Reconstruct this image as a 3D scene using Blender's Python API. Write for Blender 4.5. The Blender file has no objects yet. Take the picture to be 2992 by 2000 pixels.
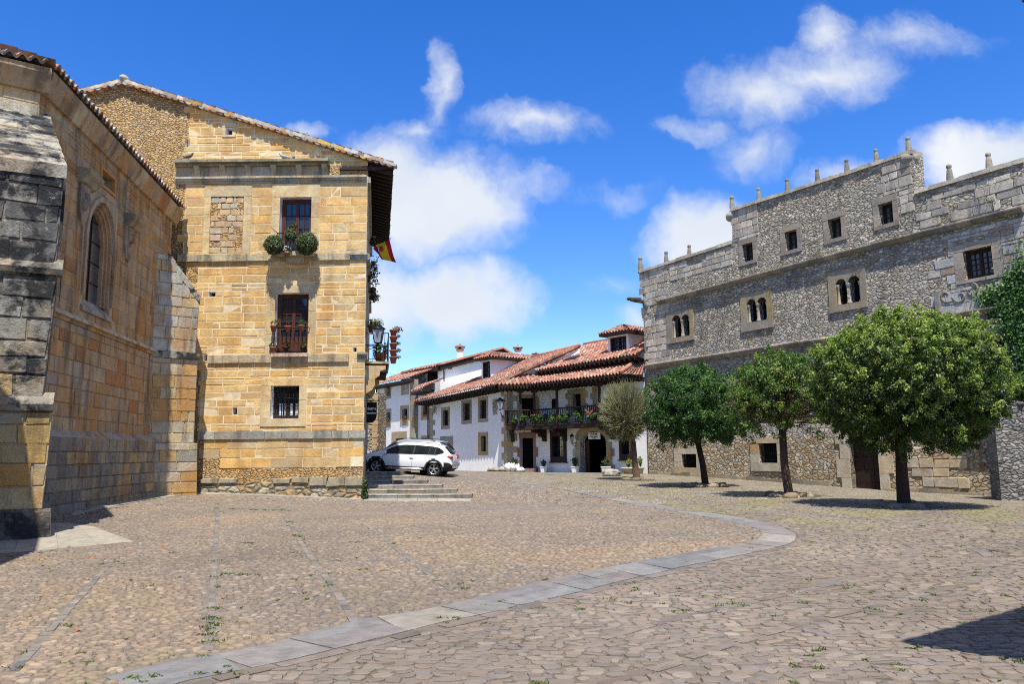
import bpy, math, random
import numpy as np
from mathutils import Vector, Matrix, noise as mnoise
from mathutils.geometry import tessellate_polygon
R = math.radians
SC = bpy.context.scene
COL = SC.collection
# ------------------------------------------------------------------ camera
EYE, FPX, CX, CY = 1.65, 2292.0, 1496.0, 1000.0
PITCH, ROLL = R(8.07), 0.011
_f = Vector((0, math.cos(PITCH), math.sin(PITCH))); _r = Vector((1, 0, 0)); _u = _r.cross(_f)
CR = _r * math.cos(ROLL) - _u * math.sin(ROLL); CU = _r * math.sin(ROLL) + _u * math.cos(ROLL)
cam = bpy.data.cameras.new('camera'); cam.sensor_width = 36.0; cam.lens = FPX / 2992 * 36.0
cam.clip_start = 0.1; cam.clip_end = 5000
camo = bpy.data.objects.new('camera', cam); COL.objects.link(camo)
M = Matrix.Identity(4)
for i in range(3):
    M[i][0] = CR[i]; M[i][1] = CU[i]; M[i][2] = -_f[i]
M[2][3] = EYE
camo.matrix_world = M
SC.camera = camo
O = Vector((0, 0, EYE))
def ray(x, y):
    d = CR * ((x - CX) / FPX) - CU * ((y - CY) / FPX) + _f
    return d / d.y
def atY(x, y, Y): return O + ray(x, y) * Y
def atZ(x, y, z):
    d = ray(x, y); return O + d * ((z - EYE) / d.z)
# ------------------------------------------------------------------ sun, sky, exposure
SUN_EL, SUN_AZ = R(66.0), (0.07, -1.0)         # azimuth vector points toward the sun
sl = bpy.data.lights.new('sun', 'SUN'); sl.energy = 4.7; sl.angle = R(0.53); sl.color = (1.0, 0.955, 0.88)
so = bpy.data.objects.new('sun', sl); COL.objects.link(so); so.location = (0, -20, 60)
ts = Vector((SUN_AZ[0] * math.cos(SUN_EL), SUN_AZ[1] * math.cos(SUN_EL), math.sin(SUN_EL))).normalized()
so.rotation_euler = ts.to_track_quat('Z', 'Y').to_euler()
SC.view_settings.view_transform = 'Standard'; SC.view_settings.look = 'None'
SC.view_settings.exposure = 0.66; SC.view_settings.gamma = 1.0
SC.view_settings.use_curve_mapping = False
SC.cycles.max_bounces = 6
SC.cycles.use_denoising = False
SC.cycles.filter_width = 1.0

def nd(nt, typ, ins=None, **props):
    n = nt.nodes.new(typ)
    for k, v in props.items(): setattr(n, k, v)
    for k, v in (ins or {}).items():
        s = n.inputs[k]
        if hasattr(v, 'is_output'): nt.links.new(v, s)
        else: s.default_value = v
    return n
def mth(nt, op, a, b=None, c=None, clamp=False):
    ins = {0: a}
    if b is not None: ins[1] = b
    if c is not None: ins[2] = c
    return nd(nt, 'ShaderNodeMath', ins, operation=op, use_clamp=clamp).outputs[0]
def mixc(nt, fac, a, b, mode='MIX'):
    n = nt.nodes.new('ShaderNodeMix'); n.data_type = 'RGBA'; n.blend_type = mode; n.clamp_result = False
    for s, v in ((n.inputs[0], fac), (n.inputs[6], a), (n.inputs[7], b)):
        if hasattr(v, 'is_output'): nt.links.new(v, s)
        else: s.default_value = v if not isinstance(v, tuple) or len(v) == 4 else (*v, 1)
    return n.outputs[2]
def ramp(nt, fac, lo, hi, a=0.0, b=1.0):
    n = nd(nt, 'ShaderNodeMapRange', {0: fac, 1: lo, 2: hi, 3: a, 4: b}); n.clamp = True
    return n.outputs[0]

def noi0(nt, v): return nd(nt, 'ShaderNodeTexNoise', {'Vector': v, 'Scale': 1.3, 'Detail': 5.0}).outputs[0]
def make_world():
    w = bpy.data.worlds.new('World'); SC.world = w; w.use_nodes = True
    nt = w.node_tree; nt.nodes.clear()
    sky = nd(nt, 'ShaderNodeTexSky', sky_type='NISHITA', sun_disc=False, sun_elevation=SUN_EL,
             sun_rotation=math.atan2(SUN_AZ[0], SUN_AZ[1]), altitude=100, air_density=1.0, dust_density=0.0, ozone_density=4.0)
    hs = nd(nt, 'ShaderNodeHueSaturation', {'Hue': 0.515, 'Saturation': 1.34, 'Value': 1.0, 'Color': sky.outputs[0]})
    tc = nd(nt, 'ShaderNodeTexCoord')
    sp = nd(nt, 'ShaderNodeSeparateXYZ', {0: tc.outputs['Generated']})
    yy = mth(nt, 'MAXIMUM', mth(nt, 'ABSOLUTE', sp.outputs[1]), 0.15)
    uu = mth(nt, 'DIVIDE', sp.outputs[0], yy); vv = mth(nt, 'DIVIDE', sp.outputs[2], yy)
    uv = nd(nt, 'ShaderNodeCombineXYZ', {0: uu, 1: vv, 2: 0.0}).outputs[0]
    wn = nd(nt, 'ShaderNodeTexNoise', {'Vector': uv, 'Scale': 9.0, 'Detail': 5.0, 'Roughness': 0.6})
    wo = nd(nt, 'ShaderNodeVectorMath', {0: wn.outputs['Color'], 1: (0.5, 0.5, 0.5)}, operation='SUBTRACT').outputs[0]
    wo = nd(nt, 'ShaderNodeVectorMath', {0: wo, 'Scale': 0.10}, operation='SCALE').outputs[0]
    uw = nd(nt, 'ShaderNodeVectorMath', {0: uv, 1: wo}, operation='ADD').outputs[0]
    blobs = [(1290, 600, 340, 230, 1.25), (1150, 500, 210, 190, .95), (1290, 880, 340, 165, 1.25), (1130, 880, 210, 190, 1.1), (1285, 260, 75, 190, .62), (1230, 370, 150, 60, .5),
             (1560, 365, 270, 90, .62), (2230, 270, 280, 150, .85), (2400, 220, 330, 130, .66), (2190, 420, 190, 160, .62), (2420, 100, 120, 130, .5), (2680, 110, 300, 100, .46),
             (2060, 360, 170, 60, .5), (2060, 720, 220, 200, 1.35), (2880, 480, 320, 150, 1.3), (2500, 520, 220, 80, .55), (1850, 930, 110, 90, .75),
             (890, 385, 110, 45, .45), (1450, 540, 260, 70, .5), (1800, 560, 200, 60, .3), (1800, 820, 130, 60, .4)]
    acc = None
    for (px, py, rx, ry, st) in blobs:
        d = ray(px, py)
        k = 1.0 / FPX
        a = nd(nt, 'ShaderNodeVectorMath', {0: uw, 1: (d.x, d.z, 0)}, operation='SUBTRACT').outputs[0]
        a = nd(nt, 'ShaderNodeVectorMath', {0: a, 1: (1 / (rx * k), 1 / (ry * k), 0)}, operation='MULTIPLY').outputs[0]
        ln = nd(nt, 'ShaderNodeVectorMath', {0: a}, operation='LENGTH').outputs['Value']
        b = mth(nt, 'MULTIPLY', mth(nt, 'SUBTRACT', 1.0, ln, clamp=True), st)
        acc = b if acc is None else mth(nt, 'MAXIMUM', acc, b)
    fb = nd(nt, 'ShaderNodeTexNoise', {'Vector': uw, 'Scale': 7.5, 'Detail': 12.0, 'Roughness': 0.63})
    nn = mth(nt, 'MULTIPLY', mth(nt, 'SUBTRACT', fb.outputs[0], 0.5), 1.15)
    den = mth(nt, 'ADD', acc, nn)
    den = mth(nt, 'MULTIPLY', den, ramp(nt, acc, 0.0, 0.12))
    mask = ramp(nt, den, -0.02, 0.80)
    nd_ = nt.nodes[-1]; nd_.interpolation_type = 'SMOOTHSTEP'
    over = mth(nt, 'MULTIPLY', ramp(nt, vv, .95, 1.7), ramp(nt, noi0(nt, uw), .36, .58))   # unseen cloud added overhead and behind to whiten the ambient light
    mask = mth(nt, 'MULTIPLY', mth(nt, 'MAXIMUM', mask, mth(nt, 'MULTIPLY', over, .85)), 0.97)
    body = ramp(nt, nd(nt, 'ShaderNodeTexNoise', {'Vector': uw, 'Scale': 4.0, 'Detail': 4.0}).outputs[0], 0.35, 0.7)
    cc = mixc(nt, body, (3.4, 3.7, 4.15), (4.25, 4.35, 4.5))
    col = mixc(nt, mask, hs.outputs[0], cc)
    bg = nd(nt, 'ShaderNodeBackground', {'Color': col, 'Strength': 0.14})
    out = nd(nt, 'ShaderNodeOutputWorld', {'Surface': bg.outputs[0]})
make_world()
# ------------------------------------------------------------------ mesh helpers
rnd = random.Random(7)
class MB:
    """collects faces with a colour each, links them as one mesh object"""
    def __init__(s): s.v = []; s.f = []; s.c = []; s.m = []; s.s = []
    def face(s, pts, col=(1, 1, 1), m=0, sm=False):
        n = len(s.v); s.v.extend([tuple(p) for p in pts]); s.f.append(tuple(range(n, n + len(pts)))); s.c.append(col); s.m.append(m); s.s.append(sm)
    def idx(s, verts, faces, col=(1, 1, 1), m=0, sm=False):
        n = len(s.v); s.v.extend([tuple(p) for p in verts])
        for k, f in enumerate(faces):
            s.f.append(tuple(n + i for i in f)); s.c.append(col[k] if isinstance(col, list) else col); s.m.append(m); s.s.append(sm)
    def hexa(s, p, col=(1, 1, 1), m=0):       # p: 4 bottom + 4 top corners, both counter-clockwise from above
        s.idx(p, [(3, 2, 1, 0), (4, 5, 6, 7), (0, 1, 5, 4), (1, 2, 6, 5), (2, 3, 7, 6), (3, 0, 4, 7)], col, m)
    def box(s, x0, x1, y0, y1, z0, z1, col=(1, 1, 1), m=0):
        s.hexa([(x0, y0, z0), (x1, y0, z0), (x1, y1, z0), (x0, y1, z0), (x0, y0, z1), (x1, y0, z1), (x1, y1, z1), (x0, y1, z1)], col, m)
    def tube(s, pts, rad, n=6, col=(1, 1, 1), m=0, sm=True, cap=True):
        pts = [Vector(p) for p in pts]; k = len(pts)
        if not hasattr(rad, '__len__'): rad = [rad] * k
        vs = []; prev = None
        for i, p in enumerate(pts):
            d = (pts[min(i + 1, k - 1)] - pts[max(i - 1, 0)])
            d = d.normalized() if d.length > 1e-9 else Vector((0, 0, 1))
            a = prev if prev is not None else (Vector((1, 0, 0)) if abs(d.x) < .8 else Vector((0, 1, 0)))
            x = (a - d * a.dot(d)); x = x.normalized() if x.length > 1e-6 else d.orthogonal().normalized()
            prev = x; y = d.cross(x)
            for j in range(n):
                t = 2 * math.pi * j / n; vs.append(p + x * (rad[i] * math.cos(t)) + y * (rad[i] * math.sin(t)))
        fs = [(i * n + j, i * n + (j + 1) % n, (i + 1) * n + (j + 1) % n, (i + 1) * n + j) for i in range(k - 1) for j in range(n)]
        if cap: fs += [tuple(range(n - 1, -1, -1)), tuple((k - 1) * n + j for j in range(n))]
        s.idx(vs, fs, col, m, sm)
    def lathe(s, c, prof, n=12, col=(1, 1, 1), m=0, sm=True, sx=1, sy=1):
        c = Vector(c); k = len(prof)
        vs = [(c.x + sx * r * math.cos(2 * math.pi * j / n), c.y + sy * r * math.sin(2 * math.pi * j / n), c.z + z) for r, z in prof for j in range(n)]
        fs = [(i * n + j, i * n + (j + 1) % n, (i + 1) * n + (j + 1) % n, (i + 1) * n + j) for i in range(k - 1) for j in range(n)]
        fs += [tuple(range(n - 1, -1, -1)), tuple((k - 1) * n + j for j in range(n))]
        s.idx(vs, fs, col, m, sm)
    def blob(s, c, r, col=(1, 1, 1), m=0, amp=.2, fr=1.5, seed=0, nu=12, nv=8, sm=True):
        c = Vector(c); r = Vector(r) if hasattr(r, '__len__') else Vector((r, r, r)); vs = []
        for i in range(nv + 1):
            th = math.pi * i / nv
            for j in range(nu):
                ph = 2 * math.pi * j / nu
                d = Vector((math.sin(th) * math.cos(ph), math.sin(th) * math.sin(ph), math.cos(th)))
                q = 1 + amp * mnoise.noise(d * fr + Vector((seed * 7.3, seed * 3.1, 0)))
                vs.append((c.x + r.x * d.x * q, c.y + r.y * d.y * q, c.z + r.z * d.z * q))
        fs = [(i * nu + j, (i + 1) * nu + j, (i + 1) * nu + (j + 1) % nu, i * nu + (j + 1) % nu) for i in range(nv) for j in range(nu)]
        s.idx(vs, fs, col, m, sm)
    def prism(s, poly, vec, col=(1, 1, 1), m=0):   # planar polygon of 3-D points extruded by vec
        poly = [Vector(p) for p in poly]; vec = Vector(vec); n = len(poly)
        s.idx(poly + [p + vec for p in poly], [tuple(range(n)), tuple(range(2 * n - 1, n - 1, -1))] + [(i, i + n, (i + 1) % n + n, (i + 1) % n) for i in range(n)], col, m)
    def build(s, name, mats, parent=None, label=None, kind=None, fixn=False):
        me = bpy.data.meshes.new(name); me.from_pydata(s.v, [], s.f)
        if not isinstance(mats, (list, tuple)): mats = [mats]
        for m in mats: me.materials.append(m)
        nf = len(s.f)
        a = me.attributes.new('Col', 'FLOAT_COLOR', 'FACE')
        arr = np.ones((nf, 4), np.float32); arr[:, :3] = np.array(s.c, np.float32).reshape(nf, 3); a.data.foreach_set('color', arr.ravel())
        me.polygons.foreach_set('material_index', np.array(s.m, np.int32))
        me.polygons.foreach_set('use_smooth', np.array(s.s, bool))
        if fixn:
            import bmesh
            b = bmesh.new(); b.from_mesh(me); bmesh.ops.recalc_face_normals(b, faces=b.faces); b.to_mesh(me); b.free()
        me.update()
        o = bpy.data.objects.new(name, me); COL.objects.link(o)
        put(o, parent)
        if label: o['label'] = label
        if kind: o['kind'] = kind
        return o
WLOC = {}
def wloc(o):
    v = Vector(o.location); p = o.parent
    return WLOC.get(o.name, Vector((0, 0, 0)))
def put(o, parent):
    if parent is not None:
        o.parent = parent; o.matrix_parent_inverse = Matrix.Translation(-WLOC.get(parent.name, Vector((0, 0, 0))))
def thing(name, label, cat, loc=(0, 0, 0), group=None):
    o = bpy.data.objects.new(name, None); COL.objects.link(o); o.empty_display_size = .2
    o.location = loc; WLOC[o.name] = Vector(loc)
    o['label'] = label; o['category'] = cat
    if group: o['group'] = group
    return o
def tag(o, label, cat, group=None):
    o['label'] = label; o['category'] = cat
    if group: o['group'] = group
    return o
def dup(root, dloc, label=None, rot=0.0, scale=None):
    r = root.copy(); COL.objects.link(r); r.location = dloc; r.rotation_euler = (0, 0, rot)
    if scale: r.scale = (scale,) * 3
    if label: r['label'] = label
    for ch in root.children:
        c = ch.copy(); COL.objects.link(c); c.parent = r
        for g in ch.children:
            d = g.copy(); COL.objects.link(d); d.parent = c
    return r
class Wall:
    """vertical plane: A is its left end in plan, B its right end; d is measured outward, toward the viewer"""
    def __init__(s, A, B):
        s.A = Vector((A[0], A[1])); s.B = Vector((B[0], B[1])); s.L = (s.B - s.A).length
        s.t = (s.B - s.A) / s.L; s.n = Vector((s.t.y, -s.t.x))
    def pt(s, px, py, d=0):
        r = ray(px, py); a = s.A + s.n * d; k = s.n.dot(a) / s.n.dot(Vector((r.x, r.y))); return O + r * k
    def uz(s, px, py, d=0):
        p = s.pt(px, py, d); return ((Vector((p.x, p.y)) - s.A).dot(s.t), p.z)
    def P(s, u, z, d=0):
        q = s.A + s.t * u + s.n * d; return Vector((q.x, q.y, z))
    def rect(s, x0, y0, x1, y1, d=0):
        cx, cy = (x0 + x1) / 2, (y0 + y1) / 2
        return (s.uz(x0, cy, d)[0], s.uz(x1, cy, d)[0], s.uz(cx, y1, d)[1], s.uz(cx, y0, d)[1])
    def box(s, mb, u0, u1, z0, z1, d0, d1, col=(1, 1, 1), m=0):
        mb.hexa([s.P(u0, z0, d1), s.P(u1, z0, d1), s.P(u1, z0, d0), s.P(u0, z0, d0), s.P(u0, z1, d1), s.P(u1, z1, d1), s.P(u1, z1, d0), s.P(u0, z1, d0)], col, m)
    def slab(s, mb, poly, d0, d1, col=(1, 1, 1), m=0):   # polygon in (u,z), extruded from depth d1 (front) to d0
        mb.prism([s.P(u, z, d1) for u, z in poly], s.P(0, 0, d0) - s.P(0, 0, d1), col, m)
    def sheet(s, mb, outer, holes=(), depth=.4, col=(1, 1, 1), m=0, d=0, back=False, mr=None):
        rings = [list(outer)] + [list(h) for h in holes]
        tri = tessellate_polygon([[Vector((u, z, 0)) for u, z in r] for r in rings])
        flat = [p for r in rings for p in r]
        vs = [s.P(u, z, d) for u, z in flat]; fs = []
        nn = Vector((s.n.x, s.n.y, 0))
        for a, b, c in tri:
            q = (vs[b] - vs[a]).cross(vs[c] - vs[a]); fs.append((a, b, c) if q.dot(nn) > 0 else (a, c, b))
        mb.idx(vs, fs, col, m)
        for h in holes:
            k = len(h)
            for i in range(k):
                (u, z), (u2, z2) = h[i], h[(i + 1) % k]
                mb.face([s.P(u, z, d), s.P(u2, z2, d), s.P(u2, z2, d - depth), s.P(u, z, d - depth)], col, m if mr is None else mr)
def rc(u0, u1, z0, z1): return [(u0, z0), (u1, z0), (u1, z1), (u0, z1)]
def archp(u0, u1, z0, z1, rise=None, n=10):
    r = (u1 - u0) / 2; rise = r if rise is None else rise; c = (u0 + u1) / 2
    return [(u0, z0), (u1, z0)] + [(c + r * math.cos(math.pi * i / n), z1 - rise + rise * math.sin(math.pi * i / n)) for i in range(n + 1)]
def clip(poly, cp):
    out = poly; n = len(cp)
    for i in range(n):
        (ax, ay), (bx, by) = cp[i], cp[(i + 1) % n]; inp = out; out = []
        if not inp: break
        f = lambda p: (bx - ax) * (p[1] - ay) - (by - ay) * (p[0] - ax)
        for j in range(len(inp)):
            p, q = inp[j], inp[(j + 1) % len(inp)]; fp, fq = f(p), f(q)
            if fp >= 0: out.append(p)
            if fp * fq < 0:
                t = fp / (fp - fq); out.append((p[0] + (q[0] - p[0]) * t, p[1] + (q[1] - p[1]) * t))
    return out
def pick(pal, rn, jit=.12):
    t = rn.random() * sum(w for w, _ in pal)
    for w, c in pal:
        t -= w
        if t <= 0: break
    k = 1 + rn.uniform(-jit, jit); h = rn.uniform(-.04, .04)
    return (c[0] * k * (1 + h), c[1] * k, c[2] * k * (1 - h))
def block(mb, W, poly, rn, col, proud, joint, m=0, jit=.008, base=0.0):
    if len(poly) < 3: return
    cu = sum(p[0] for p in poly) / len(poly); cz = sum(p[1] for p in poly) / len(poly)
    def shrink(k):
        o = []
        for u, z in poly:
            du, dz = u - cu, z - cz
            o.append((u - math.copysign(min(k, abs(du) * .8), du) + rn.uniform(-jit, jit), z - math.copysign(min(k, abs(dz) * .8), dz) + rn.uniform(-jit, jit)))
        return o
    a = shrink(joint / 2); b = [(u + (cu - u) * .0 - math.copysign(min(.012, abs(u - cu) * .4), u - cu), z - math.copysign(min(.012, abs(z - cz) * .4), z - cz)) for u, z in a]
    n = len(poly); d = base + proud
    vs = [W.P(u, z, base) for u, z in a] + [W.P(u, z, d + rn.uniform(-.004, .004)) for u, z in b]
    mb.idx(vs, [tuple(range(n, 2 * n))] + [(i, (i + 1) % n, (i + 1) % n + n, i + n) for i in range(n)], col, m)
def ashlar(mb, W, u0, u1, zs, wr, pal, rn, holes=(), region=None, proud=.02, joint=.025, m=0, edge=0.0, base=0.0, jit=.008, palf=None, skip=0.0):
    for z0, z1 in zip(zs[:-1], zs[1:]):
        a0 = u0 + (rn.uniform(-edge, edge) if edge else 0); us = [a0]
        while us[-1] < u1: us.append(us[-1] + rn.uniform(*wr) * (1 if rn.random() > .15 else .55))
        us[-1] = u1
        if len(us) > 2 and us[-1] - us[-2] < wr[0] * .5: us.pop(-2)
        zb = sorted({z0, z1} | {z for h in holes for z in (h[2], h[3]) if z0 + .05 < z < z1 - .05 and h[0] < u1 and h[1] > a0})
        for i in range(len(us) - 1):
            if skip and rn.random() < skip: continue
            p = palf(us[i], z0) if palf else pal
            c = pick(p or pal, rn); pr = proud + rn.uniform(-.008, .008)
            for y0, y1 in zip(zb[:-1], zb[1:]):
                iv = [(us[i], us[i + 1])]
                for h in holes:
                    if h[2] < y1 - .01 and h[3] > y0 + .01:
                        iv = [q for a, b in iv for q in ((a, min(b, h[0])), (max(a, h[1]), b)) if q[1] - q[0] > .04]
                for a, b in iv:
                    pl = rc(a, b, y0, y1)
                    if region: pl = clip(pl, region)
                    if len(pl) >= 3 and max(q[0] for q in pl) - min(q[0] for q in pl) > .04 and max(q[1] for q in pl) - min(q[1] for q in pl) > .04:
                        block(mb, W, pl, rn, c, pr, joint, m, jit, base)
def zcourses(z0, z1, lo, hi, rn):
    zs = [z0]
    while zs[-1] < z1 - hi: zs.append(zs[-1] + rn.uniform(lo, hi))
    k = z1 - zs[-1]
    if k > hi * 1.2: zs.append(zs[-1] + k / 2)
    zs.append(z1); return zs
def tiles(mb, E0, E1, T1, T0, rn, pal, w=.24, row=.42, amp=.05, m=0, lip=.035, thick=True):
    """curved roof tiles over the quad eave-left, eave-right, top-right, top-left"""
    E0, E1, T0, T1 = map(Vector, (E0, E1, T0, T1))
    nc = max(2, round((E1 - E0).length / w)); nr = max(2, round(max((T0 - E0).length, (T1 - E1).length) / row)); q = 6
    N = (E1 - E0).cross(T0 - E0) + (E1 - E0).cross(T1 - E1); N.normalize()
    if N.z < 0: N = -N
    cols = [[pick(pal, rn, .22) for _ in range(nc)] for _ in range(nr)]
    S = (E1 - E0).normalized()
    jog = [rn.uniform(-.02, .02) for _ in range(nc + 1)]
    for r in range(nr):
        t0, t1 = r / nr, (r + 1) / nr; vs = []; fs = []; cc = []
        for ti, lift in ((t0, lip), (t1, .0)):
            a = E0.lerp(T0, ti); b = E1.lerp(T1, ti); up = (T0.lerp(T1, .5) - E0.lerp(E1, .5)).normalized()
            for k in range(nc * q + 1):
                p = a.lerp(b, k / (nc * q)); c = math.cos(2 * math.pi * k / q)
                z = amp * (abs(c) ** .7 * (1 if c > 0 else -1))
                vs.append(p + N * (z + lift + amp) - up * (jog[k // q] if ti == t0 else 0))
        n1 = nc * q + 1
        for k in range(nc * q):
            fs.append((k, k + 1, n1 + k + 1, n1 + k)); cc.append(cols[r][min(nc - 1, (k + q // 2) // q)])
        mb.idx(vs, fs, cc, m, True)
        if r == 0 or lip > .02:      # butt edge of each course
            vb = vs[:n1] + [v - N * (lip + (.05 if r == 0 else 0)) for v in vs[:n1]]
            mb.idx(vb, [(k + 1, k, n1 + k, n1 + k + 1) for k in range(nc * q)], [(c[0] * .8, c[1] * .8, c[2] * .8) for c in cc], m, True)
def leaves(name, C, Nrm, size, cols, mat, parent, aspect=.5, rs=None):
    """many small rhombic leaf blades as one mesh; arrays of centres, normals, sizes and colours"""
    C = np.asarray(C, float); n = len(C); rs = rs or np.random.RandomState(1)
    Nrm = np.asarray(Nrm, float); Nrm = Nrm / (np.linalg.norm(Nrm, axis=1, keepdims=True) + 1e-9)
    t = rs.normal(size=(n, 3)); t -= Nrm * (t * Nrm).sum(1, keepdims=True); t /= np.linalg.norm(t, axis=1, keepdims=True) + 1e-9
    b = np.cross(Nrm, t); s = np.asarray(size, float).reshape(-1, 1) * np.ones((n, 1))
    fold = Nrm * s * .15
    V = np.stack([C - t * s * .5, C + b * s * .5 * aspect + fold, C + t * s * .5, C - b * s * .5 * aspect + fold], 1).reshape(-1, 3)
    me = bpy.data.meshes.new(name); me.vertices.add(4 * n); me.vertices.foreach_set('co', V.ravel().astype(np.float32))
    me.loops.add(4 * n); me.loops.foreach_set('vertex_index', np.arange(4 * n, dtype=np.int32))
    me.polygons.add(n); me.polygons.foreach_set('loop_start', np.arange(0, 4 * n, 4, dtype=np.int32))
    try: me.polygons.foreach_set('loop_total', np.full(n, 4, np.int32))
    except Exception: pass
    me.materials.append(mat); a = me.attributes.new('Col', 'FLOAT_COLOR', 'FACE')
    arr = np.ones((n, 4), np.float32); arr[:, :3] = cols; a.data.foreach_set('color', arr.ravel())
    me.update(calc_edges=True); me.validate()
    o = bpy.data.objects.new(name, me); COL.objects.link(o); put(o, parent); return o
# ------------------------------------------------------------------ materials
MT = {}
def newmat(name):
    m = bpy.data.materials.new(name); m.use_nodes = True; nt = m.node_tree; nt.nodes.clear()
    b = nd(nt, 'ShaderNodeBsdfPrincipled', {'Roughness': .85, 'Specular IOR Level': .3})
    nd(nt, 'ShaderNodeOutputMaterial', {'Surface': b.outputs[0]}); MT[name] = m
    return m, nt, b
def setn(b, nt, col=None, bump=None, bs=.5, bd=.02, rough=None):
    if col is not None:
        if hasattr(col, 'is_output'): nt.links.new(col, b.inputs['Base Color'])
        else: b.inputs['Base Color'].default_value = (*col, 1)
    if bump is not None:
        bm = nd(nt, 'ShaderNodeBump', {'Height': bump, 'Strength': bs, 'Distance': bd}); nt.links.new(bm.outputs[0], b.inputs['Normal'])
    if rough is not None:
        if hasattr(rough, 'is_output'): nt.links.new(rough, b.inputs['Roughness'])
        else: b.inputs['Roughness'].default_value = rough
def pos(nt, sc=(1, 1, 1)):
    g = nd(nt, 'ShaderNodeNewGeometry')
    return nd(nt, 'ShaderNodeVectorMath', {0: g.outputs['Position'], 1: sc}, operation='MULTIPLY').outputs[0]
def noi(nt, v, sc, det=6, ro=.6, dist=0.0):
    return nd(nt, 'ShaderNodeTexNoise', {'Vector': v, 'Scale': sc, 'Detail': det, 'Roughness': ro, 'Distortion': dist}).outputs[0]
def attr(nt): return nd(nt, 'ShaderNodeAttribute', attribute_name='Col').outputs[0]
def mul(nt, c, f): return mixc(nt, 1.0, c, nd(nt, 'ShaderNodeCombineColor', {0: f, 1: f, 2: f}).outputs[0], 'MULTIPLY')
def m_block(name, dark=.25, darkc=(.05, .045, .04), streak=.25, bs=.55, lich=.15, warm=.25):
    """dressed stone: block colour from the mesh, with stains, lichen and a pitted surface"""
    m, nt, b = newmat(name); p = pos(nt); c = attr(nt)
    c = mul(nt, c, ramp(nt, noi(nt, p, 2.2, 8, .65), .25, .75, .72, 1.25))
    c = mul(nt, c, ramp(nt, noi(nt, p, 28, 5, .7), .3, .7, .8, 1.16))
    c = mixc(nt, mth(nt, 'MULTIPLY', ramp(nt, noi(nt, pos(nt, (1, 1, .7)), .9, 6, .6, .5), .48, .64), warm), c, (.42, .21, .06))
    st = ramp(nt, noi(nt, pos(nt, (1.6, 1.6, .22)), 1.7, 7, .62), .50, .64)
    c = mixc(nt, mth(nt, 'MULTIPLY', st, streak), c, darkc)
    dk = ramp(nt, noi(nt, p, 1.1, 10, .72, .3), .58 - .2 * dark, .68 - .2 * dark)
    c = mixc(nt, mth(nt, 'MULTIPLY', dk, min(1, dark * 1.6)), c, darkc)
    li = ramp(nt, noi(nt, p, 5.5, 8, .75), .60, .68)
    c = mixc(nt, mth(nt, 'MULTIPLY', li, lich), c, (.42, .41, .34))
    h = mth(nt, 'ADD', mth(nt, 'MULTIPLY', noi(nt, p, 9, 9, .7), 1.0), mth(nt, 'MULTIPLY', noi(nt, p, 55, 4, .7), .35))
    setn(b, nt, c, h, bs, .05); return m
def m_rubble(name, pal, sc, stretch, mort, mw=(.02, .10), bs=1.0, bd=.08, dark=.3, grey=.3, darkc=(.05, .048, .042), zband=None):
    """rough masonry: 3-D Voronoi stones, mortar joints, stains"""
    m, nt, b = newmat(name); p = pos(nt, stretch)
    w = nd(nt, 'ShaderNodeTexNoise', {'Vector': p, 'Scale': 3.0, 'Detail': 3.0})
    pw = nd(nt, 'ShaderNodeVectorMath', {0: p, 1: nd(nt, 'ShaderNodeVectorMath', {0: w.outputs['Color'], 'Scale': .14}, operation='SCALE').outputs[0]}, operation='ADD').outputs[0]
    v1 = nd(nt, 'ShaderNodeTexVoronoi', {'Vector': pw, 'Scale': sc, 'Randomness': .95}, feature='F1')
    v2 = nd(nt, 'ShaderNodeTexVoronoi', {'Vector': pw, 'Scale': sc, 'Randomness': .95}, feature='DISTANCE_TO_EDGE')
    cr = nd(nt, 'ShaderNodeSeparateColor', {0: v1.outputs['Color']})
    vr = nt.nodes.new('ShaderNodeValToRGB'); vr.color_ramp.interpolation = 'CONSTANT'
    while len(vr.color_ramp.elements) < len(pal): vr.color_ramp.elements.new(.5)
    for i, c in enumerate(pal): vr.color_ramp.elements[i].position = i / len(pal); vr.color_ramp.elements[i].color = (*c, 1)
    nt.links.new(cr.outputs[0], vr.inputs[0]); c = vr.outputs[0]
    c = mul(nt, c, ramp(nt, cr.outputs[1], 0, 1, .78, 1.22))
    q = pos(nt)
    c = mul(nt, c, ramp(nt, noi(nt, q, 14, 7, .7), .3, .7, .68, 1.3))
    edge = ramp(nt, mth(nt, 'ADD', v2.outputs['Distance'], mth(nt, 'MULTIPLY', mth(nt, 'SUBTRACT', noi(nt, q, 11, 4), .5), .06)), mw[0], mw[1])
    mc = mul(nt, mixc(nt, 0.0, mort, mort), ramp(nt, noi(nt, q, 6, 6), .3, .7, .75, 1.2))
    c = mixc(nt, edge, mc, c)
    dk = ramp(nt, noi(nt, pos(nt, (.8, .8, .45)), .9, 9, .7, .4), .56 - .12 * dark, .74 - .1 * dark)
    c = mixc(nt, mth(nt, 'MULTIPLY', dk, min(1, dark * 1.5)), c, darkc)
    sk = ramp(nt, noi(nt, pos(nt, (1.3, 1.3, .16)), 1.5, 7, .65), .52, .70)
    c = mixc(nt, mth(nt, 'MULTIPLY', sk, dark), c, darkc)
    gy = ramp(nt, noi(nt, q, .62, 9, .72), .50, .58)
    c = mixc(nt, mth(nt, 'MULTIPLY', gy, grey), c, (.50, .47, .41))
    h = mth(nt, 'ADD', mth(nt, 'ADD', mth(nt, 'MULTIPLY', ramp(nt, v2.outputs['Distance'], 0, .22), .8), mth(nt, 'MULTIPLY', cr.outputs[2], .35)), mth(nt, 'MULTIPLY', noi(nt, q, 18, 8, .7), .55))
    setn(b, nt, c, h, bs, bd); return m
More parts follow.
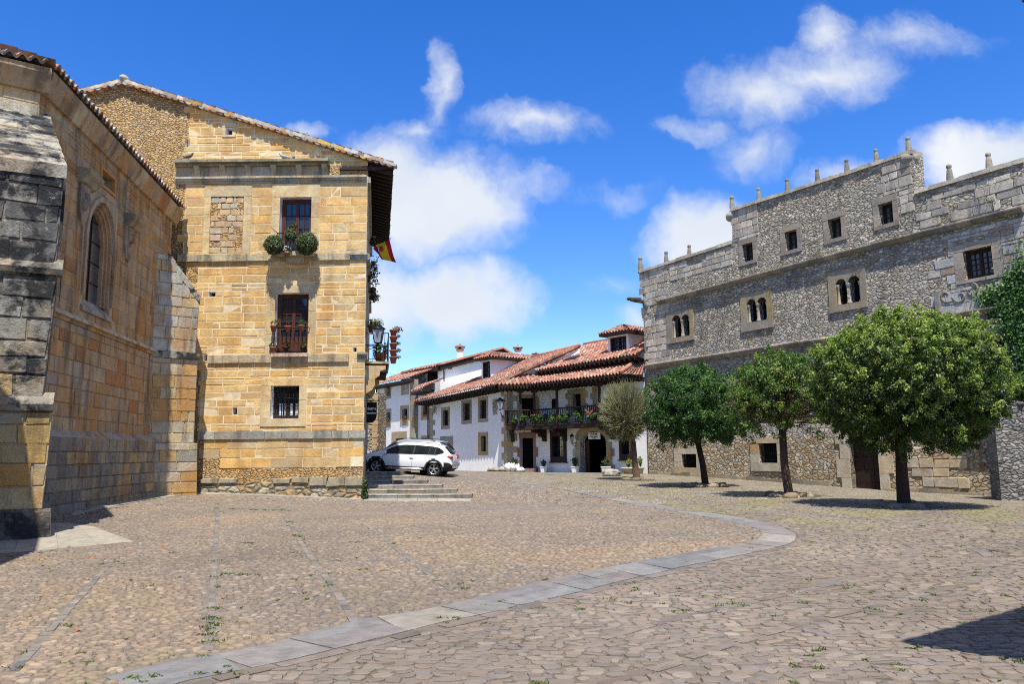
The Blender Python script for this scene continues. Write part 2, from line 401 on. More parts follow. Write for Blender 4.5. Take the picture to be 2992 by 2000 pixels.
def m_plain(name, col, rough=.8, var=.15, sc=4, bs=.2, bd=.01, metal=0.0, fine=40, dirt=0.0, dirtc=(.2, .18, .15), usecol=False):
    m, nt, b = newmat(name); p = pos(nt)
    c = mixc(nt, 1.0, attr(nt), col, 'MULTIPLY') if usecol else mixc(nt, 0.0, col, col)
    c = mul(nt, c, ramp(nt, noi(nt, p, sc, 7, .62), .3, .7, 1 - var, 1 + var))
    if dirt:
        d = ramp(nt, noi(nt, pos(nt, (1.5, 1.5, .3)), 1.8, 8, .65), .5, .75)
        c = mixc(nt, mth(nt, 'MULTIPLY', d, dirt), c, dirtc)
    setn(b, nt, c, noi(nt, p, fine, 6, .65), bs, bd, rough); b.inputs['Metallic'].default_value = metal
    return m
def m_leaf(name, tr=.35, rough=.55):
    m, nt, b = newmat(name); c = attr(nt)
    setn(b, nt, c, rough=rough); b.inputs['Specular IOR Level'].default_value = .35
    t = nd(nt, 'ShaderNodeBsdfTranslucent', {'Color': mixc(nt, 1.0, c, (1.0, 1.15, .55), 'MULTIPLY')})
    mx = nd(nt, 'ShaderNodeMixShader', {0: tr, 1: b.outputs[0], 2: t.outputs[0]})
    o = [n for n in nt.nodes if n.type == 'OUTPUT_MATERIAL'][0]; nt.links.new(mx.outputs[0], o.inputs[0]); return m
m_block('ashlar', dark=.02, streak=.20, lich=.08, warm=.62, darkc=(.14, .11, .075), bs=.5)
m_block('church_stone', dark=.10, streak=.62, lich=.10, warm=.75, darkc=(.06, .05, .04), bs=.6)
m_block('lichen_stone', dark=.62, streak=.3, lich=.45, warm=.3, darkc=(.03, .03, .03), bs=1.0)
m_block('plinth_stone', dark=.34, streak=.45, lich=.25, warm=.5, darkc=(.05, .045, .038), bs=1.0)
m_block('black_lichen', dark=.75, streak=.4, lich=.75, warm=.05, darkc=(.022, .023, .025), bs=1.0)
m_block('mould_stone', dark=.12, streak=.55, lich=.25, warm=.2, darkc=(.055, .06, .04), bs=.7)
m_block('grey_stone', dark=.2, streak=.35, lich=.3, warm=.12, darkc=(.045, .043, .04), bs=.9)
m_block('step_stone', dark=.15, streak=.65, lich=.35, warm=.05, darkc=(.09, .085, .06), bs=.6)
m_block('quoin_stone', dark=.05, streak=.2, lich=.1, warm=.25, darkc=(.1, .08, .06), bs=.5)
m_rubble('rubble_orange', [(.66, .40, .14), (.60, .39, .17), (.70, .46, .19), (.54, .34, .15), (.64, .48, .26), (.48, .30, .13)], 6.5, (1, 1, 2.1), (.64, .43, .18), (-.02, .05), 1.0, .16, dark=.1, grey=.12)
m_rubble('rubble_base', [(.42, .32, .18), (.36, .30, .20), (.48, .33, .16), (.28, .25, .18), (.44, .38, .27)], 2.6, (1, 1, 1.6), (.30, .24, .14), (.0, .06), 1.0, .14, dark=.35, grey=.3, darkc=(.07, .07, .04))
m_rubble('palace_rubble', [(.60, .53, .42), (.51, .45, .36), (.42, .38, .31), (.69, .625, .51), (.54, .46, .34), (.31, .285, .24), (.63, .54, .405), (.47, .42, .34)], 5.0, (1, 1, 1.9), (.49, .43, .335), (.0, .05), .95, .18, dark=.36, grey=.42, darkc=(.10, .092, .078))
m_rubble('palace_low', [(.38, .31, .19), (.52, .42, .26), (.56, .47, .32), (.46, .33, .17), (.42, .38, .30), (.58, .51, .38), (.40, .30, .17)], 4.4, (1, 1, 1.6), (.38, .31, .20), (.0, .06), 1.0, .14, dark=.22, grey=.12)
m_rubble('dark_rubble', [(.24, .23, .215), (.30, .285, .26), (.18, .175, .165), (.38, .35, .31)], 5.2, (1, 1, 2.0), (.13, .125, .115), (.0, .05), 1.0, .16, dark=.3, grey=.2)
m_plain('mortar', (.68, .56, .36), .95, .28, 2.5, .5, .02, dirt=.75, dirtc=(.58, .42, .19))
m_plain('church_mortar', (.40, .31, .19), .95, .25, 2, .5, .02, dirt=.3)
m_plain('plaster', (.83, .815, .785), .9, .05, 1.5, .2, .01, fine=14, dirt=.13, dirtc=(.55, .53, .5))
m_plain('rough_plaster', (.78, .77, .74), .92, .06, 2.5, .8, .03, fine=9, dirt=.16, dirtc=(.5, .47, .42))
m_plain('tile', (1, 1, 1), .85, .3, 5, .4, .01, usecol=True, dirt=.25, dirtc=(.16, .13, .10))
m_plain('dark_wood', (.028, .014, .009), .7, .3, 8, .4, .01)
m_plain('brown_wood', (.085, .026, .014), .55, .25, 10, .3, .006)
m_plain('pine_wood', (.44, .20, .06), .6, .15, 10, .2, .006)
m_plain('iron', (.016, .016, .018), .45, .2, 20, .2, .004, metal=.6)
m_plain('pipe', (.10, .085, .08), .5, .15, 10, .1, .004, metal=.4)
m_plain('void', (.006, .005, .005), .95, .1)  # near-black: the shade inside openings is put into the colour
m_plain('terracotta', (.24, .088, .052), .8, .18, 12, .2, .004)
m_plain('white_pot', (.78, .77, .74), .6, .06, 10, .1, .004, dirt=.15)
m_plain('concrete_pot', (.48, .45, .38), .9, .18, 12, .4, .01, dirt=.3)
m_plain('curtain', (.62, .64, .68), .9, .08, 12, .2, .01)
m_plain('bark', (.085, .062, .045), .95, .35, 9, 1.0, .03, usecol=True)
m_plain('twig', (.20, .185, .12), .9, .25, 6, .3, .01, usecol=True)
m_plain('paint', (1, 1, 1), .8, .03, 6, .05, .003, usecol=True)
m_plain('slab', (1, 1, 1), .8, .26, 4.5, .9, .03, usecol=True, fine=18, dirt=.45, dirtc=(.26, .225, .18))
m_plain('boulder', (.34, .315, .26), .95, .3, 5, 1.0, .06, fine=12, dirt=.4, dirtc=(.09, .085, .07))
m_plain('red_stone', (.27, .155, .115), .9, .15, 5, .4, .02, usecol=True)
m_plain('cloth', (1, 1, 1), .8, .05, 8, .1, .003, usecol=True)
m_plain('car_white', (.78, .79, .80), .22, .01, 1, .0, .0); MT['car_white'].node_tree.nodes['Principled BSDF'].inputs['Coat Weight'].default_value = .6
m_plain('car_silver', (.50, .51, .51), .28, .01, 1, .0, .0, metal=.5)
m_plain('car_black', (.018, .018, .019), .6, .1, 20, .1, .002)
m_plain('rubber', (.016, .016, .016), .85, .1, 30, .2, .003)
m_plain('alloy', (.55, .56, .57), .3, .05, 5, .0, .0, metal=.85)
m_plain('red_lamp', (.50, .02, .015), .2, .05, 5, .0, .0)
m_plain('clear_lamp', (.70, .66, .64), .2, .05, 5, .0, .0)
def m_glass(name, col=(.02, .024, .03), rough=.06):
    m, nt, b = newmat(name)
    setn(b, nt, mul(nt, mixc(nt, 0.0, col, col), ramp(nt, noi(nt, pos(nt), 3, 3), .3, .7, .6, 1.4)), noi(nt, pos(nt), 2.0, 2), .06, .05, rough)
    b.inputs['Specular IOR Level'].default_value = .8; return m
m_glass('glass'); m_glass('car_glass', (.012, .016, .018), .04); m_glass('lantern_glass', (.30, .33, .36), .1); m_glass('lead_glass', (.045, .05, .06), .25)
m_leaf('leaf', .30); m_leaf('grass_leaf', .35)
m_leaf('ivy_leaf', .25)
# ------------------------------------------------------------------ ground surface
def hp(px, py, Y): p = atY(px, py, Y); return (p.x, p.y, p.z)
STEPX = [1380, 1335, 1292, 1248, 1208, 1168]; STEPT = [1446, 1431.6, 1418, 1405, 1392, 1378.6]
STEPY = [30.0 + 1.1 * i for i in range(6)]
GP = [(0, 0, 0), (0, 5, 0), (-5, 3, 0), (4, 4, 0), (6, 9, .02), (-4, 10, .02), (0, 10, .03), (5, 14, .08), (-9.9, 16.6, -.05), (-6, 18, .08), (0, 18, .15),
      hp(430, 1452, 27.7), hp(570, 1447, 28.9), hp(200, 1490, 21.5), hp(640, 1442, 30), hp(850, 1448, 30), hp(1060, 1459, 30), hp(1395, 1459, 30),
      hp(1265, 1394, 37), hp(1095, 1383, 37.3), hp(1345, 1379, 50.2), hp(1480, 1379, 50), hp(1590, 1381, 49.8), hp(1740, 1382, 46), hp(1880, 1385, 43.4),
      hp(1860, 1404, 36), hp(2058, 1422, 30.5), hp(2305, 1452, 25), hp(2642, 1482, 20.5), hp(2120, 1399, 38.4), hp(2330, 1414, 34.8), hp(2530, 1432, 31.6), hp(2830, 1450, 28), hp(2960, 1462, 26),
      (10, 10, .05), (18, 18, .15), (22, 30, .2), (-16, 40, .6), (-9, 44, .8), (-8, 60, .55), (0, 70, .5), (20, 60, .4), (-20, 20, .1), (-20, 5, 0), (14, 0, 0), (0, -8, 0)]
for i in range(1, 6):
    p = hp(STEPX[i] + 6, STEPT[i], STEPY[i]); GP.append((p[0], p[1], p[2] - .14))
_G = np.array(GP, float)
def _tps(r2): return np.where(r2 > 0, .5 * r2 * np.log(np.maximum(r2, 1e-12)), 0)
def _fit():
    n = len(_G); P = np.c_[np.ones(n), _G[:, :2]]
    r2 = ((_G[:, None, :2] - _G[None, :, :2]) ** 2).sum(2)
    A = np.zeros((n + 3, n + 3)); A[:n, :n] = _tps(r2) + np.eye(n) * .5; A[:n, n:] = P; A[n:, :n] = P.T
    return np.linalg.solve(A, np.r_[_G[:, 2], 0, 0, 0])
_GC = _fit()
def gza(X, Y):
    X = np.clip(np.asarray(X, float), -24, 24); Y = np.clip(np.asarray(Y, float), -10, 72); n = len(_G)
    r2 = (X[..., None] - _G[:, 0]) ** 2 + (Y[..., None] - _G[:, 1]) ** 2
    return _tps(r2) @ _GC[:n] + _GC[n] + _GC[n + 1] * X + _GC[n + 2] * Y
def gz(x, y): return float(gza(np.array([x]), np.array([y]))[0])
def gp(px, py, dz=0.0):
    """point where the line of sight through a pixel meets the ground"""
    d = ray(px, py); lo, hi = 2.0, 90.0
    Ys = np.linspace(2, 90, 500); h = EYE + d.z * Ys - gza(d.x * Ys, Ys)
    k = int(np.argmax(h < 0)) if (h < 0).any() else 499
    a, c = Ys[max(k - 1, 0)], Ys[k]
    for _ in range(25):
        m = (a + c) / 2
        if EYE + d.z * m - gz(d.x * m, m) < 0: c = m
        else: a = m
    return Vector((d.x * c, c, gz(d.x * c, c) + dz))
# flagstone strip: its two edges followed from the near end to the far end
SL = [(300, 1985), (447, 1948), (639, 1913), (793, 1884), (933, 1842), (1087, 1810), (1215, 1791), (1400, 1747), (1556, 1710), (1712, 1674), (1875, 1642), (2011, 1618), (2133, 1596), (2224, 1574), (2207, 1547), (2119, 1523), (2011, 1503), (1902, 1486), (1780, 1462), (1658, 1435), (1536, 1416), (1475, 1404)]
SR = [(400, 2035), (531, 2000), (720, 1962), (889, 1919), (1048, 1884), (1176, 1852), (1330, 1816), (1536, 1766), (1671, 1738), (1821, 1700), (1977, 1664), (2112, 1635), (2234, 1611), (2325, 1583), (2309, 1553), (2241, 1530), (2133, 1509), (1997, 1489), (1834, 1462), (1685, 1437), (1570, 1418), (1502, 1405)]
def smooth(pts, n):
    q = [Vector((p[0], p[1])) for p in pts]; out = []
    for i in range(len(q) - 1):
        a, b, c, d = q[max(i - 1, 0)], q[i], q[i + 1], q[min(i + 2, len(q) - 1)]
        for k in range(n):
            t = k / n; out.append(.5 * ((2 * b) + (c - a) * t + (2 * a - 5 * b + 4 * c - d) * t * t + (3 * b - a - 3 * c + d) * t ** 3))
    out.append(q[-1]); return out
EL = [Vector(gp(*p)) for p in SL]; ER = [Vector(gp(*p)) for p in SR]
eL, eR = smooth(EL, 6), smooth(ER, 6)
mid = [(a + b) / 2 for a, b in zip(eL, eR)]
zone_poly = [(p.x, p.y) for p in mid] + [(-3, 60), (-30, 60), (-30, -10), (mid[0].x, -10)]
def inpoly(X, Y, poly):
    r = np.zeros(X.shape, bool); n = len(poly)
    for i in range(n):
        (x0, y0), (x1, y1) = poly[i], poly[(i + 1) % n]
        if y0 == y1: continue
        c = ((Y < y0) != (Y < y1)) & (X < (x1 - x0) * (Y - y0) / (y1 - y0) + x0); r ^= c
    return r
def m_cobble():
    m, nt, b = newmat('cobbles'); p = pos(nt)
    z = nd(nt, 'ShaderNodeAttribute', attribute_name='zone').outputs['Fac']
    zl = mth(nt, 'GREATER_THAN', z, .5)
    w = nd(nt, 'ShaderNodeTexNoise', {'Vector': p, 'Scale': 2.5, 'Detail': 2.0}); w2 = nd(nt, 'ShaderNodeTexNoise', {'Vector': p, 'Scale': 13.0, 'Detail': 2.0})
    pw = nd(nt, 'ShaderNodeVectorMath', {0: p, 1: nd(nt, 'ShaderNodeVectorMath', {0: w.outputs['Color'], 'Scale': .26}, operation='SCALE').outputs[0]}, operation='ADD').outputs[0]
    pw = nd(nt, 'ShaderNodeVectorMath', {0: pw, 1: nd(nt, 'ShaderNodeVectorMath', {0: w2.outputs['Color'], 'Scale': .075}, operation='SCALE').outputs[0]}, operation='ADD').outputs[0]
    def stones(v, sc, st, rz):
        q = nd(nt, 'ShaderNodeVectorMath', {0: v, 1: st}, operation='MULTIPLY').outputs[0]
        f = nd(nt, 'ShaderNodeTexVoronoi', {'Vector': q, 'Scale': sc, 'Randomness': rz}, feature='F1', voronoi_dimensions='2D')
        e = nd(nt, 'ShaderNodeTexVoronoi', {'Vector': q, 'Scale': sc, 'Randomness': rz}, feature='DISTANCE_TO_EDGE', voronoi_dimensions='2D')
        return nd(nt, 'ShaderNodeSeparateColor', {0: f.outputs['Color']}).outputs, e.outputs['Distance'], f.outputs['Distance']
    def pal(f, cs):
        vr = nt.nodes.new('ShaderNodeValToRGB'); vr.color_ramp.interpolation = 'CONSTANT'
        while len(vr.color_ramp.elements) < len(cs): vr.color_ramp.elements.new(.5)
        for i, c in enumerate(cs): vr.color_ramp.elements[i].position = i / len(cs); vr.color_ramp.elements[i].color = (*c, 1)
        nt.links.new(f, vr.inputs[0]); return vr.outputs[0]
    n1 = noi(nt, p, 30, 5, .65); n2 = noi(nt, p, 90, 3, .6)
    big = noi(nt, p, .22, 5, .6); big2 = noi(nt, p, .6, 5, .6)
    jig = mth(nt, 'MULTIPLY', mth(nt, 'SUBTRACT', noi(nt, p, 16, 5, .7), .5), .26)
    # left of the strip: small river pebbles in pale mortar
    c1, e1, f1 = stones(pw, 13.5, (1.0, .66, 1), 1.0)
    s1 = pal(c1[0], [(.25, .205, .165), (.29, .235, .18), (.215, .185, .16), (.32, .25, .18), (.26, .21, .185), (.19, .175, .165), (.36, .305, .24), (.28, .22, .16)])
    s1 = mul(nt, s1, ramp(nt, c1[1], 0, 1, .72, 1.25))
    g1 = ramp(nt, mth(nt, 'ADD', e1, jig), .0, .10)
    mo1 = mixc(nt, ramp(nt, big2, .4, .62), (.36, .30, .23), (.19, .16, .125))
    k1 = mixc(nt, g1, mo1, s1)
    k1 = mixc(nt, mth(nt, 'MULTIPLY', ramp(nt, big, .46, .62), .35), k1, mixc(nt, 1.0, k1, (1.35, 1.08, .74), 'MULTIPLY'))
    h1 = mth(nt, 'MULTIPLY', ramp(nt, mth(nt, 'ADD', e1, jig), .0, .28), 1.0)
    # right of the strip: larger flat setts with dark mossy joints
    c2, e2, f2 = stones(pw, 8.6, (1.0, .85, 1), .97)
    s2 = pal(c2[0], [(.29, .24, .20), (.31, .255, .205), (.265, .23, .20), (.34, .29, .235), (.32, .235, .175), (.235, .225, .225), (.30, .26, .22), (.27, .22, .185), (.38, .33, .265), (.28, .245, .215), (.25, .225, .205)])
    s2 = mul(nt, s2, ramp(nt, c2[1], 0, 1, .78, 1.2))
    g2 = ramp(nt, mth(nt, 'ADD', e2, jig), -.02, .10)
    moss = ramp(nt, noi(nt, p, 1.3, 6, .65), .50, .63)
    mo2 = mixc(nt, moss, (.235, .195, .155), (.14, .135, .06))
    k2 = mixc(nt, g2, mo2, s2)
    sp = nd(nt, 'ShaderNodeSeparateXYZ', {0: p})
    far = mth(nt, 'MULTIPLY', ramp(nt, sp.outputs[1], 13, 19), ramp(nt, noi(nt, p, .8, 7, .68), .36, .62))
    k2 = mixc(nt, mth(nt, 'MULTIPLY', far, .55), k2, (.24, .205, .065))
    h2 = mth(nt, 'MULTIPLY', ramp(nt, mth(nt, 'ADD', e2, jig), .0, .16), 1.2)
    near = ramp(nt, mth(nt, 'ADD', sp.outputs[1], mth(nt, 'MULTIPLY', big2, 4.0)), 19.5, 23.5)
    bed = mixc(nt, zl, mo2, mixc(nt, 0.4, mo1, (.20, .165, .13)))
    bed = mul(nt, bed, .72)
    col = mixc(nt, near, bed, mixc(nt, zl, k2, k1)); h = mth(nt, 'ADD', mth(nt, 'MULTIPLY', zl, h1), mth(nt, 'MULTIPLY', mth(nt, 'SUBTRACT', 1.0, zl), h2))
    col = mul(nt, col, ramp(nt, n1, .3, .7, .8, 1.2)); col = mul(nt, col, ramp(nt, big2, .3, .7, .84, 1.14))
    moss2 = mth(nt, 'MULTIPLY', ramp(nt, noi(nt, p, 2.1, 7, .7), .62, .70), mth(nt, 'SUBTRACT', 1.0, mth(nt, 'MULTIPLY', zl, g1)))
    col = mixc(nt, mth(nt, 'MULTIPLY', moss2, .55), col, (.12, .13, .035))
    h = mth(nt, 'MULTIPLY', h, near)
    hh = mth(nt, 'ADD', h, mth(nt, 'MULTIPLY', n1, .45)); hh = mth(nt, 'ADD', hh, mth(nt, 'MULTIPLY', n2, .12))
    hh = mth(nt, 'ADD', hh, mth(nt, 'MULTIPLY', nd(nt, 'ShaderNodeMix', {0: zl, 2: c2[2], 3: c1[2]}).outputs[0], .45))
    setn(b, nt, col, hh, 1.0, .035, .8); return m
m_cobble()
def axis(lo, hi, far, st):
    a = list(np.arange(lo, hi + 1e-6, st)); k = st
    while a[-1] < far: k *= 1.5; a.append(a[-1] + k)
    k = st
    while a[0] > -far: k *= 1.5; a.insert(0, a[0] - k)
    return np.array(a)
def make_ground():
    xs, ys = axis(-16, 18, 900, .3), axis(0, 52, 900, .3)
    X, Y = np.meshgrid(xs, ys); Z = gza(X, Y); ny, nx = X.shape
    zr = np.random.RandomState(3)
    Z += np.where((np.abs(X) < 30) & (Y < 60), 0.012 * np.sin(X * 1.7 + 1.3 * np.sin(Y * .9)) * np.sin(Y * 1.3), 0) * np.clip(1 - Y / 30, 0, 1)
    me = bpy.data.meshes.new('ground')
    idx = np.arange(nx * ny).reshape(ny, nx)
    F = np.stack([idx[:-1, :-1], idx[:-1, 1:], idx[1:, 1:], idx[1:, :-1]], -1).reshape(-1, 4)
    me.from_pydata(np.stack([X, Y, Z], -1).reshape(-1, 3).tolist(), [], F.tolist())
    a = me.attributes.new('zone', 'FLOAT', 'POINT'); a.data.foreach_set('value', inpoly(X, Y, zone_poly).astype(np.float32).ravel())
    me.materials.append(MT['cobbles']); me.polygons.foreach_set('use_smooth', np.ones(len(F), bool)); me.update()
    o = bpy.data.objects.new('ground', me); COL.objects.link(o); o['kind'] = 'structure'
make_ground()
def gsurf(x, y):
    f = 0.012 * math.sin(x * 1.7 + 1.3 * math.sin(y * .9)) * math.sin(y * 1.3) * min(1, max(0, 1 - y / 30)) if abs(x) < 30 and y < 60 else 0
    return gz(x, y) + f
SLABC = [(4, (.185, .178, .166)), (3, (.165, .164, .162)), (2, (.20, .175, .155)), (1, (.25, .22, .175)), (2, (.175, .155, .148)), (1, (.145, .148, .148))]
NOSTONE = []; NOLINE = []
def slab_on_ground(mb, pts, col, rise=.014, jit=.0):
    n = len(pts); cx = sum(p[0] for p in pts) / n; cy = sum(p[1] for p in pts) / n
    def q(p, k, dz): x, y = p[0] + (cx - p[0]) * k, p[1] + (cy - p[1]) * k; return (x, y, gsurf(x, y) + dz)
    d = max(.02, math.hypot(pts[0][0] - cx, pts[0][1] - cy)); k1 = min(.06, .014 / d); k2 = min(.12, .03 / d)
    vs = [q(p, k1, -.05) for p in pts] + [q(p, k1, rise * .7) for p in pts] + [q(p, k2, rise) for p in pts]
    mb.idx(vs, [tuple(range(2 * n, 3 * n))] + [(r * n + i, r * n + (i + 1) % n, (r + 1) * n + (i + 1) % n, (r + 1) * n + i) for r in range(2) for i in range(n)], col)
def make_path():
    r = random.Random(11); mb = MB(); ED = MB()
    # resample by arc length, then cut into single slabs
    L = [0.0]
    for a, b in zip(mid[:-1], mid[1:]): L.append(L[-1] + (b - a).length)
    def at(e, s):
        s = min(max(s, 0), L[-1] - 1e-6); k = max(i for i in range(len(L)) if L[i] <= s); k = min(k, len(e) - 2)
        return e[k].lerp(e[k + 1], (s - L[k]) / (L[k + 1] - L[k] + 1e-9))
    s = 0.0
    while s < L[-1] - .2:
        n = min(L[-1], s + r.uniform(.55, 1.25)); tw = r.uniform(-.06, .06)
        sm = (s + n) / 2
        l0, l1, r0, r1, lm, rm = at(eL, s + tw), at(eL, n + tw), at(eR, s - tw), at(eR, n - tw), at(eL, sm), at(eR, sm)
        if r.random() < .25:
            k = r.uniform(.35, .65); a0, a1 = l0.lerp(r0, k), l1.lerp(r1, k)
            slab_on_ground(mb, [l0, a0, a1, l1], pick(SLABC, r, .1)); slab_on_ground(mb, [a0, r0, r1, a1], pick(SLABC, r, .1))
        else:
            wob = lambda p: p + Vector((r.uniform(-.035, .035), r.uniform(-.035, .035)))
            slab_on_ground(mb, [l0, l0.lerp(r0, .5), r0, wob(rm), r1, r1.lerp(l1, .5), l1, wob(lm)], pick(SLABC, r, .1), r.uniform(.01, .02))
        s = n
    o = mb.build('path', MT['slab'], kind='structure')
    # narrow kerb course along the outer edge of the strip and single rows of stones across the cobbles
    def row(pl, w, lo, hi, pal, name):
        NOLINE.append((pl, w)); m2 = MB(); pts = smooth(pl, 5); acc = 0; i = 0; cur = pts[0].copy(); seg = r.uniform(lo, hi); st = cur.copy()
        D = [0.0]
        for a, b in zip(pts[:-1], pts[1:]): D.append(D[-1] + (b - a).length)
        def p_at(s):
            k = max(i for i in range(len(D)) if D[i] <= min(s, D[-1] - 1e-6)); k = min(k, len(pts) - 2)
            return pts[k].lerp(pts[k + 1], (min(s, D[-1]) - D[k]) / (D[k + 1] - D[k] + 1e-9))
        s = 0.0
        while s < D[-1] - .1:
            n = min(D[-1], s + r.uniform(lo, hi)); a, b = p_at(s), p_at(n); t = (b - a).normalized() if (b - a).length > 1e-5 else Vector((1, 0)); nn = Vector((-t.y, t.x)) * w * r.uniform(.4, .55)
            slab_on_ground(m2, [a - nn, a.lerp(b, .5) - nn * r.uniform(.95, 1.2), b - nn, b + nn, a.lerp(b, .5) + nn * r.uniform(.95, 1.2), a + nn], pick(pal, r, .2), r.uniform(.004, .014))
            s = n
        m2.build(name, MT['slab'], kind='structure')
    P1 = [(3, (.19, .16, .13)), (2, (.165, .145, .125)), (1, (.22, .185, .14)), (1, (.145, .135, .125))]
    P2 = [(3, (.165, .13, .105)), (2, (.155, .128, .108)), (1, (.15, .135, .12))]
    g2 = lambda l: [Vector(gp(*p)).xy for p in l]
    off = []
    for i in range(0, len(eR) - 40, 5):
        t = (eR[min(i + 1, len(eR) - 1)] - eR[i]).normalized(); off.append(eR[i] + Vector((t.y, -t.x)) * .11)
    row(off, .15, .3, .7, P2, 'kerb')
    for l, w in (([(639, 1465), (633, 1561), (617, 1797), (611, 1906)], .085), ([(790, 1455), (831, 1510), (895, 1612), (978, 1727), (1036, 1823)], .09), ([(320, 1650), (217, 1765), (128, 1868), (38, 1964)], .09),
                 ([(959, 1462), (1183, 1625), (1311, 1721)], .08), ([(600, 1800), (800, 1775), (980, 1727)], .07)):
        row(g2(l), w, .14, .38, P1, 'paving_strip')
    for l, w in (([(1600, 2005), (1807, 1995), (2248, 1852), (2621, 1757), (2832, 1710)], .12), ([(1760, 1870), (1977, 1811), (2248, 1750), (2554, 1676), (2689, 1618), (2640, 1592)], .12), ([(2832, 1706), (2893, 1642), (2870, 1615), (2818, 1600)], .17)):
        row(g2(l), w, .3, .8, P2, 'paving_strip')
    # stone apron at the foot of the church and the mansion
    ap = MB(); A = [(3, (.29, .265, .21)), (2, (.25, .23, .19)), (1, (.32, .28, .21))]
    def strip(top, bot, n):
        a, b = smooth([gp(*p).xy for p in top], n), smooth([gp(*p).xy for p in bot], n); NOSTONE.append([tuple(p) for p in a] + [tuple(p) for p in reversed(b)])
        for i in range(len(a) - 1): slab_on_ground(ap, [a[i], b[i], b[i + 1], a[i + 1]], pick(A, r, .1), r.uniform(.012, .02))
    strip([(150, 1478), (300, 1458), (440, 1440), (590, 1434)], [(215, 1508), (340, 1480), (470, 1456), (600, 1443)], 3)
    strip([(600, 1434), (760, 1434), (900, 1440), (1060, 1448)], [(600, 1446), (760, 1450), (900, 1455), (1060, 1463)], 3)
    strip([(1062, 1452), (1220, 1457), (1380, 1459)], [(1062, 1465), (1220, 1467), (1375, 1466)], 3)
    strip([(-100, 1560), (60, 1560), (160, 1530), (270, 1540)], [(-100, 1625), (40, 1618), (170, 1606), (390, 1586)], 2)
    ap.build('pavement', MT['slab'], kind='structure')
make_path()

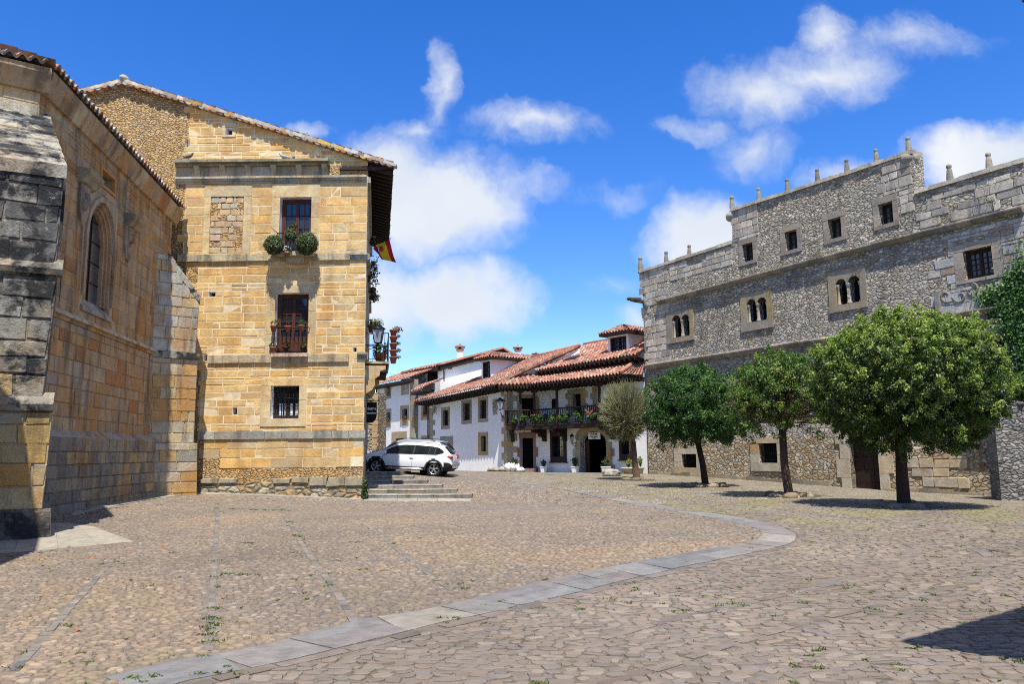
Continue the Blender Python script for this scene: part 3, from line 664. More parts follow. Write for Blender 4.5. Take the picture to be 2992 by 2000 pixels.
NOSTONE.append([tuple(p) for p in eL] + [tuple(p) for p in reversed(eR)])
m_plain('cobble_stone', (1, 1, 1), .78, .14, 9, .7, .012, usecol=True, fine=45)
def make_cobbles():
    """the stones of the square itself: river pebbles left of the strip, larger setts right of it"""
    rs = np.random.RandomState(77)
    PL = np.array([(.25, .205, .165), (.29, .235, .18), (.215, .185, .16), (.32, .25, .18), (.26, .21, .185), (.19, .175, .165), (.36, .305, .24), (.28, .22, .16), (.235, .19, .165), (.30, .22, .15)])
    PR = np.array([(.29, .24, .20), (.31, .255, .205), (.265, .23, .20), (.34, .29, .235), (.32, .235, .175), (.225, .222, .225), (.30, .26, .22), (.27, .22, .185), (.37, .32, .255), (.28, .245, .215), (.25, .225, .205), (.29, .245, .205)])
    Cx, Cy, W_, D_, Zn = [], [], [], [], []
    for zone, py, wlo, whi, tilt in ((1, .072, .052, .17, .10), (0, .104, .075, .26, -.22)):
        Y0, Y1, XM = 3.6, 23.0, 16.0
        y = Y0 - 4
        while y < Y1 + 4:
            p = py * rs.uniform(.8, 1.25); x = -XM + rs.rand() * .3; ws = []
            n = int(2 * XM / wlo) ; w = wlo + (whi - wlo) * rs.beta(1.6, 2.6, n); xs = x + np.cumsum(w) - w / 2
            k = xs < XM; xs, w = xs[k], w[k]
            yy = y + p / 2 + tilt * xs + .10 * np.sin(xs * .9 + y * .35) + .05 * np.sin(xs * 2.3 + y * 1.7) + rs.normal(size=len(xs)) * p * .13
            k = (yy > Y0) & (yy < Y1) & (np.abs(xs) < .70 * yy + .3) & (rs.rand(len(xs)) > .03)
            Cx.append(xs[k]); Cy.append(yy[k]); W_.append(w[k]); D_.append(np.full(k.sum(), p) * rs.uniform(.8, 1.15, k.sum())); Zn.append(np.full(k.sum(), zone)); y += p
    Cx, Cy, W_, D_, Zn = map(np.concatenate, (Cx, Cy, W_, D_, Zn))
    keep = inpoly(Cx, Cy, zone_poly) == (Zn == 1)
    for pl in NOSTONE: keep &= ~inpoly(Cx, Cy, [(float(a), float(b)) for a, b in pl])
    for pl, w in NOLINE:
        for a, b in zip(pl[:-1], pl[1:]):
            d = np.array([b.x - a.x, b.y - a.y]); L = d @ d + 1e-9; t = np.clip(((Cx - a.x) * d[0] + (Cy - a.y) * d[1]) / L, 0, 1); keep &= np.hypot(Cx - a.x - t * d[0], Cy - a.y - t * d[1]) > w * .5 + .02
    # keep clear of the strip edges
    for E in (eL, eR):
        for a, b in zip(E[:-1], E[1:]): keep &= np.hypot(Cx - (a.x + b.x) / 2, Cy - (a.y + b.y) / 2) > .05
    Cx, Cy, W_, D_, Zn = (q[keep] for q in (Cx, Cy, W_, D_, Zn)); n = len(Cx); K = 8
    ang = 2 * np.pi * np.arange(K) / K + rs.uniform(0, .8, (n, 1)) ; c, s = np.cos(ang), np.sin(ang)
    ex = np.where(Zn == 1, 2.8, 7.0)[:, None]; rr = (np.abs(c) ** ex + np.abs(s) ** ex) ** (-1 / ex) * np.where((Zn == 1)[:, None], rs.uniform(.84, 1.1, (n, K)), rs.uniform(.78, 1.06, (n, K)))
    g = np.where(Zn == 1, 1.0, 1.05)[:, None]; rot = rs.normal(size=(n, 1)) * np.where(Zn == 1, .28, .14)[:, None]
    lx, ly = c * rr * W_[:, None] * .5 * g, s * rr * D_[:, None] * .5 * g
    dx, dy = lx * np.cos(rot) - ly * np.sin(rot), lx * np.sin(rot) + ly * np.cos(rot)
    f = np.where((np.abs(Cx) < 30) & (Cy < 60), 0.012 * np.sin(Cx * 1.7 + 1.3 * np.sin(Cy * .9)) * np.sin(Cy * 1.3), 0) * np.clip(1 - Cy / 30, 0, 1)
    gx = np.zeros(n); B = 4000
    for i in range(0, n, B): gx[i:i + B] = gza(Cx[i:i + B], Cy[i:i + B])
    gx += f; sink = rs.uniform(-.004, .003, n)
    h1 = np.where(Zn == 1, .008, .008) * rs.uniform(.6, 1.4, n); h2 = np.where(Zn == 1, .018, .0125) * rs.uniform(.7, 1.3, n); tx, ty = rs.normal(size=(2, n, 1)) * .055
    def ring(k, z): return np.stack([Cx[:, None] + dx * k, Cy[:, None] + dy * k, (gx + sink + z)[:, None] + dx * k * tx + dy * k * ty], -1)
    V = np.concatenate([ring(1.0, -.012), ring(.93, h1), ring(np.where(Zn == 1, .62, .80)[:, None], h2 * .95), np.stack([Cx, Cy, gx + sink + h2], -1)[:, None, :]], 1)
    nv = 3 * K + 1; base = (np.arange(n) * nv)[:, None]
    j = np.arange(K); j2 = (j + 1) % K
    q = np.concatenate([np.stack([r_ * K + j, r_ * K + j2, (r_ + 1) * K + j2, (r_ + 1) * K + j], -1) for r_ in (0, 1)], 0)
    Q = (base[:, :, None] + q[None]).reshape(-1, 4); t = np.stack([2 * K + j, 2 * K + j2, np.full(K, 3 * K)], -1); T = (base[:, :, None] + t[None]).reshape(-1, 3)
    me = bpy.data.meshes.new('cobblestones'); nq, ntr = len(Q), len(T)
    me.vertices.add(n * nv); me.vertices.foreach_set('co', V.reshape(-1).astype(np.float32)); me.loops.add(nq * 4 + ntr * 3); me.loops.foreach_set('vertex_index', np.concatenate([Q.ravel(), T.ravel()]).astype(np.int32))
    me.polygons.add(nq + ntr); me.polygons.foreach_set('loop_start', np.concatenate([np.arange(nq) * 4, nq * 4 + np.arange(ntr) * 3]).astype(np.int32))
    me.materials.append(MT['cobble_stone']); a = me.attributes.new('Col', 'FLOAT_COLOR', 'FACE')
    col = np.where((Zn == 1)[:, None], PL[rs.randint(0, len(PL), n)], PR[rs.randint(0, len(PR), n)]) * np.where((Zn == 1)[:, None], rs.uniform(.78, 1.18, (n, 1)), rs.uniform(.84, 1.12, (n, 1))) * .75 * np.where((Zn == 1)[:, None], np.array([.95, .925, .885]), np.array([.86, .815, .765]))
    mc_ = np.where((Zn == 1)[:, None], col[Zn == 1].mean(0), col[Zn == 0].mean(0)); lum = col.mean(1, keepdims=True); col = lum * (.5 * mc_ / mc_.mean(1, keepdims=True) + .5 * col / lum); lum2 = mc_.mean(1, keepdims=True); col = col * (.75 + .25 * lum2 / lum)
    big = np.array([mnoise.noise(Vector((x * .35, y * .35, 9))) for x, y in zip(Cx, Cy)])[:, None]; col = col * (1 + .22 * big); col = np.where((big > .15) & (Zn == 1)[:, None], col * np.array([1.06, 1.0, .91]), col)
    ms = np.array([mnoise.noise(Vector((x * .8, y * .5, 21))) + .5 * mnoise.noise(Vector((x * 2.6, y * 2.1, 5))) for x, y in zip(Cx, Cy)]); wm = (np.clip((Cy - 11) / 7, 0, 1) * np.clip(ms * 1.6 + .35, 0, 1) * (Zn == 0) * .55 + (Zn == 1) * np.clip(ms * 2 - .5, 0, 1) * .25)[:, None]; col = col * (1 - wm) + np.array([.215, .20, .075]) * wm
    cf = np.concatenate([np.repeat(col, 2 * K, 0), np.repeat(col, K, 0)]); arr = np.ones((len(cf), 4), np.float32); arr[:, :3] = cf; a.data.foreach_set('color', arr.ravel())
    me.polygons.foreach_set('use_smooth', np.concatenate([np.repeat(Zn == 1, 2 * K), np.repeat(Zn == 1, K)])); me.update(calc_edges=True); me.validate()
    o = bpy.data.objects.new('cobblestones', me); COL.objects.link(o); o['kind'] = 'stuff'
make_cobbles()
# ------------------------------------------------------------------ church (left)
TILE_OLD = [(3, (.30, .17, .11)), (2, (.24, .19, .15)), (2, (.36, .20, .12)), (2, (.38, .35, .29)), (1, (.20, .15, .11)), (.5, (.45, .30, .10))]
TILE_RED = [(4, (.36, .165, .11)), (3, (.29, .135, .095)), (2, (.41, .215, .145)), (2, (.19, .11, .08)), (1.2, (.38, .28, .21))]
PC = [(5, (.43, .29, .16)), (3, (.40, .28, .17)), (2, (.46, .27, .11)), (1.2, (.40, .18, .07)), (1.2, (.36, .30, .22)), (1, (.46, .35, .20))]
PCB = [(3, (.42, .34, .20)), (2, (.32, .29, .22)), (2, (.52, .36, .15)), (1, (.54, .31, .09)), (2, (.46, .39, .27))]
def frame_rect(mb, W, o, i, d0, d1, col=(1, 1, 1), m=0):
    """four straight pieces between outer rect o and inner rect i (u0,u1,z0,z1), butted end to end"""
    W.box(mb, o[0], i[0], o[2], o[3], d0, d1, col, m); W.box(mb, i[1], o[1], o[2], o[3], d0, d1, col, m)
    W.box(mb, i[0], i[1], i[3], o[3], d0, d1, col, m); W.box(mb, i[0], i[1], o[2], i[2], d0, d1, col, m)
def arch_strip(mb, W, u0, u1, z0, z1, w, d0, d1, col, n=14, rise=None):
    """moulded band of width w around an arched opening"""
    a = archp(u0, u1, z0, z1, rise, n)[1:] + [(u0, z0)]
    b = archp(u0 - w, u1 + w, z0, z1 + w, None if rise is None else rise + w * .6, n)[1:] + [(u0 - w, z0)]
    for i in range(len(a) - 1):
        q = [a[i], b[i], b[i + 1], a[i + 1]]; W.slab(mb, q, d0, d1, col)
def make_church():
    r = random.Random(21)
    root = thing('church', 'old sandstone church with tall buttresses, pointed window and tiled eave', 'church', (-12, 20, 0))
    W = Wall((-11.715, 19.17), (-13.42, 31.95))
    uN = W.uz(118, 260)[0]; uF = W.uz(503, 640)[0]
    OV = .36
    ze = (W.uz(530, 592, OV)[1] + W.uz(300, 345, OV)[1] + W.uz(160, 172, OV)[1]) / 3
    zc = ze - .15
    zs_ = (W.uz(300, 966)[1] + W.uz(420, 1020)[1]) / 2; zb = W.uz(300, 1272)[1]
    # window and square opening
    wu0, wu1 = W.uz(246, 780)[0], W.uz(329, 760)[0]; wz0 = W.uz(300, 925)[1]; wz1 = W.uz(292, 588)[1]
    arch = archp(wu0, wu1, wz0, wz1, (wu1 - wu0) * .62)
    c1, c2 = W.uz(291, 510), W.uz(334, 552); su0, su1 = c1[0], c2[0]
    sz0 = (W.uz(288, 536)[1] + W.uz(331, 578)[1]) / 2; sz1 = (W.uz(297, 484)[1] + W.uz(337, 525)[1]) / 2
    sq = rc(su0 + .07, su1 - .07, sz0 + .07, sz1 - .07)
    mb = MB()
    W.sheet(mb, rc(uN, uF, -1, zc), [arch, sq], .85)
    hol = [(wu0 - .22, wu1 + .22, wz0 - .1, wz1 + .22), (su0, su1, sz0, sz1)]
    def pf(u, z):
        return PC
    zz = zcourses(zs_ + .1, zc - .55, .30, .46, r)
    ashlar(mb, W, uN, uF, zz, (.45, 1.15), PC, r, hol, proud=.018, joint=.02, m=1)
    ashlar(mb, W, uN, uF, zcourses(zb, zs_ - .12, .30, .44, r), (.45, 1.1), PC, r, [], proud=.03, joint=.018, m=1)
    # inner core, end wall and the neighbouring apse facet
    mb.hexa([W.P(uN - .2, -1, -.9), W.P(uF, -1, -.9), W.P(uF, -1, -9), W.P(uN - .2, -1, -9), W.P(uN - .2, zc, -.9), W.P(uF, zc, -.9), W.P(uF, zc, -9), W.P(uN - .2, zc, -9)], (.5, .4, .25), 0)
    mb.face([W.P(uF, -1, 0), W.P(uF, -1, -.9), W.P(uF, zc, -.9), W.P(uF, zc, 0)], (.5, .4, .25), 0)
    V = W.P(uN, 0); F2 = Wall((V.x - 6.2, V.y - 4.4), (V.x, V.y))
    F2.sheet(mb, rc(0, F2.L, -1, zc)); ashlar(mb, F2, 0, F2.L, zcourses(-.2, zc - .5, .34, .5, r), (.5, 1.1), [(3, (.50, .37, .20)), (2, (.48, .42, .30)), (2, (.56, .38, .14))], r, [], proud=.02, joint=.02, m=1)
    mb.build('wall', [MT['church_mortar'], MT['church_stone']], root)
    # plinth, string course and cornice
    mb = MB()
    n = 9; us = [uN + (uF - uN) * i / n for i in range(n + 1)]
    for i in range(n):
        a, b = us[i] + .004, us[i + 1] - .004
        W.slab(mb, [(a, zs_ - .13), (b, zs_ - .13), (b, zs_ + .1), (a, zs_ + .1)], 0, .07, pick(PC, r), 0)
        mb.hexa([W.P(a, zs_ - .03, .16), W.P(b, zs_ - .03, .16), W.P(b, zs_ - .03, .05), W.P(a, zs_ - .03, .05), W.P(a, zs_ + .04, .15), W.P(b, zs_ + .04, .15), W.P(b, zs_ + .16, .0), W.P(a, zs_ + .16, .0)], (.52, .42, .29))
    mb.build('string_course', [MT['church_stone']], root)
    mb = MB()
    Wp = Wall((W.P(0, 0, .26).x, W.P(0, 0, .26).y), (W.P(10, 0, .26).x, W.P(10, 0, .26).y))
    W.box(mb, uN, uF + .1, -1, zb - .14, 0, .25, (.3, .27, .2), 0)
    ashlar(mb, Wp, uN, uF + .1, zcourses(-.2, zb - .12, .32, .46, r), (.4, .95), [(3, (.26, .24, .20)), (2, (.32, .28, .2)), (1, (.44, .33, .17)), (2, (.2, .19, .17))], r, [], proud=.03, joint=.02, m=1)
    mb.hexa([W.P(uN, zb - .14, .27), W.P(uF + .1, zb - .14, .27), W.P(uF + .1, zb - .14, 0), W.P(uN, zb - .14, 0), W.P(uN, zb - .1, .25), W.P(uF + .1, zb - .1, .25), W.P(uF + .1, zb + .1, .0), W.P(uN, zb + .1, .0)], (.40, .36, .28), 1)
    mb.build('plinth', [MT['mould_stone'], MT['plinth_stone']], root)
    mb = MB()
    for i in range(14):
        a = uN + (uF + .35 - uN) * i / 14 + .004; b = uN + (uF + .35 - uN) * (i + 1) / 14 - .004; c = pick(PC, r)
        prof = [(-.05, zc - .62), (.10, zc - .60), (.14, zc - .5), (.20, zc - .34), (.26, zc - .2), (.28, zc - .16), (.28, zc - .02), (-.05, zc - .02)]
        mb.prism([W.P(a, z, d) for d, z in prof], W.P(b, 0) - W.P(a, 0), c)
    for i in range(5):
        a = F2.L - (i + 1) * 1.1 + .004; b = F2.L - i * 1.1 - .004 + (.2 if i == 0 else 0)
        mb.prism([F2.P(a, z, d) for d, z in prof], F2.P(b, 0) - F2.P(a, 0), pick(PC, r))
    mb.build('cornice', [MT['church_stone']], root, fixn=True)
    # roof
    mb = MB()
    e0, e1 = W.P(uN - .2, ze - .1, OV), W.P(uF + .45, ze - .1, OV)
    tiles(mb, e0, e1, W.P(uF + .45, ze + 1.35, -4.5), W.P(uN - .2, ze + 1.35, -4.5), r, TILE_OLD, .27, .45, .06)
    f0, f1 = F2.P(0, ze - .1, OV), F2.P(F2.L + .1, ze - .1, OV)
    tiles(mb, f0, f1, F2.P(F2.L - .8, ze + 1.35, -4.0), F2.P(0, ze + 1.35, -4.0), r, TILE_OLD, .27, .45, .06)
    mb.face([W.P(uN, zc + .02, OV - .1), W.P(uF + .4, zc + .02, OV - .1), W.P(uF + .4, zc + .9, -4.5), W.P(uN, zc + .9, -4.5)], (.4, .3, .2))
    mb.build('roof', MT['tile'], root)
    # pointed window
    fr = MB(); cc = (.44, .34, .22)
    rise = (wu1 - wu0) * .62
    arch_strip(fr, W, wu0, wu1, wz0 + .35, wz1, .14, -.02, .07, (.40, .30, .19), 14, rise)
    k = .10
    for q, (w_, d0, d1) in enumerate([(.10, -.14, -.03), (.10, -.21, -.10), (.10, -.28, -.17)]):
        o = w_ * (q + 1); arch_strip(fr, W, wu0 + o, wu1 - o, wz0 + .3, wz1 - o, .10, d0, d1, pick(PC, r), 14, rise - o * .6)
    fr.hexa([W.P(wu0 - .1, wz0 - .1, .08), W.P(wu1 + .1, wz0 - .1, .08), W.P(wu1 + .1, wz0 - .1, -.35), W.P(wu0 - .1, wz0 - .1, -.35), W.P(wu0 - .1, wz0 + .02, .06), W.P(wu1 + .1, wz0 + .02, .06), W.P(wu1 + .1, wz0 + .45, -.35), W.P(wu0 - .1, wz0 + .45, -.35)], (.36, .30, .22))
    wo = fr.build('window', [MT['church_stone']], root, fixn=True)
    g = MB(); gl = archp(wu0 + .3, wu1 - .3, wz0 + .3, wz1 - .3, rise * .7)
    W.slab(g, gl, -.30, -.28, (1, 1, 1), 0)
    for i in range(1, 6): W.box(g, wu0 + .3, wu1 - .3, wz0 + .3 + i * .62, wz0 + .335 + i * .62, -.28, -.255, (1, 1, 1), 1)
    W.box(g, (wu0 + wu1) / 2 - .02, (wu0 + wu1) / 2 + .02, wz0 + .3, wz1 - .4, -.28, -.25, (1, 1, 1), 1)
    g.build('pane', [MT['lead_glass'], MT['iron']], wo)
    # square opening with new wooden frame
    fr = MB(); frame_rect(fr, W, (su0, su1, sz0, sz1), (su0 + .09, su1 - .09, sz0 + .09, sz1 - .09), -.06, .05, (1, 1, 1))
    wo = fr.build('window', MT['pine_wood'], root, label='small square opening with a pale wooden frame')
    g = MB(); W.box(g, su0, su1, sz0, sz1, -.62, -.60); g.build('pane', MT['void'], wo)  # no glass: black sheet painted for the unlit depth of the opening
    # corbels and carved shields either side of the window
    for (x0, y0, x1, y1) in ((221, 500, 272, 545), (357, 632, 399, 668)):
        a = W.uz((x0 + x1) / 2, (y0 + y1) / 2); m2 = MB()
        for dd, hh, ww in ((.30, .12, .62), (.22, .12, .52), (.12, .14, .44)):
            pass
        m2.prism([W.P(a[0] - .5, a[1] + z, d) for d, z in ((0, -.26), (.16, -.2), (.24, -.08), (.34, .0), (.36, .13), (0, .2))], W.P(1.0, 0) - W.P(0, 0), (.34, .28, .18)); m2.build('corbel', MT['mould_stone'], root, fixn=True)
    for (x0, y0, x1, y1) in ((224, 560, 252, 645), (356, 672, 383, 756)):
        a = W.uz((x0 + x1) / 2, (y0 + y1) / 2); m2 = MB(); w2 = abs(W.uz(x1, y1)[0] - W.uz(x0, y0)[0]) / 2 * .8; h2 = .62
        sh = [(a[0] - w2, a[1] + h2), (a[0] - w2, a[1] - .1), (a[0] - w2 * .6, a[1] - h2 * .65), (a[0], a[1] - h2), (a[0] + w2 * .6, a[1] - h2 * .65), (a[0] + w2, a[1] - .1), (a[0] + w2, a[1] + h2)]
        W.slab(m2, sh, 0, .09, (.40, .30, .2))
        for i in range(5):
            m2.blob(W.P(a[0] + r.uniform(-.5, .5) * w2, a[1] + r.uniform(-.5, .7) * h2, .09), (.12, .1, .16), (.40, .30, .2), amp=.4, seed=i, nu=8, nv=6)
        m2.build('shield', MT['church_stone'], root, fixn=True)
    # far buttress: its sunlit side faces the viewer
    a = W.pt(430, 1300); b = atY(576, 1300, 28.9)
    B = Wall((a.x, a.y), (b.x, b.y)); T = 1.1
    m2 = MB()
    z = lambda y, x=500: B.uz(x, y)[1]
    uu = lambda x, y: B.uz(x, y)[0]
    def stage(poly, proud, pal, lo, hi, wr, ex=0):
        poly = [(q[0], q[1]) for q in poly]
        B.slab(m2, poly, -T - ex, ex, (.4, .33, .2), 0)
        zs2 = zcourses(min(p[1] for p in poly), max(p[1] for p in poly), lo, hi, r)
        ashlar(m2, B, min(p[0] for p in poly) - .02, max(p[0] for p in poly), zs2, wr, pal, r, [], poly, proud=.025, joint=.025, m=1, base=ex, jit=.014)
    zb0, zb1, zl0, zl1 = z(1455), z(1296), z(1047), z(1029)
    PF = [(3, (.50, .38, .21)), (2, (.55, .34, .13)), (2, (.46, .40, .28)), (1, (.50, .28, .10))]
    PG = [(3, (.48, .45, .36)), (2, (.50, .44, .30)), (2, (.42, .40, .34)), (1, (.52, .40, .2))]
    stage([(-.5, zb0 - .3), (uu(575, 1400), zb0 - .3), (uu(573, 1300), zb1), (-.5, zb1)], .02, PCB, .34, .48, (.4, .9), .12)
    stage([(-.4, zb1), (uu(566, 1280), zb1), (uu(577, 1060), zl0), (-.4, zl0)], .02, PF, .34, .48, (.4, .9))
    B.slab(m2, [(-.4, zl0), (uu(580, 1047), zl0), (uu(581, 1029), zl1), (-.4, zl1)], -T, .1, (.36, .34, .27), 2)
    stage([(-.4, zl1), (uu(571, 1029), zl1), (uu(584, 872), z(872, 584)), (uu(492, 745), z(745, 492)), (-.4, z(745, 492))], .02, PG, .34, .5, (.45, 1.0))
    sl = (B.P(uu(584, 872), z(872, 584) - .22, .035), B.P(uu(492, 745), z(745, 492) - .22, .035))
    for i in range(5):
        q0, q1 = sl[0].lerp(sl[1], i / 5), sl[0].lerp(sl[1], (i + 1) / 5 - .01); e = r.uniform(.0, .05); m2.prism([q0, q1, q1 + Vector((0, 0, .24 + e)), q0 + Vector((.02, 0, .26 + e))], B.P(0, 0, -T - .05) - B.P(0, 0, 0), pick([(1, (.50, .47, .38)), (1, (.42, .40, .34))], r), 2)
    m2.build('buttress', [MT['church_mortar'], MT['church_stone'], MT['lichen_stone']], root, label='far buttress with a sloping top beside the mansion', fixn=True)
    # near buttress, dark with lichen
    p0, p1 = atY(-140, 1300, 16.0), atY(141, 1300, 16.75); NBW = Wall((p0.x, p0.y), (p1.x, p1.y)); m2 = MB()
    uu = lambda x, y: NBW.uz(x, y)[0]; z = lambda y: NBW.uz(100, y)[1]
    TT = 3.2
    PD = [(3, (.40, .37, .29)), (2, (.32, .31, .27)), (2, (.48, .38, .21)), (1, (.48, .43, .32))]
    PE = [(3, (.44, .36, .20)), (2, (.50, .34, .12)), (2, (.38, .33, .23)), (1, (.52, .29, .09))]
    LOS = Vector((p1.x, p1.y, 0)).normalized()
    def stage(poly, pal, mat, ex=0, lo=.36, hi=.52, jj=.022):
        m2.prism([NBW.P(u, zz_, ex) for u, zz_ in poly], LOS * TT, (.26, .24, .2), 2 if mat >= 2 else 0)
        zs2 = zcourses(min(p[1] for p in poly), max(p[1] for p in poly), lo, hi, r)
        ashlar(m2, NBW, -.3, max(p[0] for p in poly), zs2, (.5, 1.15), pal, r, [], poly, proud=.03, joint=.03, m=mat, base=ex, jit=jj if mat < 2 else .032)
    stage([(-.3, z(1600)), (uu(150, 1575), z(1600)), (uu(149, 1490), z(1490)), (-.3, z(1490))], [(1, (.16, .15, .13)), (1, (.12, .115, .10))], 2, .06, .5, .8)
    stage([(-.3, z(1490)), (uu(124, 1490), z(1490)), (uu(152, 1210), z(1205)), (-.3, z(1205))], PE, 1)
    # rounded ledge
    def ledge(ya, yb, xr, ex, mat):
        pr = [(-.05, z(ya)), (ex, z(ya) + .03), (ex + .04, (z(ya) + z(yb)) / 2), (ex - .04, z(yb) - .03), (-.05, z(yb) + .1)]
        m2.prism([NBW.P(-.3, q, d) for d, q in pr], NBW.P(uu(xr, (ya + yb) / 2), 0) - NBW.P(-.3, 0), (.34, .31, .25), mat)
        q = NBW.P(uu(xr, (ya + yb) / 2) - .01, 0)
        m2.prism([NBW.P(uu(xr, (ya + yb) / 2) - .02, zz_, d) for d, zz_ in pr], LOS * TT, (.34, .31, .25), mat)
    ledge(1205, 1160, 157, .10, 2)
    stage([(-.3, z(1165)), (uu(124, 1165), z(1165)), (uu(168, 800), z(800)), (-.3, z(800))], PD, 2)
    ledge(805, 765, 184, .10, 2)
    stage([(-.3, z(770)), (uu(163, 770), z(770)), (uu(190, 480), z(480)), (-.3, z(480))], [(2, (.16, .16, .155)), (2, (.22, .215, .20)), (1, (.30, .29, .26))], 3)
    ztop = z(480); a0, a1 = NBW.P(-.3, ztop, .06), NBW.P(uu(190, 480) + .05, ztop, .06)
    bk = a1 + LOS * 2.3; 
    b1 = Vector((bk.x - .55, bk.y, atY(85, 335, bk.y).z)); b0 = a0 + LOS * 2.3; b0.z = b1.z
    for i in range(7):
        t0, t1 = i / 7, (i + 1) / 7; l = lambda p, q, t: p.lerp(q, t)
        q = [l(a0, b0, t0), l(a1, b1, t0), l(a1, b1, t1), l(a0, b0, t1)]
        m2.hexa([p - Vector((0, 0, .25)) for p in q] + [q[0] + Vector((0, 0, .05)), q[1] + Vector((0, 0, .05)), q[2] + Vector((0, 0, .0)), q[3]], pick(PD, r), 2)
    m2.prism([a0 + LOS * .35 - Vector((0, 0, .3)), a1 + LOS * .35 - Vector((0, 0, .3)), b1 - Vector((0, 0, .2)), b0 - Vector((0, 0, .2))], Vector((0, 0, -1.5)), (.4, .36, .28), 2)
    m2.build('buttress', [MT['church_mortar'], MT['church_stone'], MT['lichen_stone'], MT['black_lichen']], root, label='near buttress blackened with lichen', fixn=True)
    # the next apse, beyond the frame: its eave throws the shade at the corner of the square
    m2 = MB(); pl = [(-7.2, 3), (-7.75, 8.3), (-8.6, 10.9), (-10.1, 13.6), (-15, 14.3), (-16, 3)]
    m2.prism([Vector((x, y, -.5)) for x, y in pl], (0, 0, 9.6), (.46, .36, .22)); m2.build('apse', MT['church_stone'], root, fixn=True)
make_church()
# ------------------------------------------------------------------ mansion (sunlit sandstone house)
MY = 30.0
_b = atY(1068, 900, MY); MC = Vector((_b.x, MY)); MW = Wall((MC.x - 14, MY), (MC.x, MY))
SD = Vector((-.17, .985)).normalized(); MS = Wall((MC.x, MC.y), (MC.x + SD.x * 12, MC.y + SD.y * 12))
PM = [(6, (.66, .435, .175)), (3, (.63, .43, .19)), (2, (.67, .415, .145)), (.8, (.575, .43, .22)), (.4, (.66, .40, .13)), (.6, (.68, .50, .24))]
PMP = [(3, (.70, .60, .40)), (2, (.65, .53, .32)), (1, (.66, .46, .21))]
def casement(parent, W, u0, u1, z0, z1, d, cols, rows, fw=.06, bw=.025, mat='brown_wood', glass='glass', name='window', leaves_=2, label=None, panel=0.0, curtain=0):
    """wooden window: frame, leaf stiles and glazing bars as one mesh, its pane as a sub-part"""
    f = MB(); frame_rect(f, W, (u0, u1, z0, z1), (u0 + fw, u1 - fw, z0 + fw, z1 - fw), d - .05, d)
    lw = (u1 - u0 - 2 * fw) / leaves_
    for l in range(leaves_):
        a, b = u0 + fw + l * lw, u0 + fw + (l + 1) * lw; zb = z0 + fw; s = fw * .75; zp = zb + panel
        frame_rect(f, W, (a + .003, b - .003, zb + .003, z1 - fw - .003), (a + s, b - s, max(zb + s, zp), z1 - fw - s), d - .04, d - .012)
        if panel: 
            for q in range(2): W.box(f, a + s + .03, b - s - .03, zb + s + q * (panel - s) / 2 + .03, zb + s + (q + 1) * (panel - s) / 2 - .03, d - .03, d - .002)
        ia, ib, iz0, iz1 = a + s, b - s, max(zb + s, zp), z1 - fw - s
        for k in range(1, cols): W.box(f, ia + (ib - ia) * k / cols - bw / 2, ia + (ib - ia) * k / cols + bw / 2, iz0, iz1, d - .035, d - .016)
        for k in range(1, rows): W.box(f, ia, ib, iz0 + (iz1 - iz0) * k / rows - bw / 2, iz0 + (iz1 - iz0) * k / rows + bw / 2, d - .034, d - .018)
    fo = f.build(name, MT[mat], parent, label)
    g = MB(); W.box(g, u0 + .02, u1 - .02, z0 + .02, z1 - .02, d - .09, d - .055); g.build('pane', MT[glass], fo)
    if curtain:
        c = MB(); n = 24
        for k in range(n):
            t0, t1 = k / n, (k + 1) / n; ua, ub = u0 + (u1 - u0) * t0, u0 + (u1 - u0) * t1
            c.face([W.P(ua, z0, d - .05 + .012 * math.sin(k * 1.3)), W.P(ub, z0, d - .05 + .012 * math.sin((k + 1) * 1.3)), W.P(ub, z0 + curtain, d - .05 + .012 * math.sin((k + 1) * 1.3)), W.P(ua, z0 + curtain, d - .05 + .012 * math.sin(k * 1.3))])
        c.build('curtain', MT['curtain'], fo)
    return fo
def surround(mb, W, op, out, r, pal, proud=.035, m=0, nj=3, d0=-.02):
    """stone jambs, lintel and sill around an opening"""
    u0, u1, z0, z1 = op; a, b, c, e = out
    W.box(mb, a, b, z1, e, d0, proud + .004, pick(pal, r), m)
    if z0 - c > .03: W.box(mb, a, b, c, z0, d0, proud + .012, pick(pal, r), m)
    for (x0, x1) in ((a, u0), (u1, b)):
        ks = sorted([0, 1] + [(i + r.uniform(-.2, .2)) / nj for i in range(1, nj)])
        for k0, k1 in zip(ks[:-1], ks[1:]):
            W.box(mb, x0, x1, z0 + (z1 - z0) * k0 + .005, z0 + (z1 - z0) * k1 - .005, d0, proud + r.uniform(-.004, .004), pick(pal, r, .08), m)
def grille(mb, W, u0, u1, z0, z1, d, nv, nh, rad=.009):
    for i in range(nv): u = u0 + (u1 - u0) * (i + .5) / nv; mb.tube([W.P(u, z0, d), W.P(u, z1, d)], rad, 5)
    for i in range(nh): z = z0 + (z1 - z0) * (i + .5) / nh; mb.tube([W.P(u0, z, d + .012), W.P(u1, z, d + .012)], rad * .9, 5)
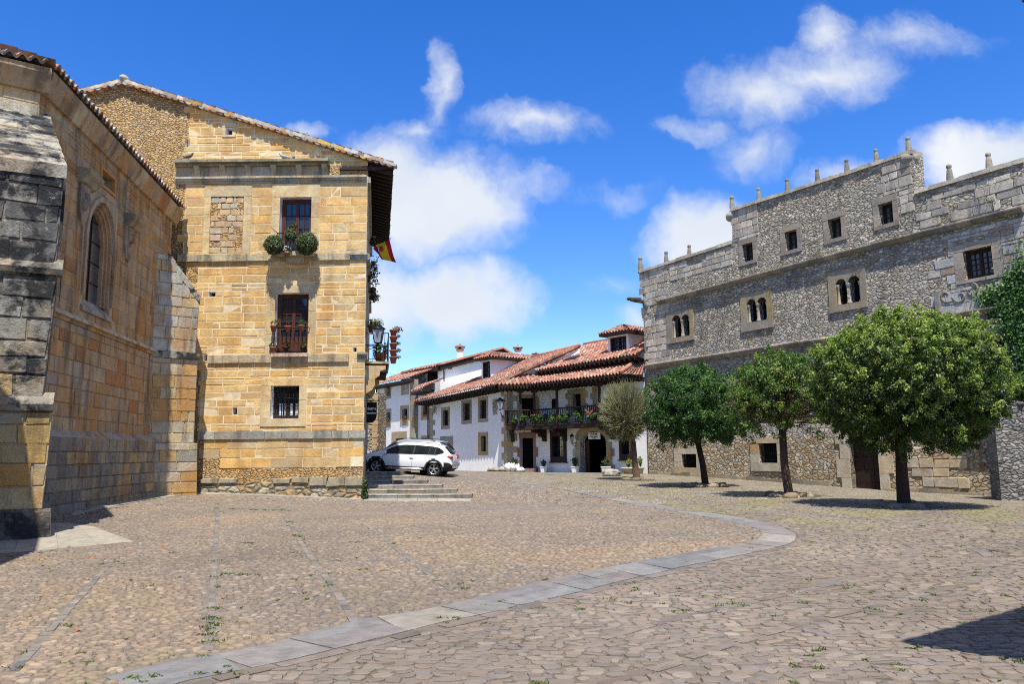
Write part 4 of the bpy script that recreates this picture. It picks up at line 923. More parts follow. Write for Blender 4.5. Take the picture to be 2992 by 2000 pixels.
def make_mansion():
    r = random.Random(5)
    root = thing('mansion', 'tall sunlit sandstone mansion with sloping gable roof and three stacked windows', 'mansion', (MC.x - 5, MY, 0))
    W = MW; X = lambda x, y=900: W.uz(x, y)[0]; Z = lambda y, x=850: W.uz(x, y)[1]
    uR = W.L; ap = W.uz(357, 250); er = W.uz(1147, 489)
    sl = (ap[1] - er[1]) / (ap[0] - er[0])
    zr = lambda u: ap[1] + (u - ap[0]) * sl if u > ap[0] else ap[1] + (u - ap[0]) * .27
    zg = gz(MC.x - 3, MY) - .6
    top = W.rect(816, 576, 910, 741)
    top = W.rect(817, 577, 909, 742); midw = W.rect(803, 857, 901, 1034); low = W.rect(791, 1128, 874, 1224); blind = W.rect(614, 575, 711, 741)
    holes = [W.rect(680, 1192, 693, 1212), W.rect(609, 853, 630, 867), W.rect(1031, 1015, 1042, 1029), W.rect(594, 1037, 607, 1056), W.rect(541, 404, 554, 428), W.rect(851, 454, 863, 470)]
    attic = W.rect(660, 372, 680, 395)
    ops = [top, midw, low, attic] + holes
    outer = [(0, zg), (uR, zg), (uR, zr(uR)), (ap[0], ap[1]), (0, zr(0))]
    mb = MB()
    W.sheet(mb, outer, [rc(*o) for o in ops], .42, m=0, mr=1)
    blk = MB()
    # dressed masonry over the rubble core, with flush pale joints
    def masonry(x0, zs, wr, hol, region=None, edge=.2, joint=.024, palf=None, pal=None, inset=.0):
        k = MB(); u0 = X(x0); z0, z1 = zs[0], zs[-1]; rg_ = clip(rc(u0 + edge * .8, uR, z0, z1), region) if region else rc(u0 + edge * .8, uR, z0, z1)
        hs = [rc(max(h[0], u0 + edge * .8 + .01), h[1], max(h[2], z0 + .01), min(h[3], z1 - .01)) for h in hol if h[0] < uR and h[1] > u0 + edge * .9 and h[2] < z1 - .02 and h[3] > z0 + .02]
        W.sheet(k, rg_, hs, .006, d=.006, m=1)
        ashlar(k, W, u0, uR, zs, wr, pal or PM, r, hol, region, proud=.007, joint=joint, m=0, edge=edge, base=.006, palf=palf, jit=.006)
        k.build('masonry', [MT['ashlar'], MT['mortar']], root)
    S_top = W.rect(794, 538, 934, 745); S_mid = W.rect(778, 836, 923, 1037); S_low = W.rect(762, 1108, 895, 1247); S_att = W.rect(650, 358, 690, 401); S_bl = W.rect(596, 540, 734, 745)
    z_str, z_cor, z_low, z_bs = Z(762), Z(537), Z(1060), Z(1281)
    reg = [(X(508), z_bs), (uR, z_bs), (uR, zr(uR) - .02), (X(508), zr(X(508)) - .02)]
    H = holes
    masonry(512, zcourses(Z(487), zr(X(512)), .26, .36, r), (.5, 1.15), H + [S_att], reg, .25, .03)
    masonry(517, zcourses(Z(763), Z(517), .28, .42, r), (.5, 1.2), H + [S_top, S_bl], None, .15, .022)
    pale = lambda u, z: PMP if u > X(1010) and r.random() < .75 else PM
    masonry(556, zcourses(Z(1060), Z(763), .26, .36, r), (.5, 1.0), H + [S_mid], None, .3, .036)
    masonry(588, zcourses(Z(1283), Z(1060), .27, .36, r), (.5, 1.0), H + [S_low], None, .15, .036, pale)
    PW = [(3, (.60, .43, .20)), (3, (.64, .41, .14)), (1, (.52, .41, .24))]
    masonry(635, zcourses(Z(1368), Z(1283), .34, .42, r), (.55, 1.3), H, None, .5, .016, lambda u, z: PMP if u > X(1020) else PW, PW)
    # blind window: infill of mixed blocks set back in its frame
    ashlar(blk, W, blind[0], blind[1], zcourses(blind[2], blind[3], .22, .3, r), (.25, .5), [(3, (.58, .42, .24)), (2, (.50, .42, .30)), (1, (.56, .40, .28))], r, [], proud=.012, joint=.045, skip=.22, jit=.02)
    mo = mb.build('wall', [MT['rubble_orange'], MT['ashlar']], root)
    iv = MB(); W.slab(iv, [(0.1, zg), (uR - .3, zg), (uR - .3, zr(uR) - .4), (ap[0], ap[1] - .4), (.1, zr(0.1) - .4)], -.9, -.62); iv.build('dark_backing', MT['void'], root, fixn=True)  # black sheet added behind the wall holes so they look dark
    # corner quoins facing the street and the rough footing
    blk.build('infill', [MT['ashlar']], root)
    bs = MB(); W.box(bs, X(560), uR + .05, zg, Z(1408), -.3, .10); 
    for i in range(10):
        a = X(560) + (uR + .05 - X(560)) * i / 10; b = X(560) + (uR + .05 - X(560)) * (i + 1) / 10
        if i in (0, 3, 4): continue
        block(bs, W, rc(a, b, Z(1424 if i > 6 else 1412), Z(1396)), r, (.38, .33, .22), .16, .03, 1, .03)
    bs.build('footing', [MT['rubble_base'], MT['mould_stone']], root)
    # surrounds
    PS = [(3, (.61, .47, .25)), (2, (.57, .46, .27)), (1, (.64, .47, .22))]
    for op_, ot_, nj_ in ((top, S_top, 3), (blind, S_bl, 3), (midw, S_mid, 3), (low, S_low, 2), (attic, S_att, 1)):
        sm = MB(); surround(sm, W, op_, ot_, r, PS, nj=nj_); sm.build('window_surround', MT['ashlar'], root)
    # cornices and string courses
    def mould(ya, yb, x0, x1, ext, n, pal, step=2, name='string_course'):
        cm = MB()
        a, b = X(x0, ya), X(x1, ya); z0, z1 = Z(yb), Z(ya)
        for i in range(n):
            p, q = a + (b - a) * i / n + .004, a + (b - a) * (i + 1) / n - .004; c = pick(pal, r, .1)
            for s in range(step):
                W.box(cm, p, q, z0 + (z1 - z0) * s / step, z0 + (z1 - z0) * (s + 1) / step - .002, -.02, ext * (s + 1) / step + r.uniform(-.004, .004), c)
        return cm.build(name, MT['mould_stone'], root)
    PCO = [(2, (.42, .37, .26)), (1, (.46, .38, .24)), (1, (.34, .32, .25))]
    mould(517, 536, 517, 1073, .16, 11, PCO, 3, 'cornice'); mould(472, 487, 517, 965, .34, 9, [(1, (.24, .23, .16)), (1, (.30, .27, .18))], 2, 'cornice')
    mould(487, 517, 517, 960, .05, 8, [(1, (.36, .29, .19)), (1, (.44, .36, .25))], 1)
    for i in range(6):
        cm = MB(); u = X(560 + 76 * i); cm.prism([W.P(u - .1, z, d) for d, z in ((0, Z(517)), (.08, Z(515)), (.13, Z(500)), (.26, Z(488)), (0, Z(488)))], W.P(.22, 0) - W.P(0, 0), (.42, .35, .23)); cm.build('cornice_bracket', MT['mould_stone'], root, fixn=True)
    mould(743, 763, 522, 1024, .10, 10, [(2, (.46, .40, .25)), (1, (.50, .41, .26))], 1); mould(1037, 1060, 608, 1020, .09, 9, [(2, (.46, .38, .24)), (1, (.52, .41, .30))], 1)
    mould(1260, 1283, 580, 1068, .07, 10, [(2, (.38, .36, .28)), (1, (.30, .29, .24))], 1)
    mould(742, 763, 1024, 1075, .15, 1, [(1, (.40, .37, .29))], 3); mould(1033, 1052, 1044, 1074, .15, 1, [(1, (.33, .32, .26))], 3)
    # windows
    casement(root, W, top[0] + .02, top[1] - .02, top[2], top[3] - .02, -.28, 2, 4, .08, .03, label='top floor glazed door behind the bushy pots')
    casement(root, W, midw[0] + .02, midw[1] - .02, midw[2], midw[3] - .02, -.28, 2, 5, .08, .03, panel=.62, label='middle floor panelled glazed door')
    casement(root, W, low[0] + .02, low[1] - .02, low[2], low[3] - .02, -.34, 2, 2, .07, .03, mat='dark_wood', curtain=.62, label='barred ground floor window with white curtains')
    g = MB(); W.box(g, attic[0], attic[1], attic[2], attic[3], -.4, -.36); g.build('attic_window', MT['glass'], root)
    g = MB(); grille(g, W, low[0] + .03, low[1] - .03, low[2] + .02, low[3], -.1, 7, 4); g.build('window_grille', MT['iron'], root)
    for (o, zt) in ((top, .80), (midw, 1.0)):
        g = MB()
        a, b = o[0] - .05, o[1] + .05
        g.tube([W.P(a, o[2] + zt, .12), W.P(b, o[2] + zt, .12)], .022, 6); g.tube([W.P(a, o[2] + .1, .12), W.P(b, o[2] + .1, .12)], .014, 6)
        g.tube([W.P(a, o[2] + zt, .12), W.P(a, o[2] + zt, -.05)], .016, 6); g.tube([W.P(b, o[2] + zt, .12), W.P(b, o[2] + zt, -.05)], .016, 6)
        for i in range(9):
            u = a + (b - a) * (i + .5) / 9; p = W.P(u, o[2], .12)
            g.lathe((p.x, p.y, p.z), [(.009, .0), (.009, zt * .45), (.026, zt * .55), (.012, zt * .62), (.02, zt * .75), (.009, zt * .8), (.009, zt)], 6)
        if o is top: g.tube([W.P(top[0] - .25, top[2] + 1.0, .28), W.P(top[0] - .02, top[2] + .8, .12)], .012, 5)
        g.build('balcony_rail', MT['iron'], root)
    g = MB()
    for o, x0, x1 in ((top, 806, 918),):
        g.build('balcony_slab', MT['mould_stone'], root) if g.f else None
        W.box(g, X(x0), X(x1), o[2] - .16, o[2] + .0, 0, .42, (.45, .38, .25)); W.box(g, X(x0) + .4, X(x1) - .4, o[2] - .42, o[2] - .16, 0, .22, (.45, .36, .24))
    g.build('balcony_slab', MT['mould_stone'], root); g = MB()
    W.box(g, X(800), X(906), midw[2] - .14, midw[2] + .0, 0, .2, (.52, .38, .28))
    g.build('balcony_slab', MT['mould_stone'], root)
    # street side wall, eaves and beams
    s = MB(); zt = er[1] - .1
    MS.sheet(s, rc(0, 12, zg, zr(uR) - .02), [], col=(.5, .4, .25)); 
    s.prism([Vector((MC.x, MC.y, zg)), Vector((MC.x, MC.y, zr(uR))), Vector((MC.x, MC.y, zr(uR)))], (0, 0, 0))
    ashlar(s, MS, .05, 12, zcourses(zg + .3, zr(uR) - .4, .3, .42, r), (.5, 1.0), [(1, (.42, .36, .25)), (1, (.36, .32, .24))], r, [], proud=.02, joint=.02)
    for zq in (Z(752), Z(1043), Z(527)): MS.box(s, .0, 12, zq - .13, zq + .12, -.01, .13, (.36, .33, .26))
    s.build('side_wall', [MT['mould_stone']], root)
    y0 = MY - .22; a0 = atY(1148, 482, y0); dz = Vector((SD.x * 11.7, SD.y * 11.7, 0)); rg = atY(357, 236, y0); zl = lambda x: rg.z + (x - rg.x) * (a0.z - rg.z) / (a0.x - rg.x)
    lx = W.P(0, 0).x - .3
    rf = MB()
    tiles(rf, a0, a0 + dz, rg + dz, rg, r, TILE_OLD, .25, .45, .06)
    tiles(rf, Vector((lx, y0, rg.z - (rg.x - lx) * .27)), Vector((lx, y0 + 11.5, rg.z - (rg.x - lx) * .27)), rg + dz, rg, r, TILE_OLD, .25, .45, .06)
    # verge: short tiles laid across the gable edge, and the stack of cover tiles above them
    LP = [(3, (.44, .40, .33)), (2, (.36, .27, .20)), (2, (.50, .46, .38)), (1, (.48, .26, .15)), (.6, (.50, .33, .08))]
    def verge(p, q):
        n = int((q - p).length / .27)
        for i in range(n):
            c = p.lerp(q, (i + .5) / n); t = (q - p).normalized(); nn = Vector((-t.z, 0, t.x)) if t.x > 0 else Vector((t.z, 0, -t.x))
            if nn.z < 0: nn = -nn
            k = 8; R_ = .13; vs = []
            for yy in (0, .5):
                for j in range(k + 1):
                    an = math.pi * j / k; vs.append(c + t * (R_ * math.cos(an)) - nn * .03 - nn * (R_ * math.sin(an) * .7) + Vector((0, yy - .02 * (i % 3), 0)))
            rf.idx(vs, [(j, j + 1, k + 2 + j, k + 1 + j) for j in range(k)] + [tuple(range(k, -1, -1))], pick(TILE_OLD, r, .2), 0, False)
            col = pick(LP, r, .2); L = (q - p).length / n * 1.9
            yo = Vector((0, -.006 * (i % 4) - .004 * r.random(), 0)); a_ = c - t * L * .5 + yo; b_ = c + t * L * .5 + yo; h = .055 + .03 * r.random()
            rf.hexa([a_ - nn * .04, b_ - nn * .02, b_ - nn * .02 + Vector((0, .34, 0)), a_ - nn * .04 + Vector((0, .34, 0)), a_ + nn * (h + .05), b_ + nn * h, b_ + nn * h + Vector((0, .34, 0)), a_ + nn * (h + .05) + Vector((0, .34, 0))], col)
    for q_ in (a0, Vector((lx, y0, rg.z - (rg.x - lx) * .27))):
        rf.hexa([rg + Vector((0, .05, -.05)), q_ + Vector((0, .05, -.05)), q_ + Vector((0, .4, -.05)), rg + Vector((0, .4, -.05)), rg + Vector((0, .05, .07)), q_ + Vector((0, .05, .07)), q_ + Vector((0, .4, .07)), rg + Vector((0, .4, .07))], (.36, .31, .24))
    verge(rg, a0); verge(rg, Vector((lx, y0, rg.z - (rg.x - lx) * .27)))
    rf.blob(rg + Vector((0, .2, .16)), (.16, .3, .16), (.40, .37, .30))
    rf.build('roof', MT['tile'], root)
    ev = MB(); wz = zr(uR)
    u_out = a0.x; 
    p0 = Vector((MC.x, MY + .02, wz - .12)); p1 = Vector((a0.x - .03, MY - .12, a0.z - .16))
    ev.hexa([Vector((MC.x - .3, MY + .02, wz - .02)), Vector((a0.x, MY - .1, a0.z - .12)), Vector((a0.x, MY - .1, a0.z - .12)) + dz, Vector((MC.x - .3, MY, wz - .02)) + dz] + [Vector((MC.x - .3, MY + .02, wz + .06)), Vector((a0.x, MY - .1, a0.z - .05)), Vector((a0.x, MY - .1, a0.z - .05)) + dz, Vector((MC.x - .3, MY, wz + .06)) + dz])
    n = 26
    for i in range(n):
        o = Vector((SD.x, SD.y, 0)) * (.1 + 11.4 * i / (n - 1)); a = Vector((MC.x - .2, MY, wz - .14)) + o; b = Vector((a0.x - .05, MY - .08, a0.z - .24)) + o; w = Vector((SD.x, SD.y, 0)) * .12
        ev.hexa([a - Vector((0, 0, .14)), b - Vector((0, 0, .1)), b - Vector((0, 0, .1)) + w, a - Vector((0, 0, .14)) + w, a + Vector((0, 0, .1)), b + Vector((0, 0, .1)), b + w + Vector((0, 0, .1)), a + w + Vector((0, 0, .1))])
    W.box(ev, X(985), uR + .98, Z(498, 1060), Z(490, 1060), -.04, .1)
    ev.build('eave_beams', MT['dark_wood'], root)
    # street balcony with stone corbel
    bm = MB(); uB0, uB1 = .7, 4.6; zB = atY(1120, 1062, 31.5).z; EX = .95
    MS.box(bm, uB0, uB1, zB - .10, zB, 0, EX, (.42, .35, .24), 0); MS.box(bm, uB0 + .05, uB1 - .05, zB - .2, zB - .1, 0, EX - .06, (.42, .35, .24), 1)
    for i in range(8): MS.box(bm, uB0 + .1 + i * .5, uB0 + .25 + i * .5, zB - .42, zB - .2, 0, EX - .1, (1, 1, 1), 1)
    bo = bm.build('balcony', [MT['mould_stone'], MT['dark_wood']], root)
    c = MB(); zz = zB - .22
    pr = [(0, zz), (EX * .85, zz), (EX * .85, zz - .14), (EX * .62, zz - .2), (EX * .6, zz - .38), (EX * .42, zz - .5), (EX * .42, zz - .75), (EX * .3, zz - .95), (EX * .12, zz - 1.05), (0, zz - 1.1)]
    for u in (.35, 3.9): c = MB(); c.prism([MS.P(u, q, d) for d, q in pr], MS.P(.34, 0) - MS.P(0, 0), (.50, .38, .2)); c.build('corbel', MT['ashlar'], bo, fixn=True)
    c = MB(); zt = zB + 1.12
    rail = [MS.P(uB0, zt, 0), MS.P(uB0, zt, EX - .04), MS.P(uB1, zt, EX - .04), MS.P(uB1, zt, 0)]; c.tube(rail, .022, 6, sm=False)
    c.tube([p - Vector((0, 0, 1.04)) for p in rail], .014, 6, sm=False)
    for i in range(7): c.tube([MS.P(uB0, zB, (EX - .04) * i / 6), MS.P(uB0, zt, (EX - .04) * i / 6)], .010, 5)
    for i in range(30): c.tube([MS.P(uB0 + (uB1 - uB0) * i / 29, zB, EX - .04), MS.P(uB0 + (uB1 - uB0) * i / 29, zt, EX - .04)], .010, 5)
    c.build('railing', MT['iron'], bo)
    # aerial on the roof belongs to the roofline
    c = MB(); b = atY(862, 395, MY + 3); z0 = zl(b.x) - .2; z1 = b.z + .1
    c.tube([(b.x, b.y, z0), (b.x, b.y, z1)], .012, 5); 
    for i, w in enumerate((.35, .28, .22)): c.tube([(b.x - w, b.y + .1 * i, z1 - .08 * i), (b.x + w * .5, b.y + .1 * i, z1 - .08 * i - .05)], .008, 4)
    e = atY(886, 390, MY + 3)
    for dx in (-.1, 0, .1): c.tube([(e.x + dx * 2, e.y, zl(e.x) - .2), (e.x + dx * 2, e.y, e.z + .05)], .008, 4)
    c.tube([(e.x - .2, e.y, e.z), (e.x + .2, e.y, e.z)], .008, 4)
    c.build('aerial', MT['pipe'], root)
make_mansion()
# footing of broad steps up the street
def make_steps():
    r = random.Random(9); mb = MB()
    for i in range(6):
        Y = STEPY[i]; t = atY(1200, STEPT[i], Y).z; b = t - .45; xr = atY(STEPX[i], STEPT[i], Y).x; xl = MC.x + SD.x * max(0, (Y - MY)) - .05
        yb = STEPY[i] + 1.25 if i < 5 else STEPY[i] + 4; n = max(2, int((xr - xl) / 1.15)); xs = [xl + (xr - xl) * (k + (r.uniform(-.2, .2) if 0 < k < n else 0)) / n for k in range(n + 1)]
        for a, c in zip(xs[:-1], xs[1:]):
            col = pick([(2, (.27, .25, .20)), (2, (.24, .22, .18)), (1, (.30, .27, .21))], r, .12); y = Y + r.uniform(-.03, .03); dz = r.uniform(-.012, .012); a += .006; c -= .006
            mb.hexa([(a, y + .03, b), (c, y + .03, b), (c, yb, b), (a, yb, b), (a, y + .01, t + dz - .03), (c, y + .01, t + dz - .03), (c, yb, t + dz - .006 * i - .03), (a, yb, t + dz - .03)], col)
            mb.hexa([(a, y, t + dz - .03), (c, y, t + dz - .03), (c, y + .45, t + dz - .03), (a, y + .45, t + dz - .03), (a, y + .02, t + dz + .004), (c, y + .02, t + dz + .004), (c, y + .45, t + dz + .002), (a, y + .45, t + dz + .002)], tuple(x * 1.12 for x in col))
    o = mb.build('stone_steps', MT['step_stone']); tag(o, 'six broad weathered stone steps beside the sandstone mansion', 'steps')
make_steps()
# ------------------------------------------------------------------ white houses at the back
PQ = [(3, (.40, .33, .22)), (2, (.36, .31, .23)), (1, (.46, .32, .14)), (1, (.33, .30, .25))]
def on_plane(px, py, P0, N):
    d = ray(px, py); return O + d * ((P0 - O).dot(N) / d.dot(N))
def frame_win(parent, fm, W, fpx, gpx, r, cols=2, rows=3, d=-.12, mat='dark_wood', proud=.03, label=None):
    o = W.rect(*fpx); i = W.rect(*gpx); frame_rect(fm, W, o, i, -.3, proud, pick(PQ, r, .08))
    return i
def chimney(parent, x0, x1, yt, yb, Y, r):
    a, b = atY(x0, yb, Y), atY(x1, yt, Y); w = (b.x - a.x); h = b.z - a.z; m = MB()
    m.box(a.x, b.x, Y, Y + w, a.z - 1.2, a.z + h * .62, (1, 1, 1), 0)
    m.box(a.x - .08, b.x + .08, Y - .08, Y + w + .08, a.z + h * .62, a.z + h * .68, (.4, .2, .13), 1)
    for dx in (0, w - .1):
        for dy in (0, w - .1): m.box(a.x + dx, a.x + dx + .1, Y + dy, Y + dy + .1, a.z + h * .68, a.z + h * .8, (1, 1, 1), 0)
    m.box(a.x + .12, b.x - .12, Y + .12, Y + w - .12, a.z + h * .68, a.z + h * .8, (.01, .01, .01), 1)
    m.box(a.x - .16, b.x + .16, Y - .16, Y + w + .16, a.z + h * .8, a.z + h * .86, (.36, .17, .11), 1)
    c = Vector((a.x + w / 2, Y + w / 2, b.z)); q = [Vector((a.x - .16, Y - .16, a.z + h * .86)), Vector((b.x + .16, Y - .16, a.z + h * .86)), Vector((b.x + .16, Y + w + .16, a.z + h * .86)), Vector((a.x - .16, Y + w + .16, a.z + h * .86))]
    for i in range(4): m.face([q[i], q[(i + 1) % 4], c], pick(TILE_RED, r), 1)
    m.lathe((c.x, c.y, c.z - .08), [(.1, 0), (.06, .12), (.0, .2)], 6, (.3, .14, .09), 1)
    m.build('chimney', [MT['plaster'], MT['tile']], parent, fixn=True)
def dormer(parent, W, base, wid, hgt, dep, r, cols=2, rows=3, ov=.38):
    """dormer standing on a roof: base is its front left foot, W gives the facade direction"""
    t = Vector((W.t.x, W.t.y, 0)); inn = Vector((-W.n.x, -W.n.y, 0)); D = Wall((base.x, base.y), (base.x + t.x * wid, base.y + t.y * wid)); z0, z1 = base.z - .5, base.z + hgt
    m = MB(); zb = base.z + .12
    fr = (.16, wid - .16, zb, z1 - .1)
    D.sheet(m, rc(0, wid, z0, z1), [rc(*fr)], .2)
    for u in (0, wid): m.face([D.P(u, z0, 0), D.P(u, z0, -dep), D.P(u, z1, -dep), D.P(u, z1, 0)])
    o = m.build('dormer', MT['plaster'], parent)
    f = MB(); frame_rect(f, D, fr, (fr[0] + .1, fr[1] - .1, fr[2] + .1, fr[3] - .1), -.14, -.02)
    for k in range(1, 2 * cols): D.box(f, fr[0] + (fr[1] - fr[0]) * k / (2 * cols) - .02 * (2 if k == cols else 1), fr[0] + (fr[1] - fr[0]) * k / (2 * cols) + .02 * (2 if k == cols else 1), fr[2] + .1, fr[3] - .1, -.12, -.05)
    for k in range(1, rows): D.box(f, fr[0] + .1, fr[1] - .1, fr[2] + (fr[3] - fr[2]) * k / rows - .02, fr[2] + (fr[3] - fr[2]) * k / rows + .02, -.115, -.055)
    D.box(f, fr[0], fr[1], fr[2], fr[3], -.2, -.16, (1, 1, 1), 1)
    f.build('dormer_window', [MT['dark_wood'], MT['glass']], o)
    s = MB(); s.hexa([D.P(-ov, z1, ov), D.P(wid + ov, z1, ov), D.P(wid + ov, z1, -dep), D.P(-ov, z1, -dep), D.P(-ov, z1 + .16, ov), D.P(wid + ov, z1 + .16, ov), D.P(wid + ov, z1 + .16, -dep), D.P(-ov, z1 + .16, -dep)]); s.build('dormer_eave', MT['dark_wood'], o)
    k = MB(); zt = z1 + .12; rh = (wid / 2 + ov) * .42; A, B = D.P(wid / 2, zt + rh, -.5), D.P(wid / 2, zt + rh, -dep)
    a, b, c, d = D.P(-ov, zt, ov), D.P(wid + ov, zt, ov), D.P(wid + ov, zt, -dep), D.P(-ov, zt, -dep)
    tiles(k, a, b, A, A - t * .01, r, TILE_RED, .24, .4, .05); tiles(k, b, c, B, A, r, TILE_RED, .24, .4, .05); tiles(k, d, a, A, B, r, TILE_RED, .24, .4, .05)
    k.tube([A, B], .1, 8, pick(TILE_RED, r)); k.build('dormer_roof', MT['tile'], o)
Q = atY(1483, 1300, 50); dL = Vector((-.588, .809))
LWx = Wall((Q.x + dL.x * 30, Q.y + dL.y * 30), (Q.x, Q.y)); _e = LWx.pt(1254, 1250); LW = Wall((_e.x, _e.y), (Q.x, Q.y))
_c = atY(1590, 1300, 49.7); WW = Wall((Q.x, Q.y), (_c.x, _c.y)); _n = Wall((_c.x, _c.y), (_c.x + .64 * 20, _c.y - .77 * 20)); _k = _n.pt(1888, 1200); NW = Wall((_c.x, _c.y), (_k.x, _k.y))
def roof_eave(mb, p, q, h=.2, m=0):
    pass
def make_white_house():
    r = random.Random(31)
    root = thing('white_house', 'white house with dark timber balcony, sandstone quoins and red tiled roofs', 'house', (Q.x, Q.y, 0))
    zL0, zL1 = LW.uz(1243, 1171, 1.05)[1], LW.uz(1468, 1122, 1.05)[1]; g0 = gz(Q.x, Q.y) - .5
    mb = MB()
    wins = [((1290, 1191, 1314, 1255), (1295, 1200, 1311, 1245)), ((1349, 1170, 1378, 1240), (1354.5, 1179, 1373.4, 1229)), ((1397, 1161, 1426, 1234.5), (1402, 1170, 1421.6, 1224))]
    low = ((1398, 1264, 1426, 1331), (1406, 1275, 1420.5, 1320)); slab_ = ((1286, 1276, 1324, 1345), (1290, 1290, 1320, 1344))
    holes = [rc(*LW.rect(*g)) for f, g in wins] + [rc(*LW.rect(*low[1]))]
    LW.sheet(mb, [(0, g0), (LW.L, g0), (LW.L, zL1), (0, zL0)], holes, .3)
    for f, g in wins + [low]: fm = MB(); frame_rect(fm, LW, LW.rect(*f), LW.rect(*g), -.3, .03, pick(PQ, r, .08)); fm.build('window_frame', MT['quoin_stone'], root)
    fm = MB(); LW.box(fm, *LW.rect(*slab_[0]), -.1, .025, (.32, .28, .22)); fm.build('blocked_doorway', MT['quoin_stone'], root)
    fm = MB()
    for f, g in wins: 
        i = LW.rect(*g); casement(root, LW, i[0], i[1], i[2], i[3], -.14, 1, 3, .07, .03, 'dark_wood', 'glass', leaves_=2)
    i = LW.rect(*low[1]); casement(root, LW, i[0], i[1], i[2], i[3], -.2, 1, 2, .07, .03, 'dark_wood', 'glass', leaves_=2, label='small dark ground floor window in the left facade')
    # quoins at both ends of the left facade, toothed
    zz = zcourses(g0, zL1 - .35, .36, .46, r)
    for k, (a, b) in enumerate(zip(zz[:-1], zz[1:])):
        l = .62 if k % 2 else .36; l2 = .36 if k % 2 else .62; c = pick(PQ, r)
        LW.box(fm, LW.L - l, LW.L + .035, a + .005, b - .005, -.02, .035, c); WW.box(fm, .0, l2, a + .005, b - .005, -.02, .035, c)
    fm.build('quoins', MT['quoin_stone'], root); fm = MB(); zz = zcourses(g0, zL0 - .5, .36, .46, r)
    for k, (a, b) in enumerate(zip(zz[:-1], zz[1:])): LW.box(fm, .0, .85 if k % 2 else .5, a + .005, b - .005, -.02, .035, pick(PQ, r))
    fm.build('quoins', MT['quoin_stone'], root); fm = MB()
    # carved stone shield by the lantern
    u, z = LW.uz(1447, 1190); LW.box(fm, u - .22, u + .22, z - .5, z + .5, 0, .06, (.40, .36, .29))
    for k in range(9): fm.blob(LW.P(u + r.uniform(-.15, .15), z + r.uniform(-.4, .4), .06), (.09, .06, .1), (.42, .38, .3), amp=.4, seed=k, nu=7, nv=5)
    fm.build('carved_shield', MT['quoin_stone'], root); fm = MB()
    # wing
    zW = LW.uz(1480, 1120)[1] + .3
    door = WW.rect(1525.5, 1281, 1557.7, 1369.5); doS = WW.rect(1512, 1265, 1572, 1382); ud = WW.rect(1523, 1164, 1558, 1224)
    WW.sheet(mb, rc(0, WW.L, g0, zW), [rc(*door), rc(*ud)], .35)
    RS = [(2, (1, 1, 1)), (1, (.85, .88, .9)), (1, (1.15, 1.1, 1.05))]; rs = MB()
    WW.box(rs, doS[0] + .12, doS[1] - .12, door[3], doS[3], -.3, .05, (1, 1, 1))
    for s, (a, b) in enumerate(((doS[0], door[0]), (door[1], doS[1]))):
        for k in range(4):
            z0 = g0 + .2 + (door[3] - g0 - .2) * k / 4; z1 = g0 + .2 + (door[3] - g0 - .2) * (k + 1) / 4; e = .14 if k % 2 else .0
            WW.box(rs, a + (e if s == 0 else 0), b - (e if s else 0), z0 + .004, z1 - .004, -.3, .05, pick(RS, r, .08))
    WW.box(rs, doS[0] + .2, doS[1] - .1, g0, gz(WW.P(.9, 0).x, WW.P(.9, 0).y) + .2, .05, .35, (1, .95, .95))
    rs.build('door_surround', MT['red_stone'], root)
    v = MB(); WW.box(v, door[0] - .5, door[1] + .5, door[2] - .4, door[3] + .2, -.8, -.75); WW.box(v, door[1] + .06, door[1] + .1, door[2] - .4, door[3] + .2, -.75, -.36); WW.box(v, door[0] - .1, door[0] - .06, door[2] - .4, door[3] + .2, -.75, -.36); WW.box(v, door[0] - .1, door[1] + .1, door[3] + .05, door[3] + .1, -.75, -.36); v.build('doorway', MT['void'], root); v = MB(); WW.box(v, ud[0], ud[1], ud[2], ud[3], -.3, -.26); v.build('upper_doorway', MT['void'], root)  # black boxes paint the darkness behind both doorways
    # main facade with carriage arch
    g1 = gz(NW.P(8, 0).x, NW.P(8, 0).y) - .5; zU = NW.uz(1720, 1060, 0)[1] + .2
    R_ = NW.rect; w1 = R_(1611.6, 1271, 1653.5, 1343); w2 = R_(1813, 1272, 1852, 1336); ar = R_(1697, 1262, 1772.8, 1384); d2 = R_(1674.5, 1152, 1698.5, 1215); w3 = R_(1611, 1166, 1626.6, 1195)
    arp = archp(ar[0], ar[1], g1, ar[3], .62, 12)
    NW.sheet(mb, [(0, g1), (NW.L, g1), (NW.L, zU), (0, zU)], [rc(*w1), rc(*w2), arp, rc(*d2), rc(*w3)], .35)
    mb.build('wall', MT['plaster'], root)
    # body behind the facades
    bd = MB(); inn = Vector((.7, .72, 0)) * 6
    a = LW.P(0, 0, -.5); 
    zt = zL1 - .4
    for W_, z_ in ((LW, zL0 - .3), (WW, zW - .2), (NW, zU - .2)):
        bd.hexa([W_.P(0, g0, -3.3), W_.P(W_.L, g0, -3.3), W_.P(W_.L, g0, -5), W_.P(0, g0, -5), W_.P(0, z_, -3.3), W_.P(W_.L, z_, -3.3), W_.P(W_.L, z_, -5), W_.P(0, z_, -5)])
    bd.face([LW.P(0, g0, 0), LW.P(0, g0, -5), LW.P(0, zL0 + 2, -5), LW.P(0, zL0, 0)])
    bd.build('back_wall', MT['plaster'], root)
    # sandstone arch
    n = 9; po = archp(ar[0] - .42, ar[1] + .42, g1, ar[3] + .42, .80, 12); pi_ = archp(ar[0], ar[1], g1, ar[3], .62, 12)
    for i in range(2, len(pi_) - 1):
        NW.slab(fm, [pi_[i], po[i], po[i + 1], pi_[i + 1]], -.32, .05, pick(PQ, r, .08))
    zz = zcourses(g1, ar[3] - .62, .38, .52, r)
